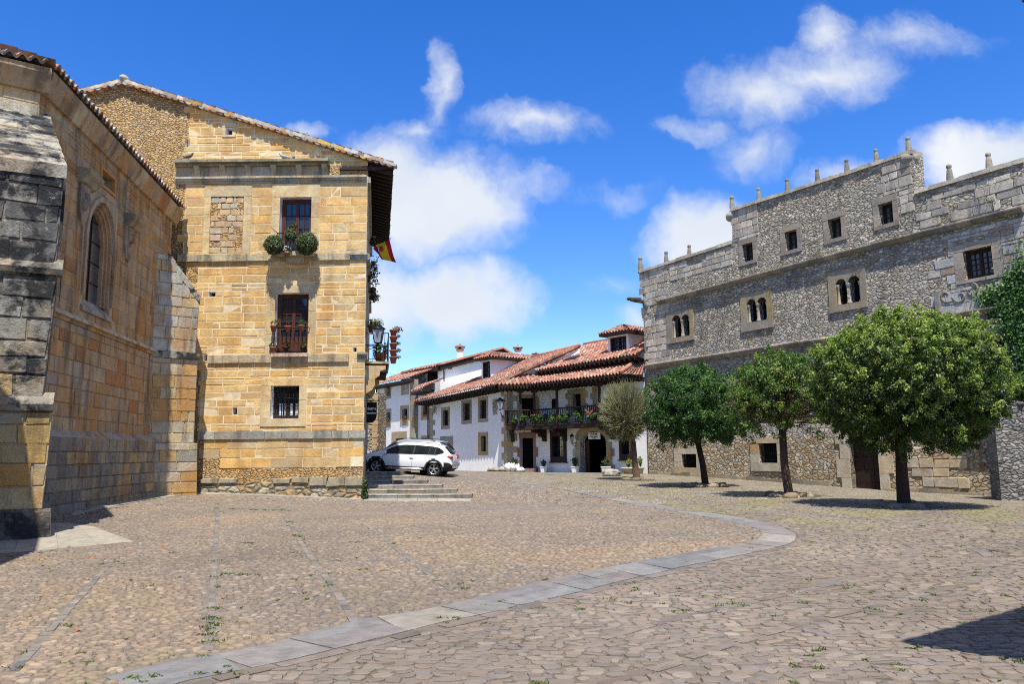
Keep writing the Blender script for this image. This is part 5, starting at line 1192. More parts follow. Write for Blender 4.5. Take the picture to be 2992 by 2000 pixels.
    for k, (a, b) in enumerate(zip(zz[:-1], zz[1:])):
        e = .18 if k % 2 else 0
        NW.box(fm, ar[0] - .46 - e, ar[0], a + .004, b - .004, -.32, .05, pick(PQ, r)); NW.box(fm, ar[1], ar[1] + .42 + e, a + .004, b - .004, -.32, .05, pick(PQ, r))
    fm.build('arch_surround', MT['quoin_stone'], root, fixn=True); fm = MB()
    for (o, e0, e1, zb) in ((d2, .42, .36, 0), ):
        zz = zcourses(o[2], o[3] + .3, .3, .4, r)
        for k, (a, b) in enumerate(zip(zz[:-1], zz[1:])):
            q = .2 if k % 2 else 0
            NW.box(fm, o[0] - e0 - q, o[0], a + .003, b - .003, -.3, .04, pick(PQ, r)); NW.box(fm, o[1], o[1] + e1 + q, a + .003, b - .003, -.3, .04, pick(PQ, r))
        NW.box(fm, o[0], o[1], o[3], o[3] + .3, -.3, .04, pick(PQ, r))
    fm.build('door_surround', MT['quoin_stone'], root); fm = MB()
    o = R_(1733, 1140, 1746, 1215); zz = zcourses(o[2], o[3] + .2, .3, .4, r)
    for k, (a, b) in enumerate(zip(zz[:-1], zz[1:])): NW.box(fm, o[0] - (.18 if k % 2 else 0), o[1], a + .003, b - .003, -.02, .04, pick(PQ, r))
    fm.build('quoins', MT['quoin_stone'], root); fm = MB()
    WW.box(fm, ud[0] - .25, ud[1] + .3, ud[3], ud[3] + .22, -.3, .04, pick(PQ, r)); WW.box(fm, ud[1], ud[1] + .4, ud[2], ud[3], -.3, .04, pick(PQ, r)); WW.box(fm, ud[0] - .25, ud[0], ud[2], ud[3], -.3, .04, pick(PQ, r))
    fm.build('door_surround', MT['quoin_stone'], root, fixn=True)
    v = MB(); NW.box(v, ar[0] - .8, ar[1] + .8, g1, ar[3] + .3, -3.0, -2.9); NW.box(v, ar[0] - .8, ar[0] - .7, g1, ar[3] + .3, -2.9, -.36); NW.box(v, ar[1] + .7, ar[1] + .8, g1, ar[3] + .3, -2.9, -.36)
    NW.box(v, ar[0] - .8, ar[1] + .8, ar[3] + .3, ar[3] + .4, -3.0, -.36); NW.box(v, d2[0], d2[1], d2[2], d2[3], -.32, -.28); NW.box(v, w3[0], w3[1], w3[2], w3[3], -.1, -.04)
    v.build('dark_openings', MT['void'], root)  # black linings darken the arch, upper door and small window by colour
    for s in (0, 1):
        v = MB(); NW.box(v, (ar[0] if s == 0 else ar[1] - .34), (ar[0] + .34 if s == 0 else ar[1]), g1, ar[3] - .5, -.42, -.36); v.build('door_leaf', MT['brown_wood'], root)
    for o in (w1, w2):
        f = MB(); frame_rect(f, NW, (o[0] - .06, o[1] + .06, o[2] - .16, o[3] + .18), (o[0] + .14, o[1] - .14, o[2] + .16, o[3] - .12), -.2, .07)
        NW.box(f, o[0] - .16, o[1] + .16, o[2] - .22, o[2] - .162, -.05, .12); NW.box(f, o[0] - .14, o[1] + .14, o[3] + .182, o[3] + .26, -.05, .11)
        wo = f.build('window', MT['dark_wood'], root)
        g = MB(); NW.box(g, o[0], o[1], o[2], o[3], -.3, -.25, m=0); grille(g, NW, o[0] + .14, o[1] - .14, o[2] + .1, o[3] - .1, -.1, 5, 3, .012); 
        for k in range(len(g.m)): g.m[k] = 0 if k < 6 else 1
        g.build('pane', [MT['glass'], MT['iron']], wo)
    # roofs
    rf = MB(); T = atY(1555, 1049, 53.5); P_ = atY(1693, 1014, 49.7)
    E1, E2 = LW.P(-.35, zL0, 1.05), LW.P(LW.L + .25, zL1, 1.05)
    tiles(rf, E1, E2, P_, T, r, TILE_RED, .25, .42, .055)
    N1 = (E2 - E1).cross(T - E1).normalized(); N1 = N1 if N1.z > 0 else -N1
    tv = (P_ - E2)
    for i in range(22): # verge tiles
        c = E2.lerp(P_, (i + .5) / 22); rf.hexa([c + tv * (-.023) + Vector((-.1, -.1, -.03)), c + tv * .023 + Vector((-.1, -.1, -.03)), c + tv * .023 + Vector((.1, .2, -.03)), c + tv * (-.023) + Vector((.1, .2, -.03))] + [c + tv * (-.023) + Vector((-.1, -.1, .14)), c + tv * .023 + Vector((-.1, -.1, .11)), c + tv * .023 + Vector((.1, .2, .11)), c + tv * (-.023) + Vector((.1, .2, .14))], pick(TILE_RED, r))
    z0, z1 = NW.uz(1563, 1091, .7)[1], NW.uz(1880, 1029, .7)[1]; zm = (z0 + z1) / 2; uV = NW.uz(1563, 1091, .7)[0]
    F0, F1 = NW.P(uV, zm - .08, .7), NW.P(NW.L + .1, zm + .08, .7)
    tl = atY(1706, 1012, 53.2); up = tl - F0
    T1 = F1 + Vector((-NW.n.x, -NW.n.y, 0)) * 5.2 + Vector((0, 0, 2.2)); 
    tiles(rf, F0, F1, T1, tl, r, TILE_RED, .25, .42, .055)
    # balcony roof in two parts meeting at a valley
    zb = (NW.uz(1600, 1124, 1.75)[1] + NW.uz(1760, 1094, 1.75)[1]) / 2
    a0, a1 = WW.A + WW.n * 1.7, WW.t; b0, b1 = NW.A + NW.n * 1.75, NW.t
    den = a1.x * b1.y - a1.y * b1.x; kk = ((b0.x - a0.x) * b1.y - (b0.y - a0.y) * b1.x) / den; vp = a0 + a1 * kk; VV = Vector((vp.x, vp.y, zb))
    top = zb + .75
    G0 = WW.P(-.35, zb, 1.7)
    CT = Vector((_c.x, _c.y, top)); QT = Vector((Q.x, Q.y, top))
    tiles(rf, G0, VV, CT, QT + Vector((.25, 0, .0)), r, TILE_RED, .25, .42, .055)
    uK = NW.uz(1812, 1080, 1.75)[0]; K = NW.P(uK, zb, 1.75); H2 = NW.P(NW.L - .05, top, 0.02); H1 = NW.P(max(uK - .4, .1), top, 0.02)
    tiles(rf, VV, K, H1, CT, r, TILE_RED, .25, .42, .055)
    tiles(rf, K, NW.P(NW.L - .02, zb, .35), H2, H1, r, TILE_RED, .25, .42, .055)
    rf.tube([VV + Vector((0, 0, .1)), CT + Vector((0, 0, .1))], .1, 6, (.34, .16, .11)); rf.tube([K + Vector((0, 0, .12)), H1 + Vector((0, 0, .12))], .12, 6, (.42, .19, .12))
    rf.tube([P_ + Vector((0, 0, .1)), T + Vector((0, 0, .1))], .13, 6, (.40, .2, .14)); rf.tube([tl + Vector((0, 0, .1)), T1 + Vector((0, 0, .1))], .13, 6, (.40, .2, .14))
    rf.build('roof', MT['tile'], root)
    # gable strip between the two roofs
    gm = MB(); Gw = Wall((Q.x, Q.y), (P_.x, P_.y))
    gm.face([Vector((Q.x, Q.y, zL1 - .6)), Vector((_c.x, _c.y - .0, zL1 - .6)), Vector((P_.x, P_.y, P_.z - 1.4)), P_ - Vector((0, 0, .12)), Vector((E2.x, Q.y, E2.z - .05))])
    gm.build('gable', MT['plaster'], root)
    # dark timber under the eaves: boards and rafters
    wd = MB()
    def soffit(a, b, c, d, n, drop=.13):   # a,b outer edge; c,d at the wall (c behind b)
        a, b, c, d = [Vector(x) for x in (a, b, c, d)]
        wd.hexa([p - Vector((0, 0, .10)) for p in (a, b, c, d)] + [p - Vector((0, 0, .04)) for p in (a, b, c, d)])
        for i in range(n):
            t = (i + .5) / n; p, q = a.lerp(b, t), d.lerp(c, t); w = (b - a).normalized() * .05
            wd.hexa([p - w - Vector((0, 0, .1 + drop)), p + w - Vector((0, 0, .1 + drop)), q + w - Vector((0, 0, .12 + drop)), q - w - Vector((0, 0, .12 + drop)), p - w - Vector((0, 0, .1)), p + w - Vector((0, 0, .1)), q + w - Vector((0, 0, .1)), q - w - Vector((0, 0, .1))])
    soffit(E1, E2, LW.P(LW.L + .25, zL1 - .1, -.05), LW.P(-.35, zL0 - .1, -.05), 30)
    soffit(F0, F1, NW.P(NW.L + .1, zm - .05, -.05), NW.P(uV, zm - .15, -.05), 22)
    soffit(G0, VV, (_c.x, _c.y, zb - .05), WW.P(-.35, zb - .05, 0), 10); soffit(VV, K, NW.P(uK, zb - .05, 0), (_c.x, _c.y, zb - .05), 22)
    soffit(K, NW.P(NW.L - .02, zb, .35), NW.P(NW.L - .02, zb - .05, 0), NW.P(uK, zb - .05, 0), 5)
    wd.build('eave_beams', MT['dark_wood'], root)
    # balcony
    bw = MB(); fz = (NW.uz(1640, 1250, 1.2)[1] + NW.uz(1740, 1238, 1.2)[1]) / 2 + .12; dB = 1.2
    a0 = WW.A + WW.n * dB; b0 = NW.A + NW.n * dB; kk = ((b0.x - a0.x) * b1.y - (b0.y - a0.y) * b1.x) / den; vp = a0 + a1 * kk; uE = NW.uz(1812, 1200, dB)[0]
    S0 = WW.P(.05, 0, dB); S1 = Vector((vp.x, vp.y, 0)); S2 = NW.P(uE, 0, dB); S3 = NW.P(uE, 0, 0); S00 = WW.P(.05, 0, 0)
    pl = [S00, S0, S1, S2, S3, Vector((_c.x, _c.y, 0))]
    bw.prism([Vector((p.x, p.y, fz - .24)) for p in pl], (0, 0, .24), (1, 1, 1))
    bo = bw.build('balcony', MT['dark_wood'], root, fixn=True)
    rl = MB(); zr_ = fz + .95
    path = [S00, S0, S1, S2, S3]
    for p, q in zip(path[:-1], path[1:]):
        for z_, rr in ((zr_, .055), (fz + .1, .05)): rl.tube([Vector((p.x, p.y, z_)), Vector((q.x, q.y, z_))], rr, 6)
        n = max(2, int((q - p).length / .16))
        for i in range(n):
            c = p.lerp(q, (i + .5) / n); rl.lathe((c.x, c.y, fz + .1), [(.022, 0), (.036, .12), (.018, .22), (.036, .42), (.018, .62), (.03, .72), (.022, .85)], 6)
    rl.build('railing', MT['dark_wood'], bo)
    zt = zb - .15
    def post(c, nm='post'):
        p = MB(); p.box(c.x - .08, c.x + .08, c.y - .08, c.y + .08, fz, zt - .2); p.box(c.x - .2, c.x + .2, c.y - .1, c.y + .1, zt - .32, zt - .1); p.box(c.x - .32, c.x + .32, c.y - .09, c.y + .09, zt - .1, zt + .06)
        p.build(nm, MT['dark_wood'], bo)
    pw = Wall((S0.x, S0.y), (S1.x, S1.y)); pn = Wall((S1.x, S1.y), (S2.x, S2.y))
    for q in (pw.pt(1521, 1200), S1, pn.pt(1628, 1200), pn.pt(1752, 1190)): post(q)
    bm = MB(); 
    for p, q in ((S0, S1), (S1, S2)): bm.tube([Vector((p.x, p.y, zt + .02)), Vector((q.x, q.y, zt + .02))], .12, 4, sm=False)
    bm.build('beam', MT['dark_wood'], bo)
    for W_, u in ((WW, .25), (NW, .05), (NW, NW.uz(1650, 1260)[0]), (NW, NW.uz(1790, 1260)[0])):
        k = MB(); pr = [(0, fz - .24), (dB - .05, fz - .24), (dB - .1, fz - .42), (.62, fz - .46), (.55, fz - .66), (.25, fz - .72), (.2, fz - .95), (0, fz - .98)]
        k.prism([W_.P(u, z_, d) for d, z_ in pr], W_.P(.2, 0) - W_.P(0, 0)); k.build('bracket', MT['dark_wood'], bo, fixn=True)
    # downpipes, gutter ends
    pp = MB(); pp.tube([LW.P(.02, zL0 - .2, .12), LW.P(.02, g0, .12)], .05, 6); pp.build('drainpipe', MT['pipe'], root); pp = MB(); pp.tube([LW.P(LW.L + .3, zL1 - .15, .8), WW.P(1.0, zb + 1.15, .3), WW.P(2.2, zb + 1.3, .2)], .04, 6, (8, 8, 8)); pp.build('drainpipe', MT['pipe'], root)
    # dormers and chimneys
    b0 = on_plane(1407, 1113, E1, N1); dormer(root, LW, b0, 1.2, 1.35, 4.2, r)
    N2 = (F1 - F0).cross(tl - F0).normalized(); N2 = N2 if N2.z > 0 else -N2
    b2 = on_plane(1778, 1036, F0, N2); dormer(root, NW, b2, 1.6, 1.05, 3.4, r, 2, 3)
    sk = MB(); c = on_plane(1675, 1052, F0, N2); uu = (F1 - F0).normalized(); vv = N2.cross(uu); vv = vv if vv.z > 0 else -vv
    q = [c + uu * a + vv * b + N2 * .16 for a, b in ((-.5, -.4), (.5, -.4), (.5, .5), (-.5, .5))]; sk.hexa([p - N2 * .1 for p in q] + q, (.1, .1, .1)); sk.build('skylight', MT['glass'], root)
    c = on_plane(1386, 1118, E1, N1); sk = MB(); uu = (E2 - E1).normalized(); vv = N1.cross(uu); vv = vv if vv.z > 0 else -vv
    q = [c + uu * a + vv * b + N1 * .16 for a, b in ((-.7, -.3), (.7, -.3), (.7, .6), (-.7, .6))]; sk.hexa([p - N1 * .1 for p in q] + q, (.1, .1, .1)); sk.build('skylight', MT['glass'], root)
    chimney(root, 1505, 1521, 1010, 1046, 57.5, r); chimney(root, 1560, 1573, 1031, 1048, 57, r)
    # rough stone seat at the corner
    return fz, pw, pn, dB, ar
WH = make_white_house()
def make_left_house():
    r = random.Random(37)
    b = atY(1259, 1250, 58.6); X_ = Wall((b.x + dL.x * 30, b.y + dL.y * 30), (b.x, b.y)); a = X_.pt(1101, 1250); W = Wall((a.x, a.y), (b.x, b.y))
    root = thing('row_house', 'narrow white three storey row house with rough plaster and sandstone window frames', 'house', (b.x, b.y, 0))
    g0 = gz(b.x, b.y) - .6; ze = (W.uz(1110, 1130, .7)[1] + W.uz(1215, 1097, .7)[1]) / 2
    fr = [((1124.5, 1122, 1143, 1166), (1131, 1124, 1140, 1158)), ((1173, 1108, 1194, 1154.5), (1179, 1108, 1191, 1147)), ((1122, 1196, 1143, 1250), (1128, 1206, 1140, 1240)), ((1170, 1186, 1194, 1243.5), (1176, 1196, 1190.5, 1232)),
          ((1110.5, 1270, 1126.5, 1313), (1115, 1284, 1121.5, 1303)), ((1230.5, 1179, 1254, 1228), (1237, 1189, 1249, 1217)), ((1231, 1274, 1253, 1304), (1237, 1281, 1250, 1300))]
    dr = ((1144.5, 1262, 1189, 1345), (1157, 1282, 1180.5, 1345))
    mb = MB(); holes = [rc(*W.rect(*g)) for f, g in fr + [dr]]
    W.sheet(mb, [(0, g0), (W.L + .6, g0), (W.L + .6, ze - .5), (W.uz(1222, 1100)[0], ze - .5), (W.uz(1222, 1100)[0], ze), (0, ze)], holes, .35)
    mb.hexa([W.P(0, g0, -.8), W.P(W.L, g0, -.8), W.P(W.L, g0, -6), W.P(0, g0, -6), W.P(0, ze, -.8), W.P(W.L, ze - .3, -.8), W.P(W.L, ze - .3, -6), W.P(0, ze, -6)])
    mb.face([W.P(0, g0, 0), W.P(0, ze, 0), W.P(0, ze, -1), W.P(0, g0, -1)])
    mb.build('wall', MT['rough_plaster'], root)
    for f, g in fr + [dr]:
        fm = MB(); frame_rect(fm, W, W.rect(*f), W.rect(*g), -.3, .035, pick([(2, (.40, .32, .2)), (1, (.34, .30, .22)), (1, (.46, .34, .15))], r, .08)); fm.build('window_frame' if g is not dr[1] else 'door_surround', MT['quoin_stone'], root)
    fm = MB(); p = W.rect(1208, 1090, 1221, 1345); zz = zcourses(g0, ze, .35, .5, r)
    for a_, b_ in zip(zz[:-1], zz[1:]): W.box(fm, p[0], p[1], a_ + .004, b_ - .004, -.02, .32, pick([(3, (.32, .29, .22)), (1, (.42, .31, .17)), (2, (.26, .25, .21))], r))
    fm.build('stone_pilaster', MT['quoin_stone'], root)
    for f, g in fr:
        i = W.rect(*g); casement(root, W, i[0], i[1], i[2], i[3], -.24, 1, 2, .08, .03, 'dark_wood', 'glass', leaves_=2)
    i = W.rect(*dr[1]); v = MB(); W.box(v, i[0], i[1], g0, i[3], -.5, -.4); v.build('door', MT['dark_wood'], root)
    rf = MB(); E0, E1 = W.P(-.5, ze, .7), W.P(W.uz(1221, 1095)[0], ze + .05, .7)
    up = Vector((-W.n.x, -W.n.y, 0)) * 4.5 + Vector((0, 0, 1.7)); tiles(rf, E0, E1, E1 + up, E0 + up, r, TILE_RED, .25, .42, .05)
    za, zb2 = W.uz(1205, 1146, .9)[1], W.uz(1262, 1131, .9)[1]; h0, h1 = W.P(W.uz(1201, 1146, .9)[0], za, .9), W.P(W.L + .5, zb2, .9)
    k0, k1 = W.P(W.uz(1221, 1120)[0], za + .62, -.3), W.P(W.L + 1.1, zb2 + .75, -.6); tiles(rf, h0, h1, k1, k0, r, TILE_RED, .25, .42, .05)
    rf.build('roof', MT['tile'], root)
    wd = MB()
    for a_, b_, c_, d_ in ((E0, E1, W.P(W.uz(1221, 1095)[0], ze - .02, 0), W.P(-.5, ze - .07, 0)), (h0, h1, W.P(W.L + .5, zb2 - .02, 0), W.P(W.uz(1201, 1146, .9)[0], za - .02, 0))):
        wd.hexa([q - Vector((0, 0, .22)) for q in (a_, b_, c_, d_)] + [q - Vector((0, 0, .06)) for q in (a_, b_, c_, d_)])
    wd.build('eave_beams', MT['dark_wood'], root)
    pp = MB(); pp.tube([W.P(.1, ze - .2, .12), W.P(.1, g0, .12)], .055, 6, (7, 7, 7)); pp.build('drainpipe', MT['pipe'], root); pp = MB(); pp.tube([h1 + Vector((-.3, 0, -.05)), W.P(W.L + .1, za - .35, .5), W.P(W.L + .9, za - .5, .3)], .05, 6, (4, 4, 4)); pp.build('drainpipe', MT['pipe'], root)
    # flower boxes on the sills
    for (px, py, i) in ((1134, 1237, 0), (1183, 1229, 1), (1243, 1214, 2)):
        c = W.pt(px, py, .05); t = thing('flower_box', ['red flower box on the left middle sill of the row house', 'red flower box on the right middle sill of the row house', 'small flower pots on the sill beside the stone pillar'][i], 'flower box', c, 'flower boxes on white house sills')
        bx = MB(); u = W.uz(px, py, .05)[0]; W.box(bx, u - .32, u + .32, c.z - .1, c.z + .06, -.1, .12); bx.build('box', MT['terracotta'], t)
        rs = np.random.RandomState(i + 3); n = 120; C = np.array([tuple(W.P(u + rs.uniform(-.32, .32), c.z + rs.uniform(.04, .32), rs.uniform(-.08, .14))) for _ in range(n)])
        cl = np.where(rs.rand(n, 1) < .25, np.array([[.45, .03, .03]]), np.array([[.06, .11, .03]])); leaves('foliage', C, rs.normal(size=(n, 3)) + [0, -1, 1], .09, cl, MT['leaf'], t, .8, rs)
    return W
LHW = make_left_house()
def make_gable_house():
    r = random.Random(41)
    Y = 61.0; root = thing('gable_house', 'large plain white gabled house rising behind the tiled roof, with chimney', 'house', (atY(1400, 1100, Y).x, Y, 0))
    p = lambda x, y, Yq=Y: atY(x, y, Yq)
    m = MB(); G = [p(1291, 1240), p(1530, 1240), p(1530, 1056), p(1471, 1024), p(1291, 1071)]
    m.face(G); c0 = p(1291, 1240); L2 = Wall((c0.x + dL.x * 5.2, c0.y + dL.y * 5.2), (c0.x, c0.y)); zt = p(1291, 1071).z
    win = L2.rect(1243, 1087, 1279, 1124)
    L2.sheet(m, [(0, c0.z), (L2.L, c0.z), (L2.L, zt), (0, zt)], [rc(*win)], .3)
    m.hexa([p(1300, 1240, Y + .8), p(1500, 1240, Y + .8), p(1500, 1240, Y + 4), p(1300, 1240, Y + 4), p(1300, 1085, Y + .8), p(1500, 1085, Y + .8), p(1500, 1085, Y + 4), p(1300, 1085, Y + 4)])
    m.build('wall', MT['plaster'], root)
    casement(root, L2, win[0], win[1], win[2], win[3], -.2, 2, 3, .09, .035, 'dark_wood', 'glass', leaves_=2)
    rf = MB(); rg = p(1471, 1019, Y - .35); el = p(1287, 1066, Y - .35); er = p(1512, 1046, Y - .35); e2 = Vector((L2.A.x, L2.A.y, el.z))
    bk = Vector((-2.4, 7, 0)); tiles(rf, el + bk * .8, el, rg, rg + bk, r, TILE_RED, .25, .42, .05); tiles(rf, er, er + bk, rg + bk, rg, r, TILE_RED, .25, .42, .05)
    o0, o1 = L2.P(-.5, zt - .05, .55), L2.P(L2.L + .1, zt - .05, .55); tiles(rf, o0, o1, rg + Vector((-.2, 0, -.1)), rg + bk * .6, r, TILE_RED, .25, .42, .05)
    for (a, b, n) in ((rg, el, 26), (rg, er, 9)):
        for i in range(n):
            c = a.lerp(b, (i + .5) / n); h = (b - a) / n * .52; rf.hexa([c - h - Vector((0, .1, .02)), c + h - Vector((0, .1, .02)), c + h + Vector((0, .2, -.02)), c - h + Vector((0, .2, -.02)), c - h + Vector((0, -.1, .14)), c + h + Vector((0, -.1, .11)), c + h + Vector((0, .2, .11)), c - h + Vector((0, .2, .14))], pick([(1, (.55, .22, .13)), (1, (.5, .25, .17))], r))
    rf.build('roof', MT['tile'], root, fixn=False)
    wd = MB()
    for a, b in ((el, rg), (rg, er)):
        wd.hexa([a + Vector((0, .02, -.42)), b + Vector((0, .02, -.42)), b + Vector((0, .36, -.42)), a + Vector((0, .36, -.42)), a + Vector((0, .02, -.04)), b + Vector((0, .02, -.04)), b + Vector((0, .36, -.04)), a + Vector((0, .36, -.04))])
    q = [o0, o1, L2.P(L2.L, zt - .05, 0), L2.P(-.5, zt - .05, 0)]; wd.hexa([v - Vector((0, 0, .3)) for v in q] + [v - Vector((0, 0, .03)) for v in q])
    wd.build('eave_beams', MT['dark_wood'], root)
    pp = MB(); a = p(1288, 1070, Y - .2); b = p(1297, 1085, Y - .12); pp.tube([a, p(1293, 1076, Y - .12), b, p(1298, 1150, Y - .12)], .06, 6); pp.blob(p(1315, 1075, Y - .15), (.18, .1, .16), (6, 6, 6)); pp.build('drainpipe', MT['pipe'], root)
    chimney(root, 1335, 1352, 1006, 1052, Y + 1.5, r)
make_gable_house()
def make_lane_wall():
    r = random.Random(43); a = atY(1068, 1320, 47); b = atY(1102, 1320, 46.5); zt = atY(1090, 1150, 47).z; m = MB()
    W = Wall((a.x - 1.5, 47), (b.x, 46.6)); W.slab(m, rc(0, W.L, -.2, zt), -1.5, 0); m2 = W.L
    ashlar(m, W, W.L - .36, W.L, zcourses(.4, zt, .3, .45, r), (.35, .4), [(1, (.52, .40, .24)), (1, (.48, .36, .2))], r, [], proud=.03, m=1)
    tag(m.build('stone_wall', [MT['rubble_base'], MT['ashlar']], fixn=True), 'narrow rough stone wall between the mansion and the row house', 'wall')
make_lane_wall()
# ------------------------------------------------------------------ grey stone palace (right)
_a = atY(1886, 1100, 43); PX = Wall((_a.x, _a.y), (_a.x + .52 * 40, _a.y - .855 * 40)); _z = PX.pt(2992, 900)
PWL = Wall((_a.x, _a.y), (_z.x + .52 * 7, _z.y - .855 * 7))
PGY = [(3, (.50, .45, .365)), (3, (.43, .39, .325)), (2, (.58, .52, .43)), (1.5, (.33, .305, .265)), (1, (.50, .42, .32))]
PLW = [(3, (.54, .44, .28)), (2, (.50, .45, .34)), (1, (.50, .34, .17))]
def pinnacle(parent, W, px, y0, y1, d, r, ball=False):
    b = W.pt(px, y0, d); h = W.pt(px, y1, d).z - b.z; m = MB(); k = h
    m.lathe((b.x, b.y, b.z - .06), [(.17 * k, 0), (.19 * k, .06 + .02 * k), (.155 * k, .06 + .06 * k), (.17 * k, .06 + .25 * k), (.145 * k, .06 + .5 * k), (.12 * k, .06 + .72 * k), (.095 * k, .06 + .78 * k), (.135 * k, .06 + .84 * k), (.125 * k, .06 + .95 * k), (.05 * k, .06 + k)], 10, pick([(1, (.30, .27, .21)), (1, (.24, .215, .17))], r))
    if ball: m.blob((b.x, b.y, b.z - .28), (.34, .34, .26), (.32, .3, .25), amp=.1)
    m.build('pinnacle', MT['grey_stone'], parent)
def make_palace():
    r = random.Random(51); W = PWL; R_ = W.rect
    root = thing('palace', 'long grey stone palace with stepped parapet, pinnacles and twin arched windows', 'palace', (_a.x, _a.y, 0))
    U = lambda x, y: W.uz(x, y)[0]; g = -1.2
    top = [W.uz(1870, 797), W.uz(2139.5, 711), W.uz(2139.5, 616), W.uz(2400, 533), W.uz(2666, 446), W.uz(2673, 566), W.uz(2992, 471)]
    zsp = W.uz(2030, 1287)[1]
    small = [(2170, 711.5, 2200.5, 764), (2293.6, 674, 2329.6, 731), (2420.5, 637.5, 2458.5, 697), (2568, 592.5, 2610, 655)]
    big = (2816, 725.5, 2901.5, 812); g1 = (1993.6, 1327.5, 2036.4, 1368); g2 = (2219, 1296, 2272.5, 1354); bd = (2905, 992, 2951, 1150); dpx = (2484, 1262, 2569, 1432)
    tw = [((1965, 921, 1990, 987), (1992.5, 919, 2016, 983), (1949, 908, 2028, 1000)), ((2183.5, 874, 2211, 943), (2214, 869, 2242, 937), (2165, 853, 2258, 965)), ((2444, 815, 2475, 892), (2479.5, 806, 2515, 884), (2422, 786, 2533, 908))]
    sm = [R_(*s) for s in small]; bg = R_(*big); q1, q2 = R_(*g1), R_(*g2); dd = R_(*dpx); bdr = R_(*bd)
    dd = (dd[0], dd[1], g, dd[3])
    ta = [(R_(*a), R_(*b), R_(*s)) for a, b, s in tw]
    holes = [rc(*o) for o in sm + [bg, bdr]] + [archp(*o, (o[1] - o[0]) / 2, 8) for a, b, s in ta for o in (a, b)]
    LU = W.L
    up = [(0, zsp), (U(2484, 1262) , zsp), (LU, zsp), (LU, top[-1][1])] + [(u, z) for u, z in reversed(top)]
    up[-1] = (0, top[0][1])
    mb = MB(); 
    dhole_top = dd[3] > zsp
    W.sheet(mb, up, holes, .45, m=0)
    ztop = min(zsp, dd[3])
    W.sheet(mb, rc(0, LU, g, zsp), [rc(*q1), rc(*q2), rc(dd[0], dd[1], g + .01, zsp - .01)], .4, m=1)
    # thickness of the parapet and the left flank
    pts = [(0, top[0][1])] + top[1:] + [(LU, top[-1][1])]
    for (u0, z0), (u1, z1) in zip(pts[:-1], pts[1:]): mb.face([W.P(u0, z0, 0), W.P(u1, z1, 0), W.P(u1, z1, -.7), W.P(u0, z0, -.7)], m=0)
    mb.face([W.P(0, g, 0), W.P(0, g, -6), W.P(0, top[0][1], -6), W.P(0, top[0][1], 0)], m=0)
    mb.hexa([W.P(.05, g, -.8), W.P(LU, g, -.8), W.P(LU, g, -8), W.P(.05, g, -8), W.P(.05, top[0][1] - .8, -.8), W.P(LU, top[-1][1] - 1.0, -.8), W.P(LU, top[-1][1] - 1.0, -8), W.P(.05, top[0][1] - .8, -8)], m=0)
    mb.build('wall', [MT['palace_rubble'], MT['palace_low']], root)
    # squared masonry: left corner, parapet band, right half
    zm1 = W.uz(2412, 752)[1]; zm2 = W.uz(2342, 1001)[1]
    sur = [R_(2150, 697, 2218, 782), R_(2276, 652, 2349, 742), R_(2399, 617, 2475, 712), R_(2545, 572, 2630, 672), R_(2790, 690, 2930, 832)] + [s for a, b, s in ta] + [bdr]
    hz = sur + [bg]
    am = MB(); ashlar(am, W, 0, U(1955, 900), zcourses(zm2, top[0][1], .3, .42, r), (.4, .8), PGY, r, hz, proud=.018, joint=.03, edge=.3, jit=.02, skip=.06); am.build('masonry', [MT['grey_stone'], MT['quoin_stone']], root)
    zt = top[1][1]
    am = MB(); ashlar(am, W, U(1955, 760), U(2139, 740), zcourses(top[0][1] - 1.0, top[0][1] - .05, .28, .36, r), (.45, .9), PGY, r, hz, proud=.018, joint=.03, jit=.02, skip=.12); am.build('masonry', [MT['grey_stone'], MT['quoin_stone']], root)
    reg = [(U(2142, 650), zt - .5), (U(2664, 560), W.uz(2664, 570)[1]), (U(2664, 446), top[4][1]), (U(2142, 620), top[2][1])]
    am = MB(); ashlar(am, W, U(2142, 650), U(2215, 640), zcourses(zt - .6, top[2][1], .3, .42, r), (.4, .75), PGY, r, hz, proud=.018, joint=.03, edge=.3, jit=.02, skip=.08); am.build('masonry', [MT['grey_stone'], MT['quoin_stone']], root)
    am = MB(); ashlar(am, W, U(2560, 500), U(2664, 500), zcourses(W.uz(2660, 620)[1], top[4][1] - .06, .28, .4, r), (.35, .7), PGY, r, hz, proud=.018, joint=.03, edge=.4, jit=.02, skip=.08); am.build('masonry', [MT['grey_stone'], MT['quoin_stone']], root)
    am = MB(); ashlar(am, W, U(2690, 600), LU, zcourses(W.uz(2700, 690)[1], W.uz(2990, 485)[1] - .1, .26, .38, r), (.4, .85), PGY, r, hz, proud=.018, joint=.03, edge=.5, jit=.022, skip=.22); am.build('masonry', [MT['grey_stone'], MT['quoin_stone']], root)
    am = MB(); ashlar(am, W, U(2745, 760), LU, zcourses(W.uz(2800, 1120)[1], W.uz(2990, 625)[1] - .1, .3, .44, r), (.5, 1.1), [(3, (.46, .445, .41)), (2, (.40, .385, .36)), (1, (.53, .50, .45)), (.5, (.38, .28, .23))], r, hz, proud=.018, joint=.03, edge=.5, jit=.02, skip=.15); am.build('masonry', [MT['grey_stone'], MT['quoin_stone']], root)
    am = MB(); ashlar(am, W, U(2660, 1400), U(2832, 1400), zcourses(W.uz(2700, 1425)[1], W.uz(2700, 1335)[1], .3, .42, r), (.45, .9), PLW, r, [], proud=.03, joint=.03, m=1, edge=.4, jit=.02, skip=.1); am.build('masonry', [MT['grey_stone'], MT['quoin_stone']], root)
    # stone frames
    PF = [(2, (.34, .30, .24)), (1, (.38, .33, .24)), (1, (.30, .265, .22)), (1, (.31, .25, .21))]
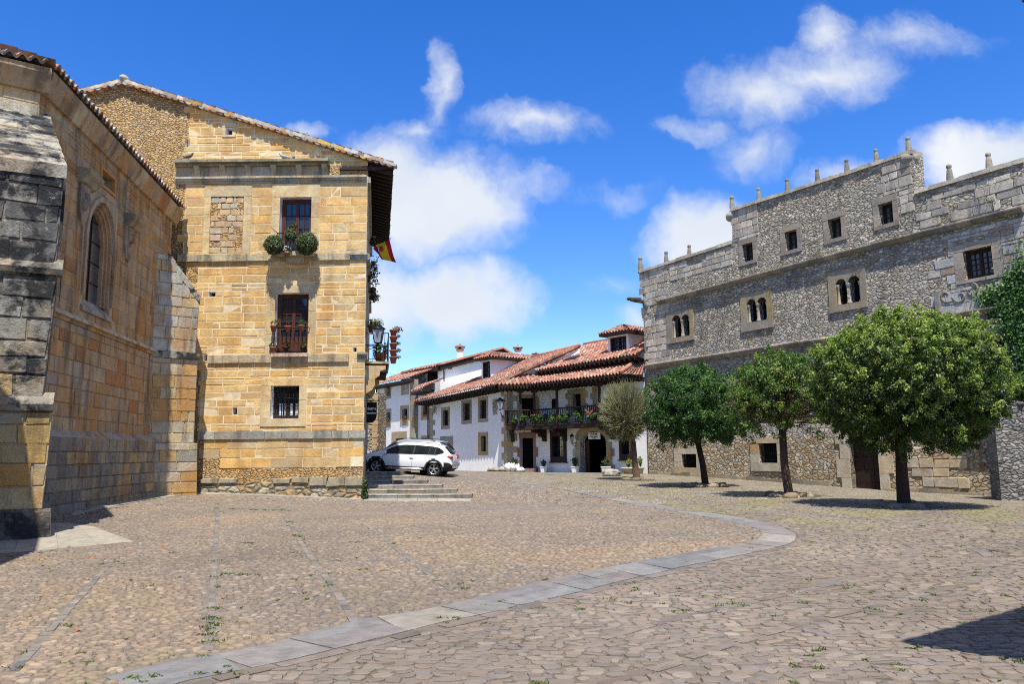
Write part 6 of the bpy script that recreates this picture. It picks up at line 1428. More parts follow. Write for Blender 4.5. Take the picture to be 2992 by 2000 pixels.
    for o, s in zip(sm + [bg], sur[:5]): fm = MB(); surround(fm, W, o, (o[0] - (.25 if o is not bg else .34), o[1] + (.22 if o is not bg else .34), o[2] - (.16 if o is not bg else .12), o[3] + .26), r, PF, .022, nj=2); fm.build('window_surround', MT['quoin_stone'], root)
    for a, b, s in ta:
        fm = MB()
        # solid slabs around the twin arches, built from pieces outside the arch lines
        for o in (a, b):
            ap = archp(*o, (o[1] - o[0]) / 2, 8)[1:]; 
            for i in range(1, len(ap) - 1):
                (x0, z0), (x1, z1) = ap[i], ap[i + 1]; W.slab(fm, [(x0, z0), (x0, s[3]), (x1, s[3]), (x1, z1)], -.3, .04, (.29, .25, .185))
        W.box(fm, s[0], a[0], s[2] + .22, s[3], -.3, .042, pick([(1, (.32, .265, .17)), (1, (.28, .245, .19))], r)); W.box(fm, b[1], s[1], s[2] + .22, s[3], -.3, .042, pick([(1, (.34, .25, .12)), (1, (.25, .22, .17))], r))
        zb = min(a[2], b[2]); W.box(fm, s[0], s[1], s[2], zb, -.3, .07, (.31, .27, .2)); W.box(fm, a[1], b[0], a[3] - (a[1] - a[0]) / 2, s[3], -.3, .041, (.29, .25, .185))
        for u, rr in (((a[1] + b[0]) / 2, .075), (a[0] + .05, .06), (b[1] - .05, .06)):
            p = W.P(u, zb, -.08); h = a[3] - (a[1] - a[0]) / 2 - zb
            fm.lathe(p, [(rr * 1.5, 0), (rr * 1.5, .07), (rr, .12), (rr * .92, h - .18), (rr * 1.2, h - .14), (rr * 1.7, h - .02), (rr * 1.7, h + .02)], 10, (.32, .30, .25))
        fm.build('twin_arch_surround', MT['quoin_stone'], root, fixn=True)
    fm = MB()
    surround(fm, W, q1, R_(1972, 1312, 2050, 1388), r, PLW, .05, nj=2); fm.build('window_surround', MT['quoin_stone'], root); fm = MB(); surround(fm, W, q2, R_(2194, 1282, 2295, 1378), r, PLW, .05, nj=2); fm.build('window_surround', MT['quoin_stone'], root); fm = MB()
    for (u0, u1) in ((dd[0] - .62, dd[0]), (dd[1], dd[1] + .6)):
        zz = zcourses(g + .6, dd[3], .5, .8, r)
        for k, (a_, b_) in enumerate(zip(zz[:-1], zz[1:])):
            e = .2 if k % 2 else 0; W.box(fm, u0 + (e if u1 == dd[0] else 0), u1 - (e if u0 == dd[1] else 0), a_ + .005, b_ - .005, -.35, .05, pick(PLW, r))
    W.box(fm, dd[0] - .6, dd[1] + .6, dd[3], dd[3] + .45, -.35, .05, pick(PLW, r))
    fm.build('door_surround', MT['quoin_stone'], root); fm = MB()
    surround(fm, W, bdr, (bdr[0] - .22, bdr[1] + .25, bdr[2], bdr[3] + .25), r, PF, .04, nj=3)
    fm.build('door_surround', MT['quoin_stone'], root, fixn=True)
    # mouldings
    def run(p, q, ext, h, n):
        mm = MB()
        (u0, z0), (u1, z1) = W.uz(*p), W.uz(*q)
        for i in range(n):
            a, b = u0 + (u1 - u0) * i / n + .003, u0 + (u1 - u0) * (i + 1) / n - .003; za, zb_ = z0 + (z1 - z0) * i / n, z0 + (z1 - z0) * (i + 1) / n; j = r.uniform(-.01, .01)
            pr = [(-.02, -h), (ext * .5, -h * .8), (ext + j, -h * .15), (ext + j, h * .1), (-.02, h * .5)]
            mm.idx([W.P(a, za + z, d) for d, z in pr] + [W.P(b, zb_ + z, d) for d, z in pr], [(4, 3, 2, 1, 0), (5, 6, 7, 8, 9)] + [(k, (k + 1) % 5, 5 + (k + 1) % 5, 5 + k) for k in range(5)], pick([(1, (.28, .25, .20)), (1, (.22, .20, .165)), (1, (.34, .30, .24))], r))
        mm.build('string_course', MT['grey_stone'], root, fixn=True)
    run((1925, 882), (2412, 752), .22, .2, 14); run((2412, 752), (2992, 606), .22, .2, 14); run((1892, 1069.5), (2342, 1001), .24, .22, 12); run((2342, 1001), (2820, 945), .24, .22, 12); run((2800, 918), (2925, 898), .3, .16, 3); run((2790, 958), (2925, 932), .2, .14, 3)
    for p, q, n in ((top[0], top[1], 7), (top[2], top[3], 7), (top[3], top[4], 7), (top[5], top[6], 7)):
        mm = MB()
        for i in range(n):
            (u0, z0), (u1, z1) = p, q; a, b = u0 + (u1 - u0) * i / n, u0 + (u1 - u0) * (i + 1) / n; za, zb_ = z0 + (z1 - z0) * i / n, z0 + (z1 - z0) * (i + 1) / n; j = r.uniform(-.03, .03); h = .1 + r.uniform(0, .05)
            mm.hexa([W.P(a + .01, za - .04, .07 + j), W.P(b - .01, zb_ - .04, .07 + j), W.P(b - .01, zb_ - .04, -.72), W.P(a + .01, za - .04, -.72), W.P(a + .01, za + h, .04 + j), W.P(b - .01, zb_ + h, .04 + j), W.P(b - .01, zb_ + h, -.7), W.P(a + .01, za + h, -.7)], pick([(1, (.36, .33, .27)), (1, (.42, .38, .31))], r))
        mm.build('coping', MT['grey_stone'], root, fixn=True)
    for px, y0, y1, bl in ((1872, 796, 751, 0), (1947.5, 775, 734, 0), (2015, 755, 715, 0), (2140, 618, 572, 1), (2218, 590, 548, 0), (2301, 564, 521, 0), (2389.5, 535, 492, 0), (2475.5, 508, 464, 0), (2562, 478, 434, 0), (2656, 447, 398, 1), (2777, 536, 479, 0), (2892, 501, 444, 0)):
        pinnacle(root, W, px, y0, y1, -.2, r, bl)
    # gargoyle at the left corner
    m = MB(); a = W.P(.1, W.uz(1880, 880)[1], .0); d = Vector((-.86, -.2, .06)); m.tube([a, a + d * .5, a + d * .85, a + d * 1.0], [.17, .15, .12, .07], 8, (.42, .40, .33)); m.blob(a + d * .98 + Vector((0, 0, .02)), (.14, .12, .1), (.42, .40, .33), amp=.4); m.blob(a + Vector((.1, -.1, -.25)), (.2, .25, .3), (.34, .32, .28), amp=.3); m.build('gargoyle', MT['lichen_stone'], root)
    # windows
    for o in sm: casement(root, W, o[0], o[1], o[2], o[3], -.28, 1, 3, .06, .025, 'dark_wood', 'lead_glass', leaves_=2)
    casement(root, W, bg[0], bg[1], bg[2], bg[3], -.2, 2, 4, .08, .03, 'dark_wood', 'lead_glass', leaves_=2, label='large many paned window in the right half of the palace')
    for a, b, s in ta: v = MB(); W.box(v, a[0] - .1, b[1] + .1, a[2] - .1, a[3] + .3, -.46, -.40); v.build('dark_recess', MT['void'], root)  # black sheet stands for the darkness behind the arches
    for o in (q1, q2): v = MB(); W.box(v, o[0], o[1], o[2], o[3], -.38, -.34); v.build('dark_recess', MT['void'], root)
    for o in (q1, q2): g_ = MB(); grille(g_, W, o[0], o[1], o[2], o[3], -.12, 8, 3, .014); g_.build('window_grille', MT['iron'], root)
    m = MB(); n = 6
    for i in range(n): W.box(m, dd[0] + (dd[1] - dd[0]) * i / n + .004, dd[0] + (dd[1] - dd[0]) * (i + 1) / n - .004, g, dd[3], -.34, -.28 + .012 * (i % 2))
    for k in range(4):
        for i in range(n):
            p = W.P(dd[0] + (dd[1] - dd[0]) * (i + .5) / n, gz(16, 31) + .3 + k * .5, -.27); m.blob(p, .03, m=1, amp=0, nu=6, nv=4)
    m.build('door', [MT['dark_wood'], MT['iron']], root)
    m = MB(); W.box(m, bdr[0], bdr[1], bdr[2], bdr[3], -.3, -.25); m.build('balcony_door', MT['dark_wood'], root)
    m = MB(); zr = bdr[2] + .1; W.box(m, bdr[0] - .5, bdr[1] + .5, zr - .15, zr, 0, .55, m=1)
    m.tube([W.P(bdr[0] - .45, zr + .95, 0), W.P(bdr[0] - .45, zr + .95, .5), W.P(bdr[1] + .45, zr + .95, .5), W.P(bdr[1] + .45, zr + .95, 0)], .025, 6, sm=False)
    for i in range(13): u = bdr[0] - .45 + (bdr[1] - bdr[0] + .9) * i / 12; m.tube([W.P(u, zr, .5), W.P(u, zr + .95, .5)], .013, 5)
    m.build('balcony', [MT['iron'], MT['grey_stone']], root)
    # carved coat of arms between the big window and the ledge: scrollwork relief
    m = MB(); c = W.uz(2790, 868)
    for k, (ou, oz, sg) in enumerate(((-.3, .1, 1), (.2, .0, -1), (.6, .12, 1))):
        sp_ = [W.P(c[0] + ou + sg * (.05 + .022 * i) * math.cos(i * .5 + k), c[1] + oz + (.05 + .022 * i) * math.sin(i * .5 + k), .0) for i in range(12)]; m.tube(sp_, [.05] * 12, 6, pick([(1, (.30, .27, .22)), (1, (.24, .22, .18))], r))
    W.box(m, U(2745, 880) - .1, U(2745, 880) + .06, W.uz(2745, 930)[1], W.uz(2745, 855)[1], 0, .14, (.26, .25, .22)); m.build('carved_relief', MT['grey_stone'], root)
    # foot of the wall: low rough course
    m = MB(); u = .2
    while u < LU - .3:
        e = u + r.uniform(.5, 1.1); p = W.P(u, 0, .1); z = gz(p.x, p.y)
        if not (dd[0] - .75 < u + .5 < dd[1] + .75): W.box(m, u, e - .01, z - .3, z + r.uniform(.08, .2), -.05, r.uniform(.06, .13), pick([(1, (.30, .25, .17)), (1, (.24, .21, .16)), (1, (.36, .30, .21))], r, .2))
        elif m.f: m.build('footing', MT['quoin_stone'], root); m = MB()
        u = e
    m.build('footing', MT['quoin_stone'], root)
make_palace()
def make_garden_wall():
    r = random.Random(61); Y = 25.5; a = atY(2926, 1461, Y); zt = atY(2960, 1180, Y).z; m = MB(); z0 = gz(a.x, Y) - .5
    W = Wall((a.x, Y), (a.x + 4, Y - .6)); W.slab(m, [(0, z0), (4, z0), (4, zt - .1), (.9, zt + .05), (.35, zt), (.02, zt - .3)], -.7, 0)
    for i in range(16): p = W.P(.1 + i * .24, zt - .08 + (.05 if i > 2 else -.1), -.35); m.blob(p, (.22, .38, .14), (.2, .2, .19), amp=.5, fr=2, seed=i)
    tag(m.build('garden_wall', MT['dark_rubble'], fixn=True), 'dark rough stone garden wall at the right foot of the palace', 'wall')
    # house behind the viewer's right shoulder: its eave corner reaches into the frame and shades the paving
    K = atY(2985, 3, 4.9); S = ts / ts.z; h = K.z; P = K - S * (h - .02); e1 = gp(2992, 1785) - P; e2 = gp(2992, 1935) - P; e1.z = e2.z = 0; e1.normalize(); e2.normalize()
    root = thing('corner_house', 'low house beside the viewer, only its eave corner showing', 'house', (K.x + 4, K.y, 0))
    q = [K, K + e2 * 9, K + e2 * 9 + e1 * 9, K + e1 * 9]; m = MB(); m.prism(q, (0, 0, .16)); m.build('eave', MT['dark_wood'], root, fixn=True)
    m = MB(); c = (q[0] + q[2]) / 2 + Vector((0, 0, 2.6)); 
    for i in range(4): m.face([q[i] + Vector((0, 0, .17)), q[(i + 1) % 4] + Vector((0, 0, .17)), c], (.4, .18, .11))
    m.build('roof', MT['tile'], root)
    m = MB(); i0 = K + (e1 + e2) * .7; w = [i0, i0 + e2 * 7.5, i0 + e2 * 7.5 + e1 * 7.5, i0 + e1 * 7.5]; m.prism([Vector((p.x, p.y, -.3)) for p in w], (0, 0, h + .29)); m.build('wall', MT['plaster'], root, fixn=True)
make_garden_wall()
# ------------------------------------------------------------------ trees
def rdir(rs, n):
    v = rs.normal(size=(n, 3)); return v / np.linalg.norm(v, axis=1, keepdims=True)
def leafball(name, c, rad, n, size, cols, parent, rs, mat='leaf', aspect=.5, up=.5, hollow=.45, clump=0, cj=.2):
    """foliage filling an ellipsoid, gathered in clumps"""
    c = np.array(tuple(c)); rad = np.array(rad if hasattr(rad, '__len__') else (rad,) * 3, float)
    if clump:
        d = rdir(rs, clump); q = d * (hollow + (1 - hollow) * rs.rand(clump, 1) ** .6); k = rs.randint(0, clump, n); P = q[k] + rs.normal(size=(n, 3)) * cj; ci = rs.rand(clump)[k]
    else:
        d = rdir(rs, n); P = d * (hollow + (1 - hollow) * rs.rand(n, 1) ** .6); ci = rs.rand(n)
    N = P * .7 + np.array([0, 0, up]) + rs.normal(size=(n, 3)) * .6
    pal = np.array(cols); col = pal[np.minimum((ci * len(pal)).astype(int), len(pal) - 1)] * (.8 + .4 * rs.rand(n, 1))
    return leaves(name, c + P * rad, N, size * (.7 + .6 * rs.rand(n)), col, MT[mat], parent, aspect, rs)
def tree_at(name, label, bx, by, Y, group):
    b = gp(bx, by); b = Vector((b.x * Y / b.y, Y, gz(b.x * Y / b.y, Y))); return thing(name, label, 'tree', b, group), b
def limb_tree(mb, base, top, crown_c, rad, r, n, r0, col, tips=None):
    """tapered, slightly bent trunk and limbs spreading into the crown"""
    mid_ = base.lerp(top, .5) + Vector((r.uniform(-.05, .05), 0, 0))
    mb.tube([base - Vector((0, 0, .15)), base + Vector((0, 0, .12)), mid_, top], [r0 * 1.35, r0 * 1.02, r0 * .86, r0 * .8], 10, col)
    for i in range(n):
        a = 2 * math.pi * i / n + r.uniform(-.4, .4); e = r.uniform(.1, 1.2); d = Vector((math.cos(a) * math.cos(e), math.sin(a) * math.cos(e), math.sin(e)))
        q = crown_c + Vector((d.x * rad[0], d.y * rad[1], d.z * rad[2])) * r.uniform(.6, .85); m1 = top.lerp(q, .35) + Vector((0, 0, .15))
        mb.tube([top - Vector((0, 0, .05)), m1, top.lerp(q, .7) + Vector((0, 0, .1)), q], [r0 * .5, r0 * .33, r0 * .2, r0 * .06], 6, col)
        for k in range(4):
            s = m1.lerp(q, r.uniform(.1, .8)); t = s + Vector((d.x + r.uniform(-.7, .7), d.y + r.uniform(-.7, .7), d.z + r.uniform(-.3, .7))).normalized() * r.uniform(.4, .9) * rad[0] * .45
            mb.tube([s, s.lerp(t, .5) + Vector((0, 0, .05)), t], [r0 * .14, r0 * .09, r0 * .03], 4, col)
    return mb
def crown(parent, c, rad, rs, nclump, per, size, cols, tipcols, tipf, spread, shape=None, lump=.18, low=-1.0):
    """clumped crown: twig-end tufts through an uneven ellipsoid, each with its own leaf colour"""
    c = np.array(tuple(c)); rad = np.array(rad); d = rdir(rs, nclump * 3); d = d[d[:, 2] > low][:nclump]; nclump = len(d)
    L = np.array([1 + lump * (mnoise.noise(Vector(v) * 2.3) + .6 * mnoise.noise(Vector(v) * 5.1)) for v in d]).reshape(-1, 1)
    rr = (.25 + .75 * rs.rand(nclump, 1) ** .42) * L; q = d * rr
    if shape is not None: keep = np.array([shape(p, rs) for p in q]); q = q[keep]; d = d[keep]; rr = rr[keep]; nclump = len(q)
    C = c + q * rad; k = np.repeat(np.arange(nclump), per); n = len(k)
    ax = d * .7 + rs.normal(size=(nclump, 3)) * .5 + np.array([0, 0, .45]); ax /= np.linalg.norm(ax, axis=1, keepdims=True)
    t = rs.rand(n, 1) ** .7; P = C[k] + ax[k] * (t - .4) * spread * 1.7 + rs.normal(size=(n, 3)) * spread * (.55 - .25 * t)
    N = d[k] * .5 + np.array([0, 0, .55]) + rs.normal(size=(n, 3)) * .75
    base = np.array(cols)[rs.randint(0, len(cols), nclump)]; tip = np.array(tipcols)[rs.randint(0, len(tipcols), nclump)]
    young = (rs.rand(nclump) < tipf * (.45 + .75 * (q[:, 2] + .5)))[k].reshape(-1, 1) & (t > .35)
    col = np.where(young, tip[k], base[k]) * (.75 + .5 * rs.rand(n, 1))
    return leaves('crown', P, N, size * (.65 + .7 * rs.rand(n)), col, MT['leaf'], parent, .52, rs)
def ring_stones(bx, by, Y, rad, label, r):
    b = gp(bx, by); b = Vector((b.x * Y / b.y, Y, 0)); z = gz(b.x, b.y); m = MB(); n = int(rad * 13)
    for i in range(n):
        a = 2 * math.pi * i / n; q = rad * r.uniform(.92, 1.08); m.blob((b.x + q * math.cos(a), b.y + q * math.sin(a), z + .03), (.24, .15, .08 + .05 * r.random()), pick([(1, (.24, .20, .14)), (1, (.18, .16, .12))], r, .3), amp=.4, seed=i, nu=8, nv=6)
    m.lathe((b.x, b.y, z - .1), [(rad, 0), (rad * .9, .14), (rad * .3, .2), (.05, .21)], 14, (.25, .2, .13))
    o = m.build('tree_kerb', MT['quoin_stone']); return tag(o, label, 'stone ring', 'stone rings round the trees')
TG = 'pruned trees in a row before the palace'
def make_trees():
    r = random.Random(71)
    # big leafy tree
    t, b = tree_at('leafy_tree', 'largest round leafy tree with pale green tips and a thick trunk', 2642, 1481, 20.5, TG)
    rs = np.random.RandomState(5); cc = atY(2655, 1122, 20.3); rad = (2.42, 2.3, 1.92); mb = MB(); limb_tree(mb, b, Vector((b.x + .05, b.y, cc.z - 1.25)), cc, rad, r, 11, .165, (.55, .5, .5)); mb.build('trunk', MT['bark'], t)
    crown(t, cc, rad, rs, 2600, 62, .073, [(.05, .095, .02), (.062, .11, .022), (.042, .08, .018), (.068, .105, .03)], [(.26, .34, .075), (.30, .36, .09), (.20, .29, .055)], .66, .13, low=-.92, lump=.11)
    ring_stones(2642, 1481, 20.5, .62, 'stone kerb round the foot of the largest tree', r)
    # sparse tree
    t, b = tree_at('sparse_tree', 'half bare tree, green in its upper left and twiggy below', 2305, 1450, 25, TG)
    rs = np.random.RandomState(6); cc = atY(2285, 1180, 24.9); rad = (1.75, 1.6, 1.62); mb = MB(); limb_tree(mb, b, Vector((b.x - .08, b.y, cc.z - .85)), cc, rad, r, 13, .145, (1.1, 1.05, .95))
    top = Vector((b.x - .08, b.y, cc.z - .85))
    for i in range(650):
        d = Vector(rdir(rs, 1)[0]); d.z = abs(d.z) * 1.2 - .45; q = cc + Vector((d.x * rad[0], d.y * rad[1], d.z * rad[2])) * rs.uniform(.35, .98); e = q + Vector((d.x * .3 + rs.uniform(-.25, .25), d.y * .3 + rs.uniform(-.25, .25), rs.uniform(-.05, .5)))
        mb.tube([top.lerp(q, .55) + Vector((rs.uniform(-.2, .2), rs.uniform(-.2, .2), .1)), q, q.lerp(e, .6) + Vector((0, 0, .05)), e], [.014, .010, .007, .003], 3, (1.5, 1.5, 1.3), cap=False)
    mb.build('trunk', MT['bark'], t)
    def shp(p, s): return s.rand() < min(1, max(.10, .55 + .75 * p[2] - .55 * p[0]))
    crown(t, cc, rad, rs, 900, 44, .08, [(.07, .14, .025), (.085, .16, .03), (.10, .16, .035)], [(.18, .26, .05), (.24, .26, .07)], .30, .14, shape=shp, low=-.75, lump=.22)
    ring_stones(2305, 1450, 25, .60, 'stone kerb round the foot of the half bare tree', r)
    # dark evergreen
    t, b = tree_at('evergreen_tree', 'dense dark green round tree with slim leaning trunk', 2061, 1421, 30.5, TG)
    rs = np.random.RandomState(7); cc = atY(2033, 1200, 30.4); rad = (1.9, 1.75, 1.72); mb = MB(); limb_tree(mb, b, Vector((b.x - .22, b.y, cc.z - 1.2)), cc, rad, r, 10, .135, (.42, .38, .36)); mb.build('trunk', MT['bark'], t)
    crown(t, cc, rad, rs, 1300, 50, .08, [(.042, .10, .025), (.05, .115, .028), (.036, .085, .024), (.06, .12, .035)], [(.12, .22, .05), (.10, .19, .04)], .30, .15, low=-.8, lump=.24)
    ring_stones(2061, 1421, 30.5, .70, 'stone kerb round the foot of the dense dark tree', r)
    # bare pollard
    t, b = tree_at('pollard_tree', 'leafless pollarded tree with a ball of bare twigs and pinkish trunk', 1862, 1403, 36, TG)
    rs = np.random.RandomState(8); cc = atY(1827, 1210, 36); rad = (1.28, 1.2, 1.5); tp = atY(1850, 1290, 36); mb = MB()
    mb.tube([b - Vector((0, 0, .2)), b + Vector((-.03, 0, .15)), b.lerp(tp, .5) + Vector((-.02, 0, 0)), tp], [.21, .17, .13, .12], 9, (1.7, 1.4, 1.2)); mb.build('trunk', MT['bark'], t)
    mb = MB(); TC = [(1.25, 1.2, 1.1), (1.0, 1.02, .8), (.8, .9, .6), (1.5, 1.45, 1.35), (.9, 1.1, .45)]
    st = Vector((cc.x + .1, cc.y, cc.z - .7))
    for i in range(13):
        a = i * 2.4; q = cc + Vector((math.cos(a) * .62, math.sin(a) * .6, rs.uniform(-.5, .5))); mb.tube([tp - Vector((0, 0, .15)), tp.lerp(q, .5) + Vector((0, 0, .12)), q], [.06, .045, .02], 5, (.8, .75, .7))
    for i in range(1500):
        d = Vector(rdir(rs, 1)[0]); u = rs.uniform(.2, .62); s = cc + Vector((d.x * rad[0] * u, d.y * rad[1] * u, d.z * rad[2] * u - .25)); w = rs.uniform(.82, 1.05)
        e = cc + Vector((d.x * rad[0] * w, d.y * rad[1] * w, d.z * rad[2] * w)) + Vector((0, 0, .12)); m = s.lerp(e, .5) + Vector((rs.uniform(-.1, .1), rs.uniform(-.1, .1), rs.uniform(-.06, .1)))
        mb.tube([s, m, e], [.016, .013, .006], 3, TC[i % 5], cap=False)
        if i % 2: mb.tube([m, m.lerp(e, .6) + Vector((rs.uniform(-.18, .18), rs.uniform(-.18, .18), rs.uniform(0, .2)))], [.011, .005], 3, TC[(i + 2) % 5], cap=False)
    mb.build('crown', MT['twig'], t); d = rdir(rs, 2600); q = np.array(tuple(cc)) + d * (.35 + .62 * rs.rand(2600, 1)) * np.array(rad) + np.array([0, 0, .05])
    leaves('foliage', q, rs.normal(size=(2600, 3)) + np.array([0, 0, .5]), .06, np.array([(.10, .11, .04), (.14, .14, .06), (.08, .10, .03)])[rs.randint(0, 3, 2600)], MT['leaf'], t, .5, rs)
    ring_stones(1862, 1403, 36, .55, 'stone kerb round the foot of the leafless pollard', r)
make_trees()
# ------------------------------------------------------------------ cars
def smooth_tab(tab, n=70):
    T = np.array(tab, float); xs = np.linspace(T[0, 0], T[-1, 0], n); Y = np.stack([np.interp(xs, T[:, 0], T[:, j]) for j in range(1, T.shape[1])], 1)
    for _ in range(2): Y[1:-1] = (Y[:-2] + 2 * Y[1:-1] + Y[2:]) / 4
    return xs, Y
def make_car(root, tab, wb, tr, wr, paint, w0, glass_x, screen_x, rear_x, lampz, suv=True, silver_sill=True):
    xs, Y = smooth_tab(tab); val = lambda x: [np.interp(x, xs, Y[:, j]) for j in range(Y.shape[1])]
    def ring(x):
        zb, w, zl, zr, wt = val(x); up = [(w * .80, zb), (w * .94, zb + .05), (w * .985, zb + .16), (w, (zb + zl) * .52), (w * .995, zl - .10), (w * .965, zl - .02)]
        for k in range(1, 6): t = k / 5; up.append((w * .955 + (wt - w * .955) * t, zl + (zr - .05 - zl) * t))
        up += [(wt * .93, zr - .012), (wt * .6, zr + .008), (0, zr + .015)]
        return up
    side = lambda x, t, o=.007: (lambda v: (v[1] * .955 + (v[4] - v[1] * .955) * t + o, v[2] + (v[3] - .05 - v[2]) * t))(val(x))
    mb = MB(); N = len(ring(0)); wx = (0, wb)
    for s in (1, -1):
        for i in range(len(xs) - 1):
            A, B = ring(xs[i]), ring(xs[i + 1])
            for k in range(N - 1):
                q = [(xs[i], s * A[k][0], A[k][1]), (xs[i + 1], s * B[k][0], B[k][1]), (xs[i + 1], s * B[k + 1][0], B[k + 1][1]), (xs[i], s * A[k + 1][0], A[k + 1][1])]
                cx = sum(p[0] for p in q) / 4; cz = sum(p[2] for p in q) / 4
                if any(math.hypot(cx - w, cz - wr) < wr + .06 for w in wx) and k < 6: continue
                blk = suv and (k < 2 or (k < 3 and (cx < -.45 or cx > wb + .45)))
                mb.face(q if s < 0 else q[::-1], (1, 1, 1), 1 if blk else 0, True)
    for x, sg in ((xs[0], 1), (xs[-1], -1)):
        R2 = ring(x); loop = [(x, p[0], p[1]) for p in R2] + [(x, -p[0], p[1]) for p in R2[-2::-1]]; mb.face(loop if sg < 0 else loop[::-1], (1, 1, 1), 0)
    mb.box(xs[0] + .15, xs[-1] - .15, -.62, .62, .26, .5, m=1)
    body = mb.build('body', [MT[paint], MT['car_black']], root)
    import bmesh
    b = bmesh.new(); b.from_mesh(body.data); bmesh.ops.remove_doubles(b, verts=b.verts, dist=.0008); bmesh.ops.recalc_face_normals(b, faces=b.faces); b.to_mesh(body.data); b.free()
    for s, nm in ((1, 'side_window'), (-1, 'side_window')):
        g = MB(); X = np.linspace(glass_x[0], glass_x[1], 22)
        for a, c in zip(X[:-1], X[1:]):
            e = lambda x: min(1, max(0, (x - glass_x[0]) / .3)); t0a, t0c = .05 + .25 * (1 - e(a)), .05 + .25 * (1 - e(c)); ta, tc = .86 - .25 * (1 - e(a)), .86 - .25 * (1 - e(c))
            f = [(a, *side(a, t0a)), (c, *side(c, t0c)), (c, *side(c, tc)), (a, *side(a, ta))]; f = [(x, s * y, z) for x, y, z in f]; g.face(f if s < 0 else f[::-1], sm=True)
        for xp, w_ in ((glass_x[0] + .42, .035), (glass_x[0] + .72, .02), (glass_x[0] + 1.42, .06)):
            for t in (0, 1): pass
            f = [(xp, *side(xp, .04, .011)), (xp + w_, *side(xp + w_, .04, .011)), (xp + w_ - .06, *side(xp + w_ - .06, .87, .011)), (xp - .06, *side(xp - .06, .87, .011))]; f = [(x, s * y, z) for x, y, z in f]; g.face(f if s < 0 else f[::-1], m=1)
        g.build(nm, [MT['car_glass'], MT['car_black']], root)
    for nm, (xa, xb), k in (('windscreen', screen_x, .9), ('rear_window', rear_x, .86)):
        g = MB(); X = np.linspace(xa, xb, 8)
        for a, c in zip(X[:-1], X[1:]):
            va, vc = val(a), val(c); n = 8
            for j in range(n):
                y0, y1 = -1 + 2 * j / n, -1 + 2 * (j + 1) / n
                zf = lambda v, y: v[3] + .03 - .035 * y * y
                g.face([(a, va[4] * k * y0, zf(va, y0)), (c, vc[4] * k * y0, zf(vc, y0)), (c, vc[4] * k * y1, zf(vc, y1)), (a, va[4] * k * y1, zf(va, y1))], sm=True)
        g.build(nm, MT['car_glass'], root)
    # wheels
    for x in wx:
        for s in (1, -1):
            W_ = MB(); n = 28; y1 = s * (tr + .01); 
            prof = [(wr * .66, -.02), (wr * .70, .0), (wr * .92, .0), (wr, -.03), (wr, -.18), (wr * .92, -.21), (wr * .6, -.21)]
            for i in range(n):
                a0, a1 = 2 * math.pi * i / n, 2 * math.pi * (i + 1) / n
                for (r0, d0), (r1, d1) in zip(prof[:-1], prof[1:]):
                    W_.face([(x + r0 * math.cos(a0), y1 + s * d0, wr + r0 * math.sin(a0)), (x + r1 * math.cos(a0), y1 + s * d1, wr + r1 * math.sin(a0)), (x + r1 * math.cos(a1), y1 + s * d1, wr + r1 * math.sin(a1)), (x + r0 * math.cos(a1), y1 + s * d0, wr + r0 * math.sin(a1))], sm=True)
            wo = W_.build('wheel', MT['rubber'], root, fixn=True)
            R_ = MB(); rr = wr * .67
            R_.face([(x + rr * math.cos(2 * math.pi * i / n), y1 - s * .09, wr + rr * math.sin(2 * math.pi * i / n)) for i in range(n)], m=1)
            for i in range(n):
                a0, a1 = 2 * math.pi * i / n, 2 * math.pi * (i + 1) / n
                P = lambda a, q, y: (x + q * math.cos(a), y, wr + q * math.sin(a)); R_.face([P(a0, rr, y1), P(a1, rr, y1), P(a1, rr * .93, y1 - s * .012), P(a0, rr * .93, y1 - s * .012)])
                R_.face([P(a0, rr * .93, y1 - s * .012), P(a1, rr * .93, y1 - s * .012), P(a1, rr * .93, y1 - s * .09), P(a0, rr * .93, y1 - s * .09)])
            for i in range(5):
                for q in (-.17, .17):
                    a = math.pi / 2 + 2 * math.pi * i / 5; c0 = (x + .05 * math.cos(a), wr + .05 * math.sin(a)); c1 = (x + rr * .95 * math.cos(a + q), wr + rr * .95 * math.sin(a + q)); dx, dz = c1[0] - c0[0], c1[1] - c0[1]; l = math.hypot(dx, dz); px_, pz_ = -dz / l * .016, dx / l * .016
                    R_.hexa([(c0[0] - px_ * 1.6, y1 - s * .045, c0[1] - pz_ * 1.6), (c1[0] - px_, y1 - s * .045, c1[1] - pz_), (c1[0] + px_, y1 - s * .045, c1[1] + pz_), (c0[0] + px_ * 1.6, y1 - s * .045, c0[1] + pz_ * 1.6)] + [(c0[0] - px_ * 1.6, y1 - s * .01, c0[1] - pz_ * 1.6), (c1[0] - px_, y1 - s * .012, c1[1] - pz_), (c1[0] + px_, y1 - s * .012, c1[1] + pz_), (c0[0] + px_ * 1.6, y1 - s * .01, c0[1] + pz_ * 1.6)])
            R_.blob((x, y1 - s * .03, wr), (.055, .03, .055), amp=0)
            R_.build('rim', [MT['alloy'], MT['car_black']], wo, fixn=True)
        # arches
        for s in (1, -1):
            A = MB(); n = 22; w_ = val(x)[1]
            for i in range(n):
                a0, a1 = -.12 + (math.pi + .24) * i / n, -.12 + (math.pi + .24) * (i + 1) / n; P = lambda a, q, y: (x + q * math.cos(a), s * y, wr + q * math.sin(a))
                A.face([P(a0, wr + .03, w_ + .012), P(a1, wr + .03, w_ + .012), P(a1, wr + .10, w_ + .010), P(a0, wr + .10, w_ + .010)]); A.face([P(a0, wr + .03, w_ + .012), P(a1, wr + .03, w_ + .012), P(a1, wr + .03, w_ - .3), P(a0, wr + .03, w_ - .3)]); A.face([P(a0, wr + .10, w_ + .010), P(a1, wr + .10, w_ + .010), P(a1, wr + .115, w_ - .02), P(a0, wr + .115, w_ - .02)])
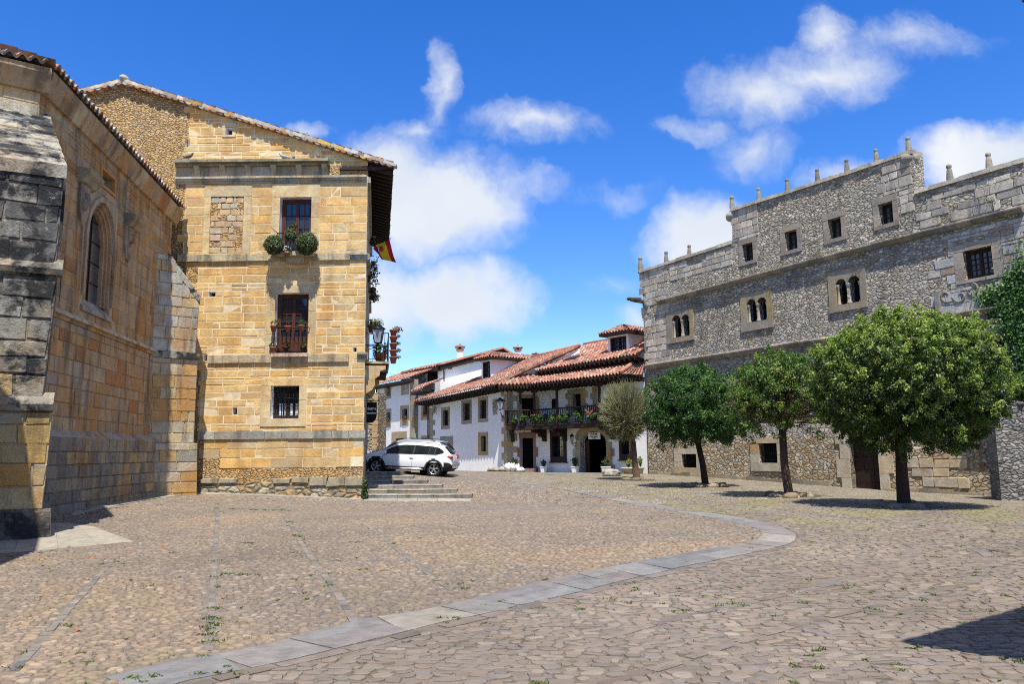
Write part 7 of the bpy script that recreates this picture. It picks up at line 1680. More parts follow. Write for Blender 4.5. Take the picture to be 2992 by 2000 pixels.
            A.face([(x + (wr + .06) * math.cos(2 * math.pi * i / 20), s * (w_ - .3), wr + (wr + .06) * math.sin(2 * math.pi * i / 20)) for i in range(20)])
            A.build('wheel_arch', MT['car_black'] if suv else MT[paint], root)
    for s in (1, -1):
        l = MB(); v = val(xs[0] + .12); l.blob((xs[0] + .16, s * (v[1] * .93), lampz), (.17, .07, .075), amp=0); l.blob((xs[0] + .06, s * (v[1] * .78), lampz - .01), (.06, .16, .065), amp=0); 
        if not suv or True: l.blob((xs[0] + .10, s * v[1] * .9, lampz + .02), (.09, .075, .02), m=1, amp=0)
        l.build('tail_lamp', [MT['red_lamp'], MT['clear_lamp']], root)
        h = MB(); v = val(xs[-1] - .25); h.blob((xs[-1] - .22, s * v[1] * .86, v[2] - .08), (.2, .1, .07), amp=0); h.build('headlight', MT['clear_lamp'], root)
        m = MB(); xm = screen_x[1] - .28; m.blob((xm, s * (w0 + .10), val(xm)[2] + .07), (.06, .10, .075), amp=0); m.box(xm - .03, xm + .03, s * w0 - .04, s * w0 + .04, val(xm)[2] - .02, val(xm)[2] + .04, m=1); m.build('mirror', [MT[paint], MT['car_black']], root)
        for xh in (glass_x[0] + .45, glass_x[0] + 1.5):
            v = val(xh); m = MB(); m.blob((xh, s * (v[1] + .004), v[2] - .13), (.10, .03, .018), amp=0); m.build('door_handle', MT[paint], root)
        if silver_sill: m = MB(); m.tube([(.47, s * (w0 + .0), .30), (.6, s * (w0 + .03), .32), (wb - .6, s * (w0 + .03), .30), (wb - .47, s * w0, .28)], [.03, .05, .05, .03], 8); m.build('sill_trim', MT['alloy'], root)
        m = MB(); va, vb = val(glass_x[0] + .25), val(screen_x[0] - .1); pts = []
        for t in np.linspace(0, 1, 9): x = glass_x[0] + .25 + t * (screen_x[0] - .1 - glass_x[0] - .25); v = val(x); pts.append((x, s * v[4] * .96, v[3] + (.05 if 0 < t < 1 else 0)))
        m.tube(pts, .017, 6); m.build('roof_rail', MT['alloy'] if silver_sill else MT['car_black'], root)
        dl = MB()
        for xd in (glass_x[0] + .62, glass_x[0] + 1.46, glass_x[1] + .12):
            pr = []
            for k in range(2, 6):
                R2 = ring(xd); pr.append((xd - (.12 if (k < 3 and xd < .5) else 0), s * (R2[k][0] + .002), R2[k][1]))
            dl.tube(pr, .006, 4)
        dl.build('door_seam', MT['car_black'], root)
def place_car(name, label, wheel_l, fwd, tr, group):
    """origin at the rear axle on the ground; wheel_l is where the rear left tyre stands"""
    o = thing(name, label, 'car', (0, 0, 0), group); f = Vector(fwd).normalized(); l = Vector((0, 0, 1)).cross(f).normalized(); u = f.cross(l); M2 = Matrix((( f.x, l.x, u.x, 0), (f.y, l.y, u.y, 0), (f.z, l.z, u.z, 0), (0, 0, 0, 1)))
    M2.translation = Vector(wheel_l) - l * tr; o.matrix_world = M2; WLOC[o.name] = Vector((0, 0, 0)); return o
def make_cars():
    wl = atY(1266, 1394, 37.0); fl = atY(1095, 1384.5, 37.35); d = (fl - wl)
    c = place_car('parked_car', 'white estate style off roader parked side on behind the stone steps', wl, d, .80, 'cars parked in the street')
    tab = [(-.86, .42, .78, .62, .72, .64), (-.82, .36, .86, .86, .98, .78), (-.70, .33, .895, .97, 1.12, .76), (-.52, .31, .90, .985, 1.30, .70), (-.34, .29, .90, .985, 1.44, .64), (.1, .27, .90, .975, 1.50, .61), (1.0, .25, .90, .955, 1.545, .60), (1.55, .25, .90, .945, 1.53, .60), (1.95, .25, .90, .94, 1.44, .615), (2.3, .25, .90, .93, 1.25, .66),
           (2.66, .26, .895, .92, 1.04, .74), (3.0, .28, .88, .90, .985, .74), (3.35, .31, .84, .84, .91, .68), (3.56, .36, .76, .68, .78, .58), (3.62, .42, .70, .56, .62, .5)]
    make_car(c, tab, 2.76, .80, .345, 'car_white', .90, (-.42, 2.34), (1.93, 2.60), (-.74, -.40), .93)
    ox, oy = -4.0, 39.6; a = R(21); h = Vector((-math.cos(a), math.sin(a), .03)); lf = Vector((0, 0, 1)).cross(h).normalized(); z = atY(1304, 1391, 39.3).z
    c = place_car('parked_car', 'silver off roader with tow hook, mostly hidden by the white car', Vector((ox, oy, z)) + lf * .82, h, .82, 'cars parked in the street')
    tab = [(-1.0, .50, .80, .70, .80, .70), (-.96, .40, .90, .95, 1.12, .80), (-.88, .36, .92, 1.06, 1.25, .76), (-.72, .34, .925, 1.08, 1.50, .69), (-.52, .32, .93, 1.08, 1.70, .64), (.1, .30, .93, 1.06, 1.76, .63), (1.0, .28, .93, 1.05, 1.78, .63), (1.6, .28, .93, 1.04, 1.76, .63), (1.95, .28, .93, 1.03, 1.68, .64), (2.3, .28, .93, 1.03, 1.40, .70),
           (2.65, .30, .92, 1.02, 1.14, .78), (3.1, .32, .90, 1.0, 1.08, .76), (3.5, .36, .85, .92, .98, .70), (3.74, .42, .78, .75, .82, .6), (3.8, .48, .7, .6, .66, .5)]
    make_car(c, tab, 2.88, .82, .37, 'car_silver', .93, (-.62, 2.34), (1.93, 2.6), (-.90, -.56), 1.02, suv=False, silver_sill=False)
    m = MB(); m.tube([(-.95, 0, .40), (-1.12, 0, .38), (-1.18, 0, .42), (-1.18, 0, .50)], .022, 6); m.blob((-1.18, 0, .52), .035, amp=0); m.build('tow_hook', MT['iron'], c)
    m = MB(); m.box(-.925, -.90, -.26, .26, .80, .91); m.build('number_plate', MT['white_pot'], c)
    m = MB(); m.box(-1.06, -.9, -.82, .82, .50, .66); m.build('bumper', MT['car_silver'], c)
make_cars()
# ------------------------------------------------------------------ things on and around the mansion
G1 = [(.10, .13, .05), (.13, .16, .07), (.085, .115, .045), (.16, .18, .09)]
GN = [(.07, .13, .025), (.10, .16, .03), (.05, .10, .02)]
def pot_profile(h, r0): return [(r0 * .62, 0), (r0 * .92, h * .78), (r0 * 1.06, h * .80), (r0 * 1.06, h), (r0 * .9, h), (r0 * .86, h * .9)]
def potted(label, c, pr, ph, rad, fc, n, size, cols, seed, mat='terracotta', group=None, name='potted_plant', flowers=None, square=False, aspect=.5, upright=False):
    """pot standing at c with a ball or tuft of foliage"""
    t = thing(name, label, 'potted plant', c, group); rs = np.random.RandomState(seed); m = MB()
    if square:
        k = pr * .9; j = pr * .7; m.hexa([(c.x - j, c.y - j, c.z), (c.x + j, c.y - j, c.z), (c.x + j, c.y + j, c.z), (c.x - j, c.y + j, c.z), (c.x - k, c.y - k, c.z + ph * .9), (c.x + k, c.y - k, c.z + ph * .9), (c.x + k, c.y + k, c.z + ph * .9), (c.x - k, c.y + k, c.z + ph * .9)])
        k *= 1.1; m.box(c.x - k, c.x + k, c.y - k, c.y + k, c.z + ph * .9, c.z + ph)
    else: m.lathe(c, pot_profile(ph, pr), 14)
    m.build('pot', MT[mat], t)
    top = Vector((c.x, c.y, c.z + ph)); fc = top + Vector(fc)
    if upright:
        P = []; N = []; 
        for i in range(n):
            a = rs.uniform(0, 6.28); e = rs.uniform(.0, 1.0); q = rs.uniform(.1, 1); P.append((top.x + rad[0] * e * q * math.cos(a), top.y + rad[1] * e * q * math.sin(a), top.z + rad[2] * 2 * q * (1 - .35 * e))); N.append((math.cos(a) + rs.normal() * .5, math.sin(a) + rs.normal() * .5, .3))
        pal = np.array(cols); leaves('foliage', P, N, size * (.7 + .6 * rs.rand(n)), pal[rs.randint(0, len(pal), n)] * (.8 + .4 * rs.rand(n, 1)), MT['leaf'], t, aspect, rs)
        st = MB(); 
        for i in range(6): a = i * 1.05; st.tube([top - Vector((0, 0, .02)), top + Vector((math.cos(a) * rad[0] * .5, math.sin(a) * rad[1] * .5, rad[2] * 1.5))], [.012, .006], 4, (.5, .6, .3))
        st.build('stem', MT['bark'], t)
    else: leafball('foliage', fc, rad, n, size, cols, t, rs, aspect=aspect, hollow=.74, clump=max(12, n // 10), cj=.075)
    if flowers:
        k, fcol, fs = flowers; d = rdir(rs, k); d[:, 2] = np.abs(d[:, 2]) * .9; d[:, 1] = -np.abs(d[:, 1]) * .9
        leaves('blossom', np.array(tuple(fc)) + d * np.array(rad), d, fs * (.7 + .6 * rs.rand(k)), np.array([fcol] * k), MT['leaf'], t, .9, rs)
    return t
def make_mansion_things():
    W = MW; top = W.rect(817, 577, 909, 742)
    GB = 'plants at the top mansion window'
    sil = W.uz(850, 741)[1]
    for lab, px, py, rpx, Yf, n, sd in (('big bushy plant on the left of the top window sill', 800, 716, 32, .55, 2600, 1), ('biggest round bush on the right of the top window sill', 897, 713, 37, .55, 3200, 2), ('smaller round bush between the two big ones at the top window', 849, 688, 20, .40, 1500, 3)):
        f = atY(px, py, MY - Yf); r_ = rpx / FPX * (MY - Yf) * .86; c = Vector((f.x, f.y, f.z - r_ * .7 - .1)); 
        potted(lab, c, .14, .22, (r_, r_ * .9, r_), (0, 0, f.z - c.z - .22), int(n * 2.2), .085, G1, sd, group=GB, flowers=(46, (.50, .46, .22), .04), aspect=.3)
    f = atY(838, 733, MY - .5); potted('small white flowering pot low between the bushes', Vector((f.x, f.y, f.z - .25)), .11, .16, (.17, .17, .2), (0, 0, .1), 260, .06, GN, 4, group=GB, flowers=(26, (.75, .74, .72), .06))
    f = atY(857, 652, MY - .14); potted('little red pot standing on the top window rail', Vector((f.x, f.y, W.P(0, top[2] + .80, 0).z)), .11, .17, (.17, .15, .15), (0, 0, .12), 260, .07, GN, 5, group=GB, flowers=(8, (.5, .05, .03), .05))
    mid_ = W.rect(803, 857, 901, 1034); GM = 'terracotta pots at the middle mansion window'; zr = mid_[2] + 1.0
    for i, (lab, px, zz, d, fl) in enumerate((('terracotta pot with leafy plant at the left end of the middle rail', 807, zr - .18, .24, None), ('terracotta pot at the centre of the middle rail, nearly empty', 848, zr - .2, .24, None), ('pale terracotta pot at the right end of the middle rail', 887, zr - .18, .24, None),
                                              ('terracotta pot with white flowers at the left foot of the middle window', 804, mid_[2], .08, (14, (.75, .72, .55), .07)), ('dark pot with green leaves at the middle of the middle window foot', 841, mid_[2], .08, None), ('dark pot at the right foot of the middle window', 890, mid_[2], .06, None))):
        u = W.uz(px, 900)[0]; c = W.P(u, zz, d); q = (.05, .04, .05) if i == 1 else (.15, .12, .14)
        potted(lab, c, .125, .24, q, (.0 if i else .04, 0, .08), 60 if i == 1 else 160, .07, GN, 20 + i, mat='terracotta' if i != 4 and i != 5 else 'iron', group=GM, flowers=fl)
    # flag
    p0, p1 = atY(1083, 715, 32.2), atY(1139, 700, 32.2); t = thing('flag', 'red and yellow striped flag with a crest, hanging from the mansion wall', 'flag', p0)
    m = MB(); bs = MS.P(MS.uz(1078, 720)[0], p0.z - .05, 0); m.tube([bs, p1 + Vector((.03, 0, .05))], .018, 6); m.build('pole', MT['pipe'], t)
    TL, TR, BR, BL = [Vector(atY(x, y, 32.2)) for x, y in ((1096, 716), (1139, 701), (1157, 768), (1108, 752))]
    tops = [(1090, 727), (1097, 716), (1124, 706), (1138, 701)]; bots = [(1119, 759), (1122, 761), (1146, 763), (1157, 768)]
    A = smooth([(atY(x, y, 32.2).x, atY(x, y, 32.2).z) for x, y in tops], 5); B = smooth([(atY(x, y, 32.2).x, atY(x, y, 32.2).z) for x, y in bots], 5); m = MB(); ns = len(A) - 1; nt_ = 14
    def fp(i, j): s, u = i / ns, j / nt_; q = A[i].lerp(B[i], u); return Vector((q.x + .05 * math.sin(u * 5 + s * 2) * u, 32.2 + .07 * math.sin(u * 7 + s * 4), q.y + .04 * math.sin(s * 6) * u))
    for i in range(ns):
        s = (i + .5) / ns; col = (.42, .012, .016) if s < .34 or s > .66 else (.62, .40, .01)
        for j in range(nt_): m.face([fp(i, j), fp(i + 1, j), fp(i + 1, j + 1), fp(i, j + 1)], col, 0, True)
    cl = m.build('cloth', MT['cloth'], t)
    m = MB(); 
    def crest(i, j, w, h, c): q = fp(i, j); m.blob(q + Vector((0, -.012, 0)), (w, .008, h), c, amp=.2, nu=8, nv=6)
    ic = int(ns * .47); crest(ic, 5, .09, .11, (.32, .03, .03)); crest(ic, 5, .05, .06, (.45, .40, .42)); crest(ic, 3, .07, .035, (.36, .05, .03)); crest(ic - 2, 5, .018, .1, (.55, .5, .45)); crest(ic + 2, 5, .018, .1, (.55, .5, .45)); crest(ic, 7, .06, .03, (.5, .36, .2))
    m.build('crest', MT['cloth'], cl)
    # hanging geraniums along the street wall
    for i, (lab, px, py, rx, rz) in enumerate((('dark trailing plant just under the mansion eave by the flag', 1091, 709, .16, .17), ('long dark trailing plant hanging below the flag', 1091, 795, .26, .62), ('dark trailing plant hanging lower on the street wall', 1090, 862, .2, .3))):
        c = atY(px, py, 32.6 + .3 * i); t = thing('hanging_plant', lab, 'plant', c, 'trailing plants on the mansion street wall'); rs = np.random.RandomState(40 + i)
        leafball('foliage', c, (rx, .25, rz), 420, .085, [(.03, .06, .015), (.045, .08, .02), (.06, .03, .02), (.12, .03, .03)], t, rs, aspect=.8, hollow=.1, clump=26, cj=.25)
        m = MB(); b = MS.P((c.y - MC.y) / SD.y, c.z + rz * .6, 0); m.tube([b, b + Vector((MS.n.x, MS.n.y, 0)) * .28, c + Vector((0, 0, rz * .6))], .012, 5); m.lathe(c + Vector((0, 0, rz * .45)), pot_profile(.18, .11), 10, m=1); m.build('bracket', [MT['iron'], MT['terracotta']], t)
    # wall lantern at the street corner
    def lantern(label, x0, x1, yt, yb, Y, arm, group='wrought iron wall lanterns'):
        c = atY((x0 + x1) / 2, yb, Y); w = (x1 - x0) / FPX * Y / 2; h = atY(x0, yt, Y).z - c.z; t = thing('wall_lantern', label, 'lantern', c, group); f = MB(); b_, m_ = w * .55, w * .92; z1 = c.z + h * .68
        cs = [(-1, -1), (1, -1), (1, 1), (-1, 1)]
        for sx, sy in cs: f.tube([(c.x + sx * b_, c.y + sy * b_, c.z), (c.x + sx * m_, c.y + sy * m_, z1)], w * .07, 5)
        for q, z in ((b_, c.z), (m_, z1)):
            for i in range(4): a, d = cs[i], cs[(i + 1) % 4]; f.tube([(c.x + a[0] * q, c.y + a[1] * q, z), (c.x + d[0] * q, c.y + d[1] * q, z)], w * .07, 5)
        f.lathe((c.x, c.y, z1), [(w * 1.38, 0), (w * 1.3, h * .05), (w * .42, h * .24), (w * .30, h * .26), (w * .34, h * .30), (0.01, h * .33)], 4); f.lathe((c.x, c.y, c.z - h * .08), [(w * .1, 0), (w * .3, h * .05), (w * .55, h * .08)], 6)
        f.build('lantern_frame', MT['iron'], t); g = MB(); g.hexa([(c.x + sx * b_ * .92, c.y + sy * b_ * .92, c.z + .01) for sx, sy in cs] + [(c.x + sx * m_ * .92, c.y + sy * m_ * .92, z1 - .01) for sx, sy in cs]); g.build('pane', MT['lantern_glass'], t)
        m = MB(); arm = [Vector(q) for q in arm]; m.tube(arm, .022, 6); m.tube([arm[0] - Vector((0, 0, .22)), arm[0].lerp(arm[-1], .5) - Vector((0, 0, .16)), arm[-1] - Vector((0, 0, .02))], .014, 5); m.tube([arm[0] + Vector((0, 0, .2)), arm[0] - Vector((0, 0, .35))], .03, 6); m.build('bracket', MT['iron'], t)
        return t
    c = atY(1104, 1004, 30.6); lantern('iron lantern on the mansion corner in front of the balcony pots', 1088, 1121, 946, 1003, 30.6, [MS.P(.45, c.z - .06, 0), c + Vector((0, 0, -.06))])
    c = atY(1462, 1204, 48.8); a0 = LW.P(LW.L - .1, c.z - .35, .03); lantern('iron lantern on the quoined corner of the white house', 1450, 1473, 1163, 1197, 48.9, [a0, a0.lerp(c, .5) + Vector((0, 0, -.12)), c + Vector((0, 0, -.05))])
    W_ = NW; p = W_.pt(1671, 1285, .38); b = W_.P(W_.uz(1677, 1285)[0] + .25, p.z - .2, .0); lantern('small black lantern beside the carriage arch', 1666.5, 1676.5, 1268, 1296, p.y, [b, Vector((p.x, p.y, p.z - .25))])
    # hanging sign
    Y = 33.2; a, b = atY(1071, 1176, Y), atY(1100, 1236, Y); t = thing('hanging_sign', 'black hanging sign with white lettering on the mansion street wall', 'sign', a); m = MB(); w = b.x - a.x; h = a.z - b.z; pl = [(a.x, a.z), (b.x, a.z), (b.x, a.z - h * .62)] + [(a.x + w * .45 + w * .55 * math.cos(q), a.z - h * .62 - h * .38 * math.sin(q)) for q in np.linspace(.2, 1.57, 6)] + [(a.x, b.z)]
    m.prism([Vector((x, Y, z)) for x, z in pl], (0, .04, 0)); m.build('board', MT['iron'], t, fixn=True)
    m = MB(); m.tube([(a.x - .3, Y + .02, a.z + .06), (b.x + .12, Y + .02, a.z + .06)], .02, 6); m.tube([(a.x - .3, Y + .02, a.z + .55), (b.x - .1, Y + .02, a.z + .06)], .014, 5); m.build('bracket', MT['iron'], t)
    def text(body, c, size, parent, col, rot=(R(90), 0, 0)):
        cu = bpy.data.curves.new('lettering', 'FONT'); cu.body = body; cu.size = size; cu.align_x = 'CENTER'; cu.align_y = 'CENTER'; cu.extrude = .002; cu.offset = .004 * size / .1
        tmp = bpy.data.objects.new('tmp', cu); COL.objects.link(tmp); dg = bpy.context.evaluated_depsgraph_get(); me = bpy.data.meshes.new_from_object(tmp.evaluated_get(dg)); COL.objects.unlink(tmp); bpy.data.objects.remove(tmp)
        me.transform(Matrix.Translation(c) @ (rot if isinstance(rot, Matrix) else __import__('mathutils').Euler(rot).to_matrix().to_4x4())); me.materials.clear(); me.materials.append(MT[col]); o = bpy.data.objects.new('lettering', me); COL.objects.link(o); put(o, parent)
    cx = (a.x + b.x) / 2 + .01
    text('Suites', Vector((cx, Y - .006, atY(1086, 1195, Y).z)), .15, t, 'white_pot'); text('Santillana', Vector((cx, Y - .006, atY(1086, 1208, Y).z)), .10, t, 'white_pot')
    # balcony pots
    zB = atY(1120, 1062, 31.5).z
    st = thing('pot_stack', 'column of five terracotta pots hung one below another on the balcony corner', 'plant pots', MS.P(.65, zB, 1.15)); c0 = MS.P(.62, 0, 1.1)
    for i in range(5):
        m = MB(); m.lathe((c0.x, c0.y, zB + .98 - i * .27), pot_profile(.27, .155), 12); m.build('pot', MT['terracotta'], st); rs = np.random.RandomState(60 + i); leafball('foliage', (c0.x + .14, c0.y, zB + 1.24 - i * .27), (.17 if i else .26, .12, .09 if i else .16), 60 if i else 130, .075, [(.12, .15, .05), (.16, .13, .06), (.22, .07, .05)], st, rs, aspect=.7, hollow=.1)
    for i, (u, lab) in enumerate(((1.0, 'large terracotta pot on the balcony floor nearest the corner'), (1.7, 'second terracotta pot on the balcony floor'), (2.6, 'third terracotta pot further back on the balcony floor'))):
        potted(lab, MS.P(u, zB, .6), .22, .36, (.28, .28, .3), (0, 0, .16), 320, .09, GN + [(.25, .05, .05)], 70 + i, group='terracotta pots on the mansion balcony')
    c = atY(1096, 948, 31.8); t = thing('climbing_plant', 'pale leafy plant spilling over the top of the balcony rail', 'plant', c); leafball('foliage', c, (.42, .3, .2), 420, .09, [(.16, .19, .08), (.22, .23, .12), (.10, .14, .04)], t, np.random.RandomState(77), aspect=.7, hollow=.1, clump=30); m = MB(); m.lathe((c.x - .1, c.y, c.z - .4), pot_profile(.34, .2), 12); m.build('pot', MT['terracotta'], t)
    # pigeons on the cornice
    for i, (px, lab, s) in enumerate(((556, 'dark grey pigeon standing at the left end of the mossy cornice', 1), (833, 'pale grey pigeon standing on the right part of the mossy cornice', -1))):
        c = W.P(W.uz(px, 470)[0], W.uz(px, 472)[1], .18); m = MB(); K = (.10, .105, .12) if i == 0 else (.34, .35, .37)
        path = [c + Vector((s * x, 0, z)) for x, z in ((-.26, .08), (-.16, .10), (-.06, .13), (.05, .15), (.11, .19), (.14, .24), (.17, .265), (.205, .26))]; m.tube(path, [.012, .04, .07, .075, .055, .036, .04, .008], 10, K)
        for y in (-.03, .03): m.tube([c + Vector((0, y, .09)), c + Vector((.01 * s, y, 0))], .008, 4, (.4, .12, .1))
        tag(m.build('pigeon', MT['paint']), lab, 'pigeon', 'pigeons on the mansion cornice')
    # creeper at the foot of the corner
    c = atY(1068, 1430, MY - .2); t = thing('creeper', 'small green creeper growing up the mansion corner beside the steps', 'plant', c); leafball('foliage', c, (.14, .12, .42), 330, .07, [(.05, .10, .02), (.08, .13, .03), (.035, .07, .02)], t, np.random.RandomState(81), aspect=.8, hollow=.05, clump=24, cj=.22)
    return text
TEXT = make_mansion_things()
# ------------------------------------------------------------------ things round the white house
def make_house_things():
    r = random.Random(91); fz, pw, pn, dB, ar = WH
    def gnd(px, py, W, d): p = W.pt(px, py, d); return Vector((p.x, p.y, gz(p.x, p.y)))
    LG = [(.06, .10, .03), (.09, .13, .04), (.045, .08, .03)]; YG = [(.20, .24, .05), (.14, .19, .05), (.25, .27, .08)]; GR = 'white pots along the white house'
    for i, (lab, px, py, W, d, pr, ph, cols, sq, rad, n, mat) in enumerate((
        ('square white pot with leafy shrub right of the small doorway', 1588, 1379, NW, .45, .24, .34, LG, True, (.24, .24, .22), 240, 'white_pot'), ('white pot with spiky shrub left of the carriage arch', 1680, 1381, NW, .5, .26, .36, LG, True, (.34, .3, .28), 320, 'white_pot'),
        ('white pot with dark shrub at the right side of the carriage arch', 1770, 1381, NW, .7, .27, .36, LG, True, (.28, .26, .22), 300, 'white_pot'), ('wide fluted concrete planter with pale green shrub behind the pollard', 1838, 1389, NW, .9, .42, .34, YG, False, (.32, .3, .24), 280, 'concrete_pot'), ('pale concrete pot with yellow green shrub right of the pollard', 1872, 1386, NW, .4, .2, .36, YG, False, (.2, .2, .3), 200, 'concrete_pot'))):
        potted(lab, gnd(px, py, W, d), pr, ph, rad, (0, 0, .2), n, .12, cols, 100 + i, mat=mat, group=GR, square=sq, aspect=.35, upright=True)
    # whitewashed planter by the doorway
    c = gnd(1503, 1380, WW, .45); t = thing('stone_planter', 'whitewashed lumpy planter with a shrub at the quoined corner', 'planter', c); m = MB(); 
    for i in range(9): m.blob(c + Vector((-.42 + .11 * i, r.uniform(-.15, .1), .12 + (.16 if i < 6 else 0))), (.2, .25, .25 if i < 6 else .15), amp=.4, seed=i)
    m.build('planter', MT['plaster'], t); rs = np.random.RandomState(111); leafball('foliage', c + Vector((.02, 0, .62)), (.26, .25, .26), 300, .11, LG, t, rs, aspect=.35, hollow=.2, clump=20)
    c = gnd(1456, 1380, LW, .5); m = MB(); 
    for i in range(6): m.blob(c + Vector((-.45 + .19 * i, .05 * (i % 2), .12)), (.26, .3, .17), (1, 1, 1), amp=.5, fr=2, seed=i + 3)
    tag(m.build('stone_bench', MT['boulder']), 'low rough stone seat against the corner of the white house', 'stone')
    p = gp(1785, 1392); p = Vector((p.x, p.y, p.z)); m = MB()
    m.blob(p + Vector((0, 0, .14)), (.42, .28, .2), amp=.6, fr=2.4, seed=5, nu=20, nv=14); m.blob(p + Vector((-.18, -.1, .1)), (.24, .2, .17), amp=.6, fr=2.6, seed=8, nu=14, nv=10); m.blob(p + Vector((.26, .05, .1)), (.24, .2, .15), amp=.6, fr=2.6, seed=9, nu=14, nv=10)
    tag(m.build('boulder', MT['boulder']), 'pale weathered boulder lying before the carriage arch', 'boulder')
    # sign over the arch
    a, b = NW.pt(1719, 1285, .1), NW.pt(1752.5, 1263, .1); u0, u1 = NW.uz(1719, 1275, .1)[0], NW.uz(1752.5, 1275, .1)[0]; t = thing('notice_sign', 'white notice board with four lines of writing under the carriage arch', 'sign', a); z1 = (NW.uz(1736, 1265.5, .1)[1]); z0 = NW.uz(1736, 1284.5, .1)[1]
    m = MB(); NW.box(m, u0, u1, z0, z1, .04, .10); m.build('board', MT['plaster'], t)
    X_ = Vector((NW.t.x, NW.t.y, 0)); N_ = Vector((NW.n.x, NW.n.y, 0)); rot = Matrix(((X_.x, 0, N_.x, 0), (X_.y, 0, N_.y, 0), (0, 1, 0, 0), (0, 0, 0, 1)))
    for k, s in enumerate(('Casa del Aguila', 'Museo Jesus Otero', 'y sala de exposiciones', 'de Santillana')): TEXT(s, NW.P((u0 + u1) / 2, z1 - (z1 - z0) * (.15 + .235 * k), .105), .085 if k < 2 else .075, t, 'iron', rot)
    m = MB(); o = NW.rect(1780, 1315, 1790.5, 1333.5); NW.slab(m, [(o[0], o[2]), (o[1], o[2]), (o[1], o[3] - .06), ((o[0] + o[1]) / 2, o[3]), (o[0], o[3] - .06)], .06, .14); tag(m.build('wall_box', MT['pine_wood'], fixn=True), 'small orange brown wooden box fixed right of the carriage arch', 'box')
    # chair just inside the arch
    p = NW.P(NW.uz(1737, 1370)[0], 0, -.9); z = gz(p.x, p.y); t = thing('wooden_chair', 'brown wooden chair standing inside the carriage arch', 'chair', (p.x, p.y, z)); u = NW.uz(1737, 1370)[0]
    for du in (-.2, .17):
        for dd, h in ((-.72, .44), (-1.08, .95)): m = MB(); NW.box(m, u + du, u + du + .035, z, z + h, dd - .035, dd); m.build('leg', MT['pine_wood'], t)
    m = MB(); NW.box(m, u - .22, u + .22, z + .441, z + .475, -1.12, -.68); m.build('seat', MT['pine_wood'], t); m = MB()
    for k in range(3): NW.box(m, u - .164, u + .169, z + .6 + k * .12, z + .65 + k * .12, -1.108, -1.088)
    m.build('backrest', MT['pine_wood'], t)
    # geraniums along the balcony
    GG = [(.06, .13, .02), (.09, .17, .03), (.05, .10, .02)]
    labs = ['leftmost small geranium on the short balcony side', 'round geranium beside the first balcony post', 'red geranium right of the second post from the left', 'bushy geranium near the balcony inner corner', 'tall light green geranium on the balcony', 'geranium just right of the third balcony post', 'sparse geranium between third and fourth posts', 'trailing geranium below the upper doorway', 'geranium with bright red heads near the fourth post', 'red topped geranium partly behind the pollard twigs']
    for i, px in enumerate((1503, 1531, 1562, 1588, 1617, 1640, 1655, 1693, 1724, 1738)):
        W = pw if px < 1572 else pn; u = W.uz(px, 1236)[0]; c = W.P(u, fz + .02, -.16); t = thing('geranium', labs[i], 'geranium', c, 'geraniums on the balcony'); rs = np.random.RandomState(130 + i); s = [.16, .24, .28, .36, .24, .2, .22, .3, .26, .22][i]
        m = MB(); m.lathe(c, pot_profile(.2, .13), 10); m.build('pot', MT['terracotta'], t); leafball('foliage', c + Vector((W.n.x * .2, W.n.y * .2, .30 + s * .3)), (s, .22, s * (1.5 if i in (4, 8) else .9)), 230, .11, GG, t, rs, aspect=.9, hollow=.1, clump=16, cj=.25)
        k = [0, 0, 4, 3, 0, 1, 2, 0, 8, 5][i]
        if k: d = rdir(rs, k); d[:, 2] = abs(d[:, 2]); leaves('blossom', np.array(tuple(c + Vector((W.n.x * .32, W.n.y * .32, .42)))) + d * np.array((s * .6, .12, s * 1.2)), rs.normal(size=(k, 3)) + np.array([-.5, -1, .4]), .13, np.array([(.55, .02, .02)] * k), MT['leaf'], t, .9, rs)
    c = LW.pt(1272, 1198, .25); t = thing('hanging_vine', 'wisps of dark vine hanging under the white house eave at its left end', 'vine', c); rs = np.random.RandomState(150); leafball('foliage', c, (.35, .15, .55), 200, .09, [(.10, .11, .06), (.07, .09, .04)], t, rs, aspect=.3, hollow=.05, clump=14)
make_house_things()
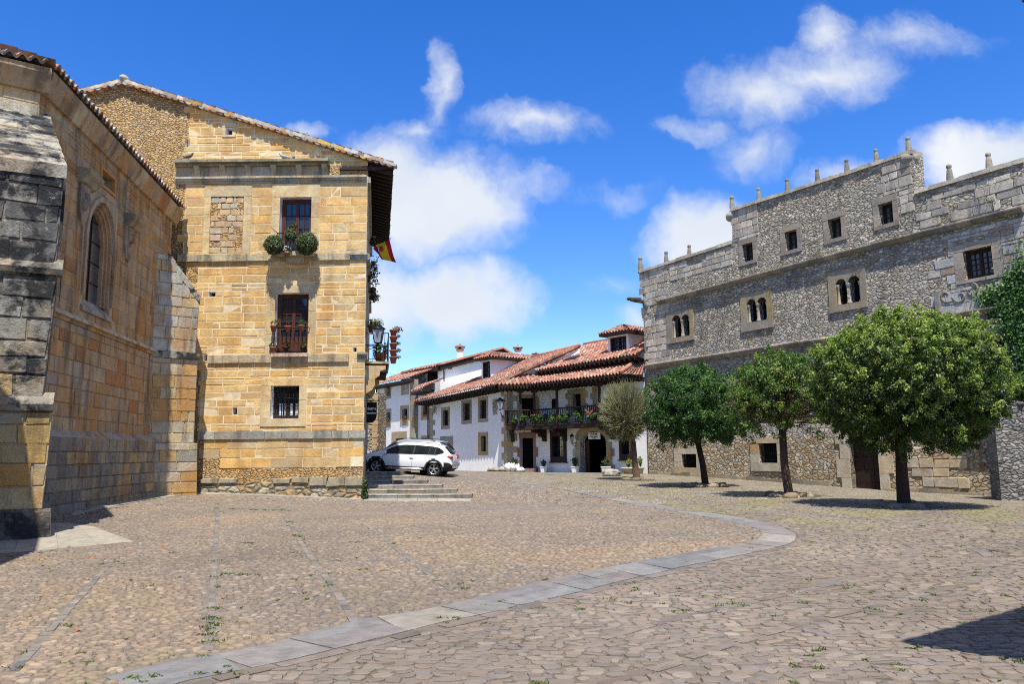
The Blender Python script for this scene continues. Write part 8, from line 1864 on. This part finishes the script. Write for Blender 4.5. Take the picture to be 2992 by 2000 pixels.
# ------------------------------------------------------------------ greenery on the palace and in the paving
def make_greens():
    rs = np.random.RandomState(161); W = PWL
    pts = []; cols = []; nr = []
    def patch(px, py, w, h, n, d0=.02, d1=.3):
        u, z = W.uz(px, py)
        for _ in range(n):
            a = rs.normal() * w; b = rs.normal() * h; pts.append(tuple(W.P(u + a, z + b, d0 + rs.rand() * (d1 - d0)))); nr.append((W.n.x + rs.normal() * .5, W.n.y + rs.normal() * .5, .6 + rs.normal() * .5)); cols.append([(.07, .16, .03), (.10, .20, .045), (.14, .25, .06), (.05, .12, .025)][rs.randint(4)])
    c0 = W.pt(2960, 930); t = thing('ivy', 'bright green ivy climbing the right end of the palace wall', 'ivy', c0)
    for px, py, w, h, n in ((2892, 866, .2, .2, 260), (2930, 880, .28, .25, 500), (2968, 850, .22, .4, 600), (2990, 800, .18, .4, 400), (2975, 940, .3, .4, 1100), (2992, 1010, .28, .6, 1300), (3000, 1100, .22, .5, 800), (3030, 950, .5, .9, 2000), (2912, 905, .14, .12, 120), (2975, 1150, .4, .2, 900)): patch(px, py, w, h, n)
    leaves('foliage', pts, nr, .10 * (.7 + .6 * rs.rand(len(pts))), np.array(cols), MT['ivy_leaf'], t, .85, rs)
    m = MB(); 
    for k in range(8): a = W.pt(2990 - k * 8, 1180, .02); m.tube([a, W.pt(2985 - k * 10, 1050, .03), W.pt(2980 - k * 14, 900, .03), W.pt(2985 - k * 14, 820 + k * 6, .03)], [.03, .025, .015, .006], 5, (.8, .8, .7))
    m.build('stem', MT['bark'], t)
    c = atY(2990, 1130, 25.6); t = thing('wall_shrub', 'leafy shrub growing over the top of the dark garden wall', 'shrub', c); leafball('foliage', c, (.55, .5, .38), 2200, .085, [(.08, .15, .03), (.12, .18, .04), (.06, .11, .02)], t, rs, aspect=.5, hollow=.1, clump=70); m = MB()
    for k in range(6): m.tube([c + Vector((0, 0, -.8)), c + Vector((rs.uniform(-.4, .4), rs.uniform(-.3, .3), rs.uniform(0, .3)))], [.02, .008], 5)
    m.build('stem', MT['bark'], t)
    # dry tufts rooted in the palace masonry
    P, N, C = [], [], []
    spots = [(2672, 625), (2625, 690), (2512, 745), (2524, 740), (2320, 760), (2290, 770), (2220, 795), (2170, 800), (2130, 823), (2120, 830), (2075, 830), (2015, 848), (2005, 865), (1925, 880), (2390, 742), (2110, 945), (2900, 590), (2880, 545), (2590, 690), (2745, 640), (2340, 1000), (2075, 912), (2780, 640), (2960, 640), (2975, 700), (1900, 960), (2200, 990), (2060, 1030), (2240, 980), (2400, 745), (2150, 828), (2270, 786)]
    for px, py in spots:
        u, z = W.uz(px, py); s = rs.uniform(.08, .2)
        for _ in range(40): P.append(tuple(W.P(u + rs.normal() * s, z + rs.normal() * s * .7, .04 + rs.rand() * .22))); N.append(tuple(rs.normal(size=3) + np.array([W.n.x, W.n.y, .4]))); C.append([(.16, .14, .05), (.20, .17, .07), (.10, .11, .04), (.13, .10, .06)][rs.randint(4)])
    o = leaves('wall_weeds', P, N, .10, np.array(C), MT['grass_leaf'], None, .25, rs); o['kind'] = 'stuff'
    # grass in the joints of the paving
    P, N, C = [], [], []
    def tuft(x, y, s, n):
        z = gsurf(x, y)
        for _ in range(n):
            a = rs.uniform(0, 6.28); h = s * rs.uniform(.5, 1.2); P.append((x + rs.normal() * s * .9, y + rs.normal() * s * .6, z + h * .35)); N.append((math.cos(a), math.sin(a), rs.uniform(.0, .9))); C.append([(.10, .16, .03), (.14, .20, .04), (.17, .19, .06), (.08, .12, .025)][rs.randint(4)])
    def inz(x, y): return bool(inpoly(np.array([x]), np.array([y]), zone_poly)[0])
    k = 0
    while k < 420:
        y = 4.2 + 12 * rs.rand() ** 1.5; x = rs.uniform(-.68, .68) * y
        if mnoise.noise(Vector((x * .5, y * .5, 3))) < -.05: continue
        if inz(x, y) and rs.rand() < .62: continue
        tuft(x, y, rs.uniform(.018, .042), rs.randint(8, 22)); k += 1
    for line in ([(639, 1465), (633, 1561), (617, 1797), (611, 1906)], [(790, 1455), (831, 1510), (895, 1612), (978, 1727)], [(640, 1490), (740, 1492), (830, 1495)], [(640, 1590), (760, 1592)], [(610, 1680), (760, 1684)], [(320, 1490), (400, 1482), (470, 1478)]):
        for a, b in zip(line[:-1], line[1:]):
            for _ in range(9):
                if rs.rand() < .4: continue
                f = rs.rand(); p = gp(a[0] + (b[0] - a[0]) * f + rs.normal() * 8, a[1] + (b[1] - a[1]) * f); tuft(p.x, p.y, rs.uniform(.03, .07), rs.randint(10, 26))
    for _ in range(260):
        y = rs.uniform(17, 36); x = rs.uniform(1.0, 8.5); tuft(x, y, rs.uniform(.03, .06), 8)
    for px, py in ((480, 1442), (345, 1478), (1070, 1458), (2080, 1402), (2370, 1420), (2600, 1436), (1880, 1404), (1845, 1404), (2000, 1392), (1900, 1408), (1530, 1388), (1600, 1390)): p = gp(px, py); [tuft(p.x + rs.normal() * .2, p.y + rs.normal() * .1, .06, 14) for _ in range(5)]
    o = leaves('grass', P, N, .055 * (.6 + .8 * rs.rand(len(P))), np.array(C), MT['grass_leaf'], None, .2, rs); o['kind'] = 'stuff'
    # a few dry orange leaves and paper scraps on the cobbles
    P = [gp(x, y, .02) for x, y in ((202, 1603), (267, 1637), (127, 1657), (115, 1639), (472, 1599), (610, 1565), (650, 1755), (571, 1571), (448, 1669), (228, 1850))]
    o = leaves('leaf_litter', [tuple(p) for p in P], rs.normal(size=(len(P), 3)) * .4 + np.array([0, -.4, 1]), .09, np.array([(.55, .17, .06)] * 7 + [(.6, .65, .7), (.7, .68, .62), (.5, .16, .06)]), MT['grass_leaf'], None, .6, rs); o['kind'] = 'stuff'
make_greens()
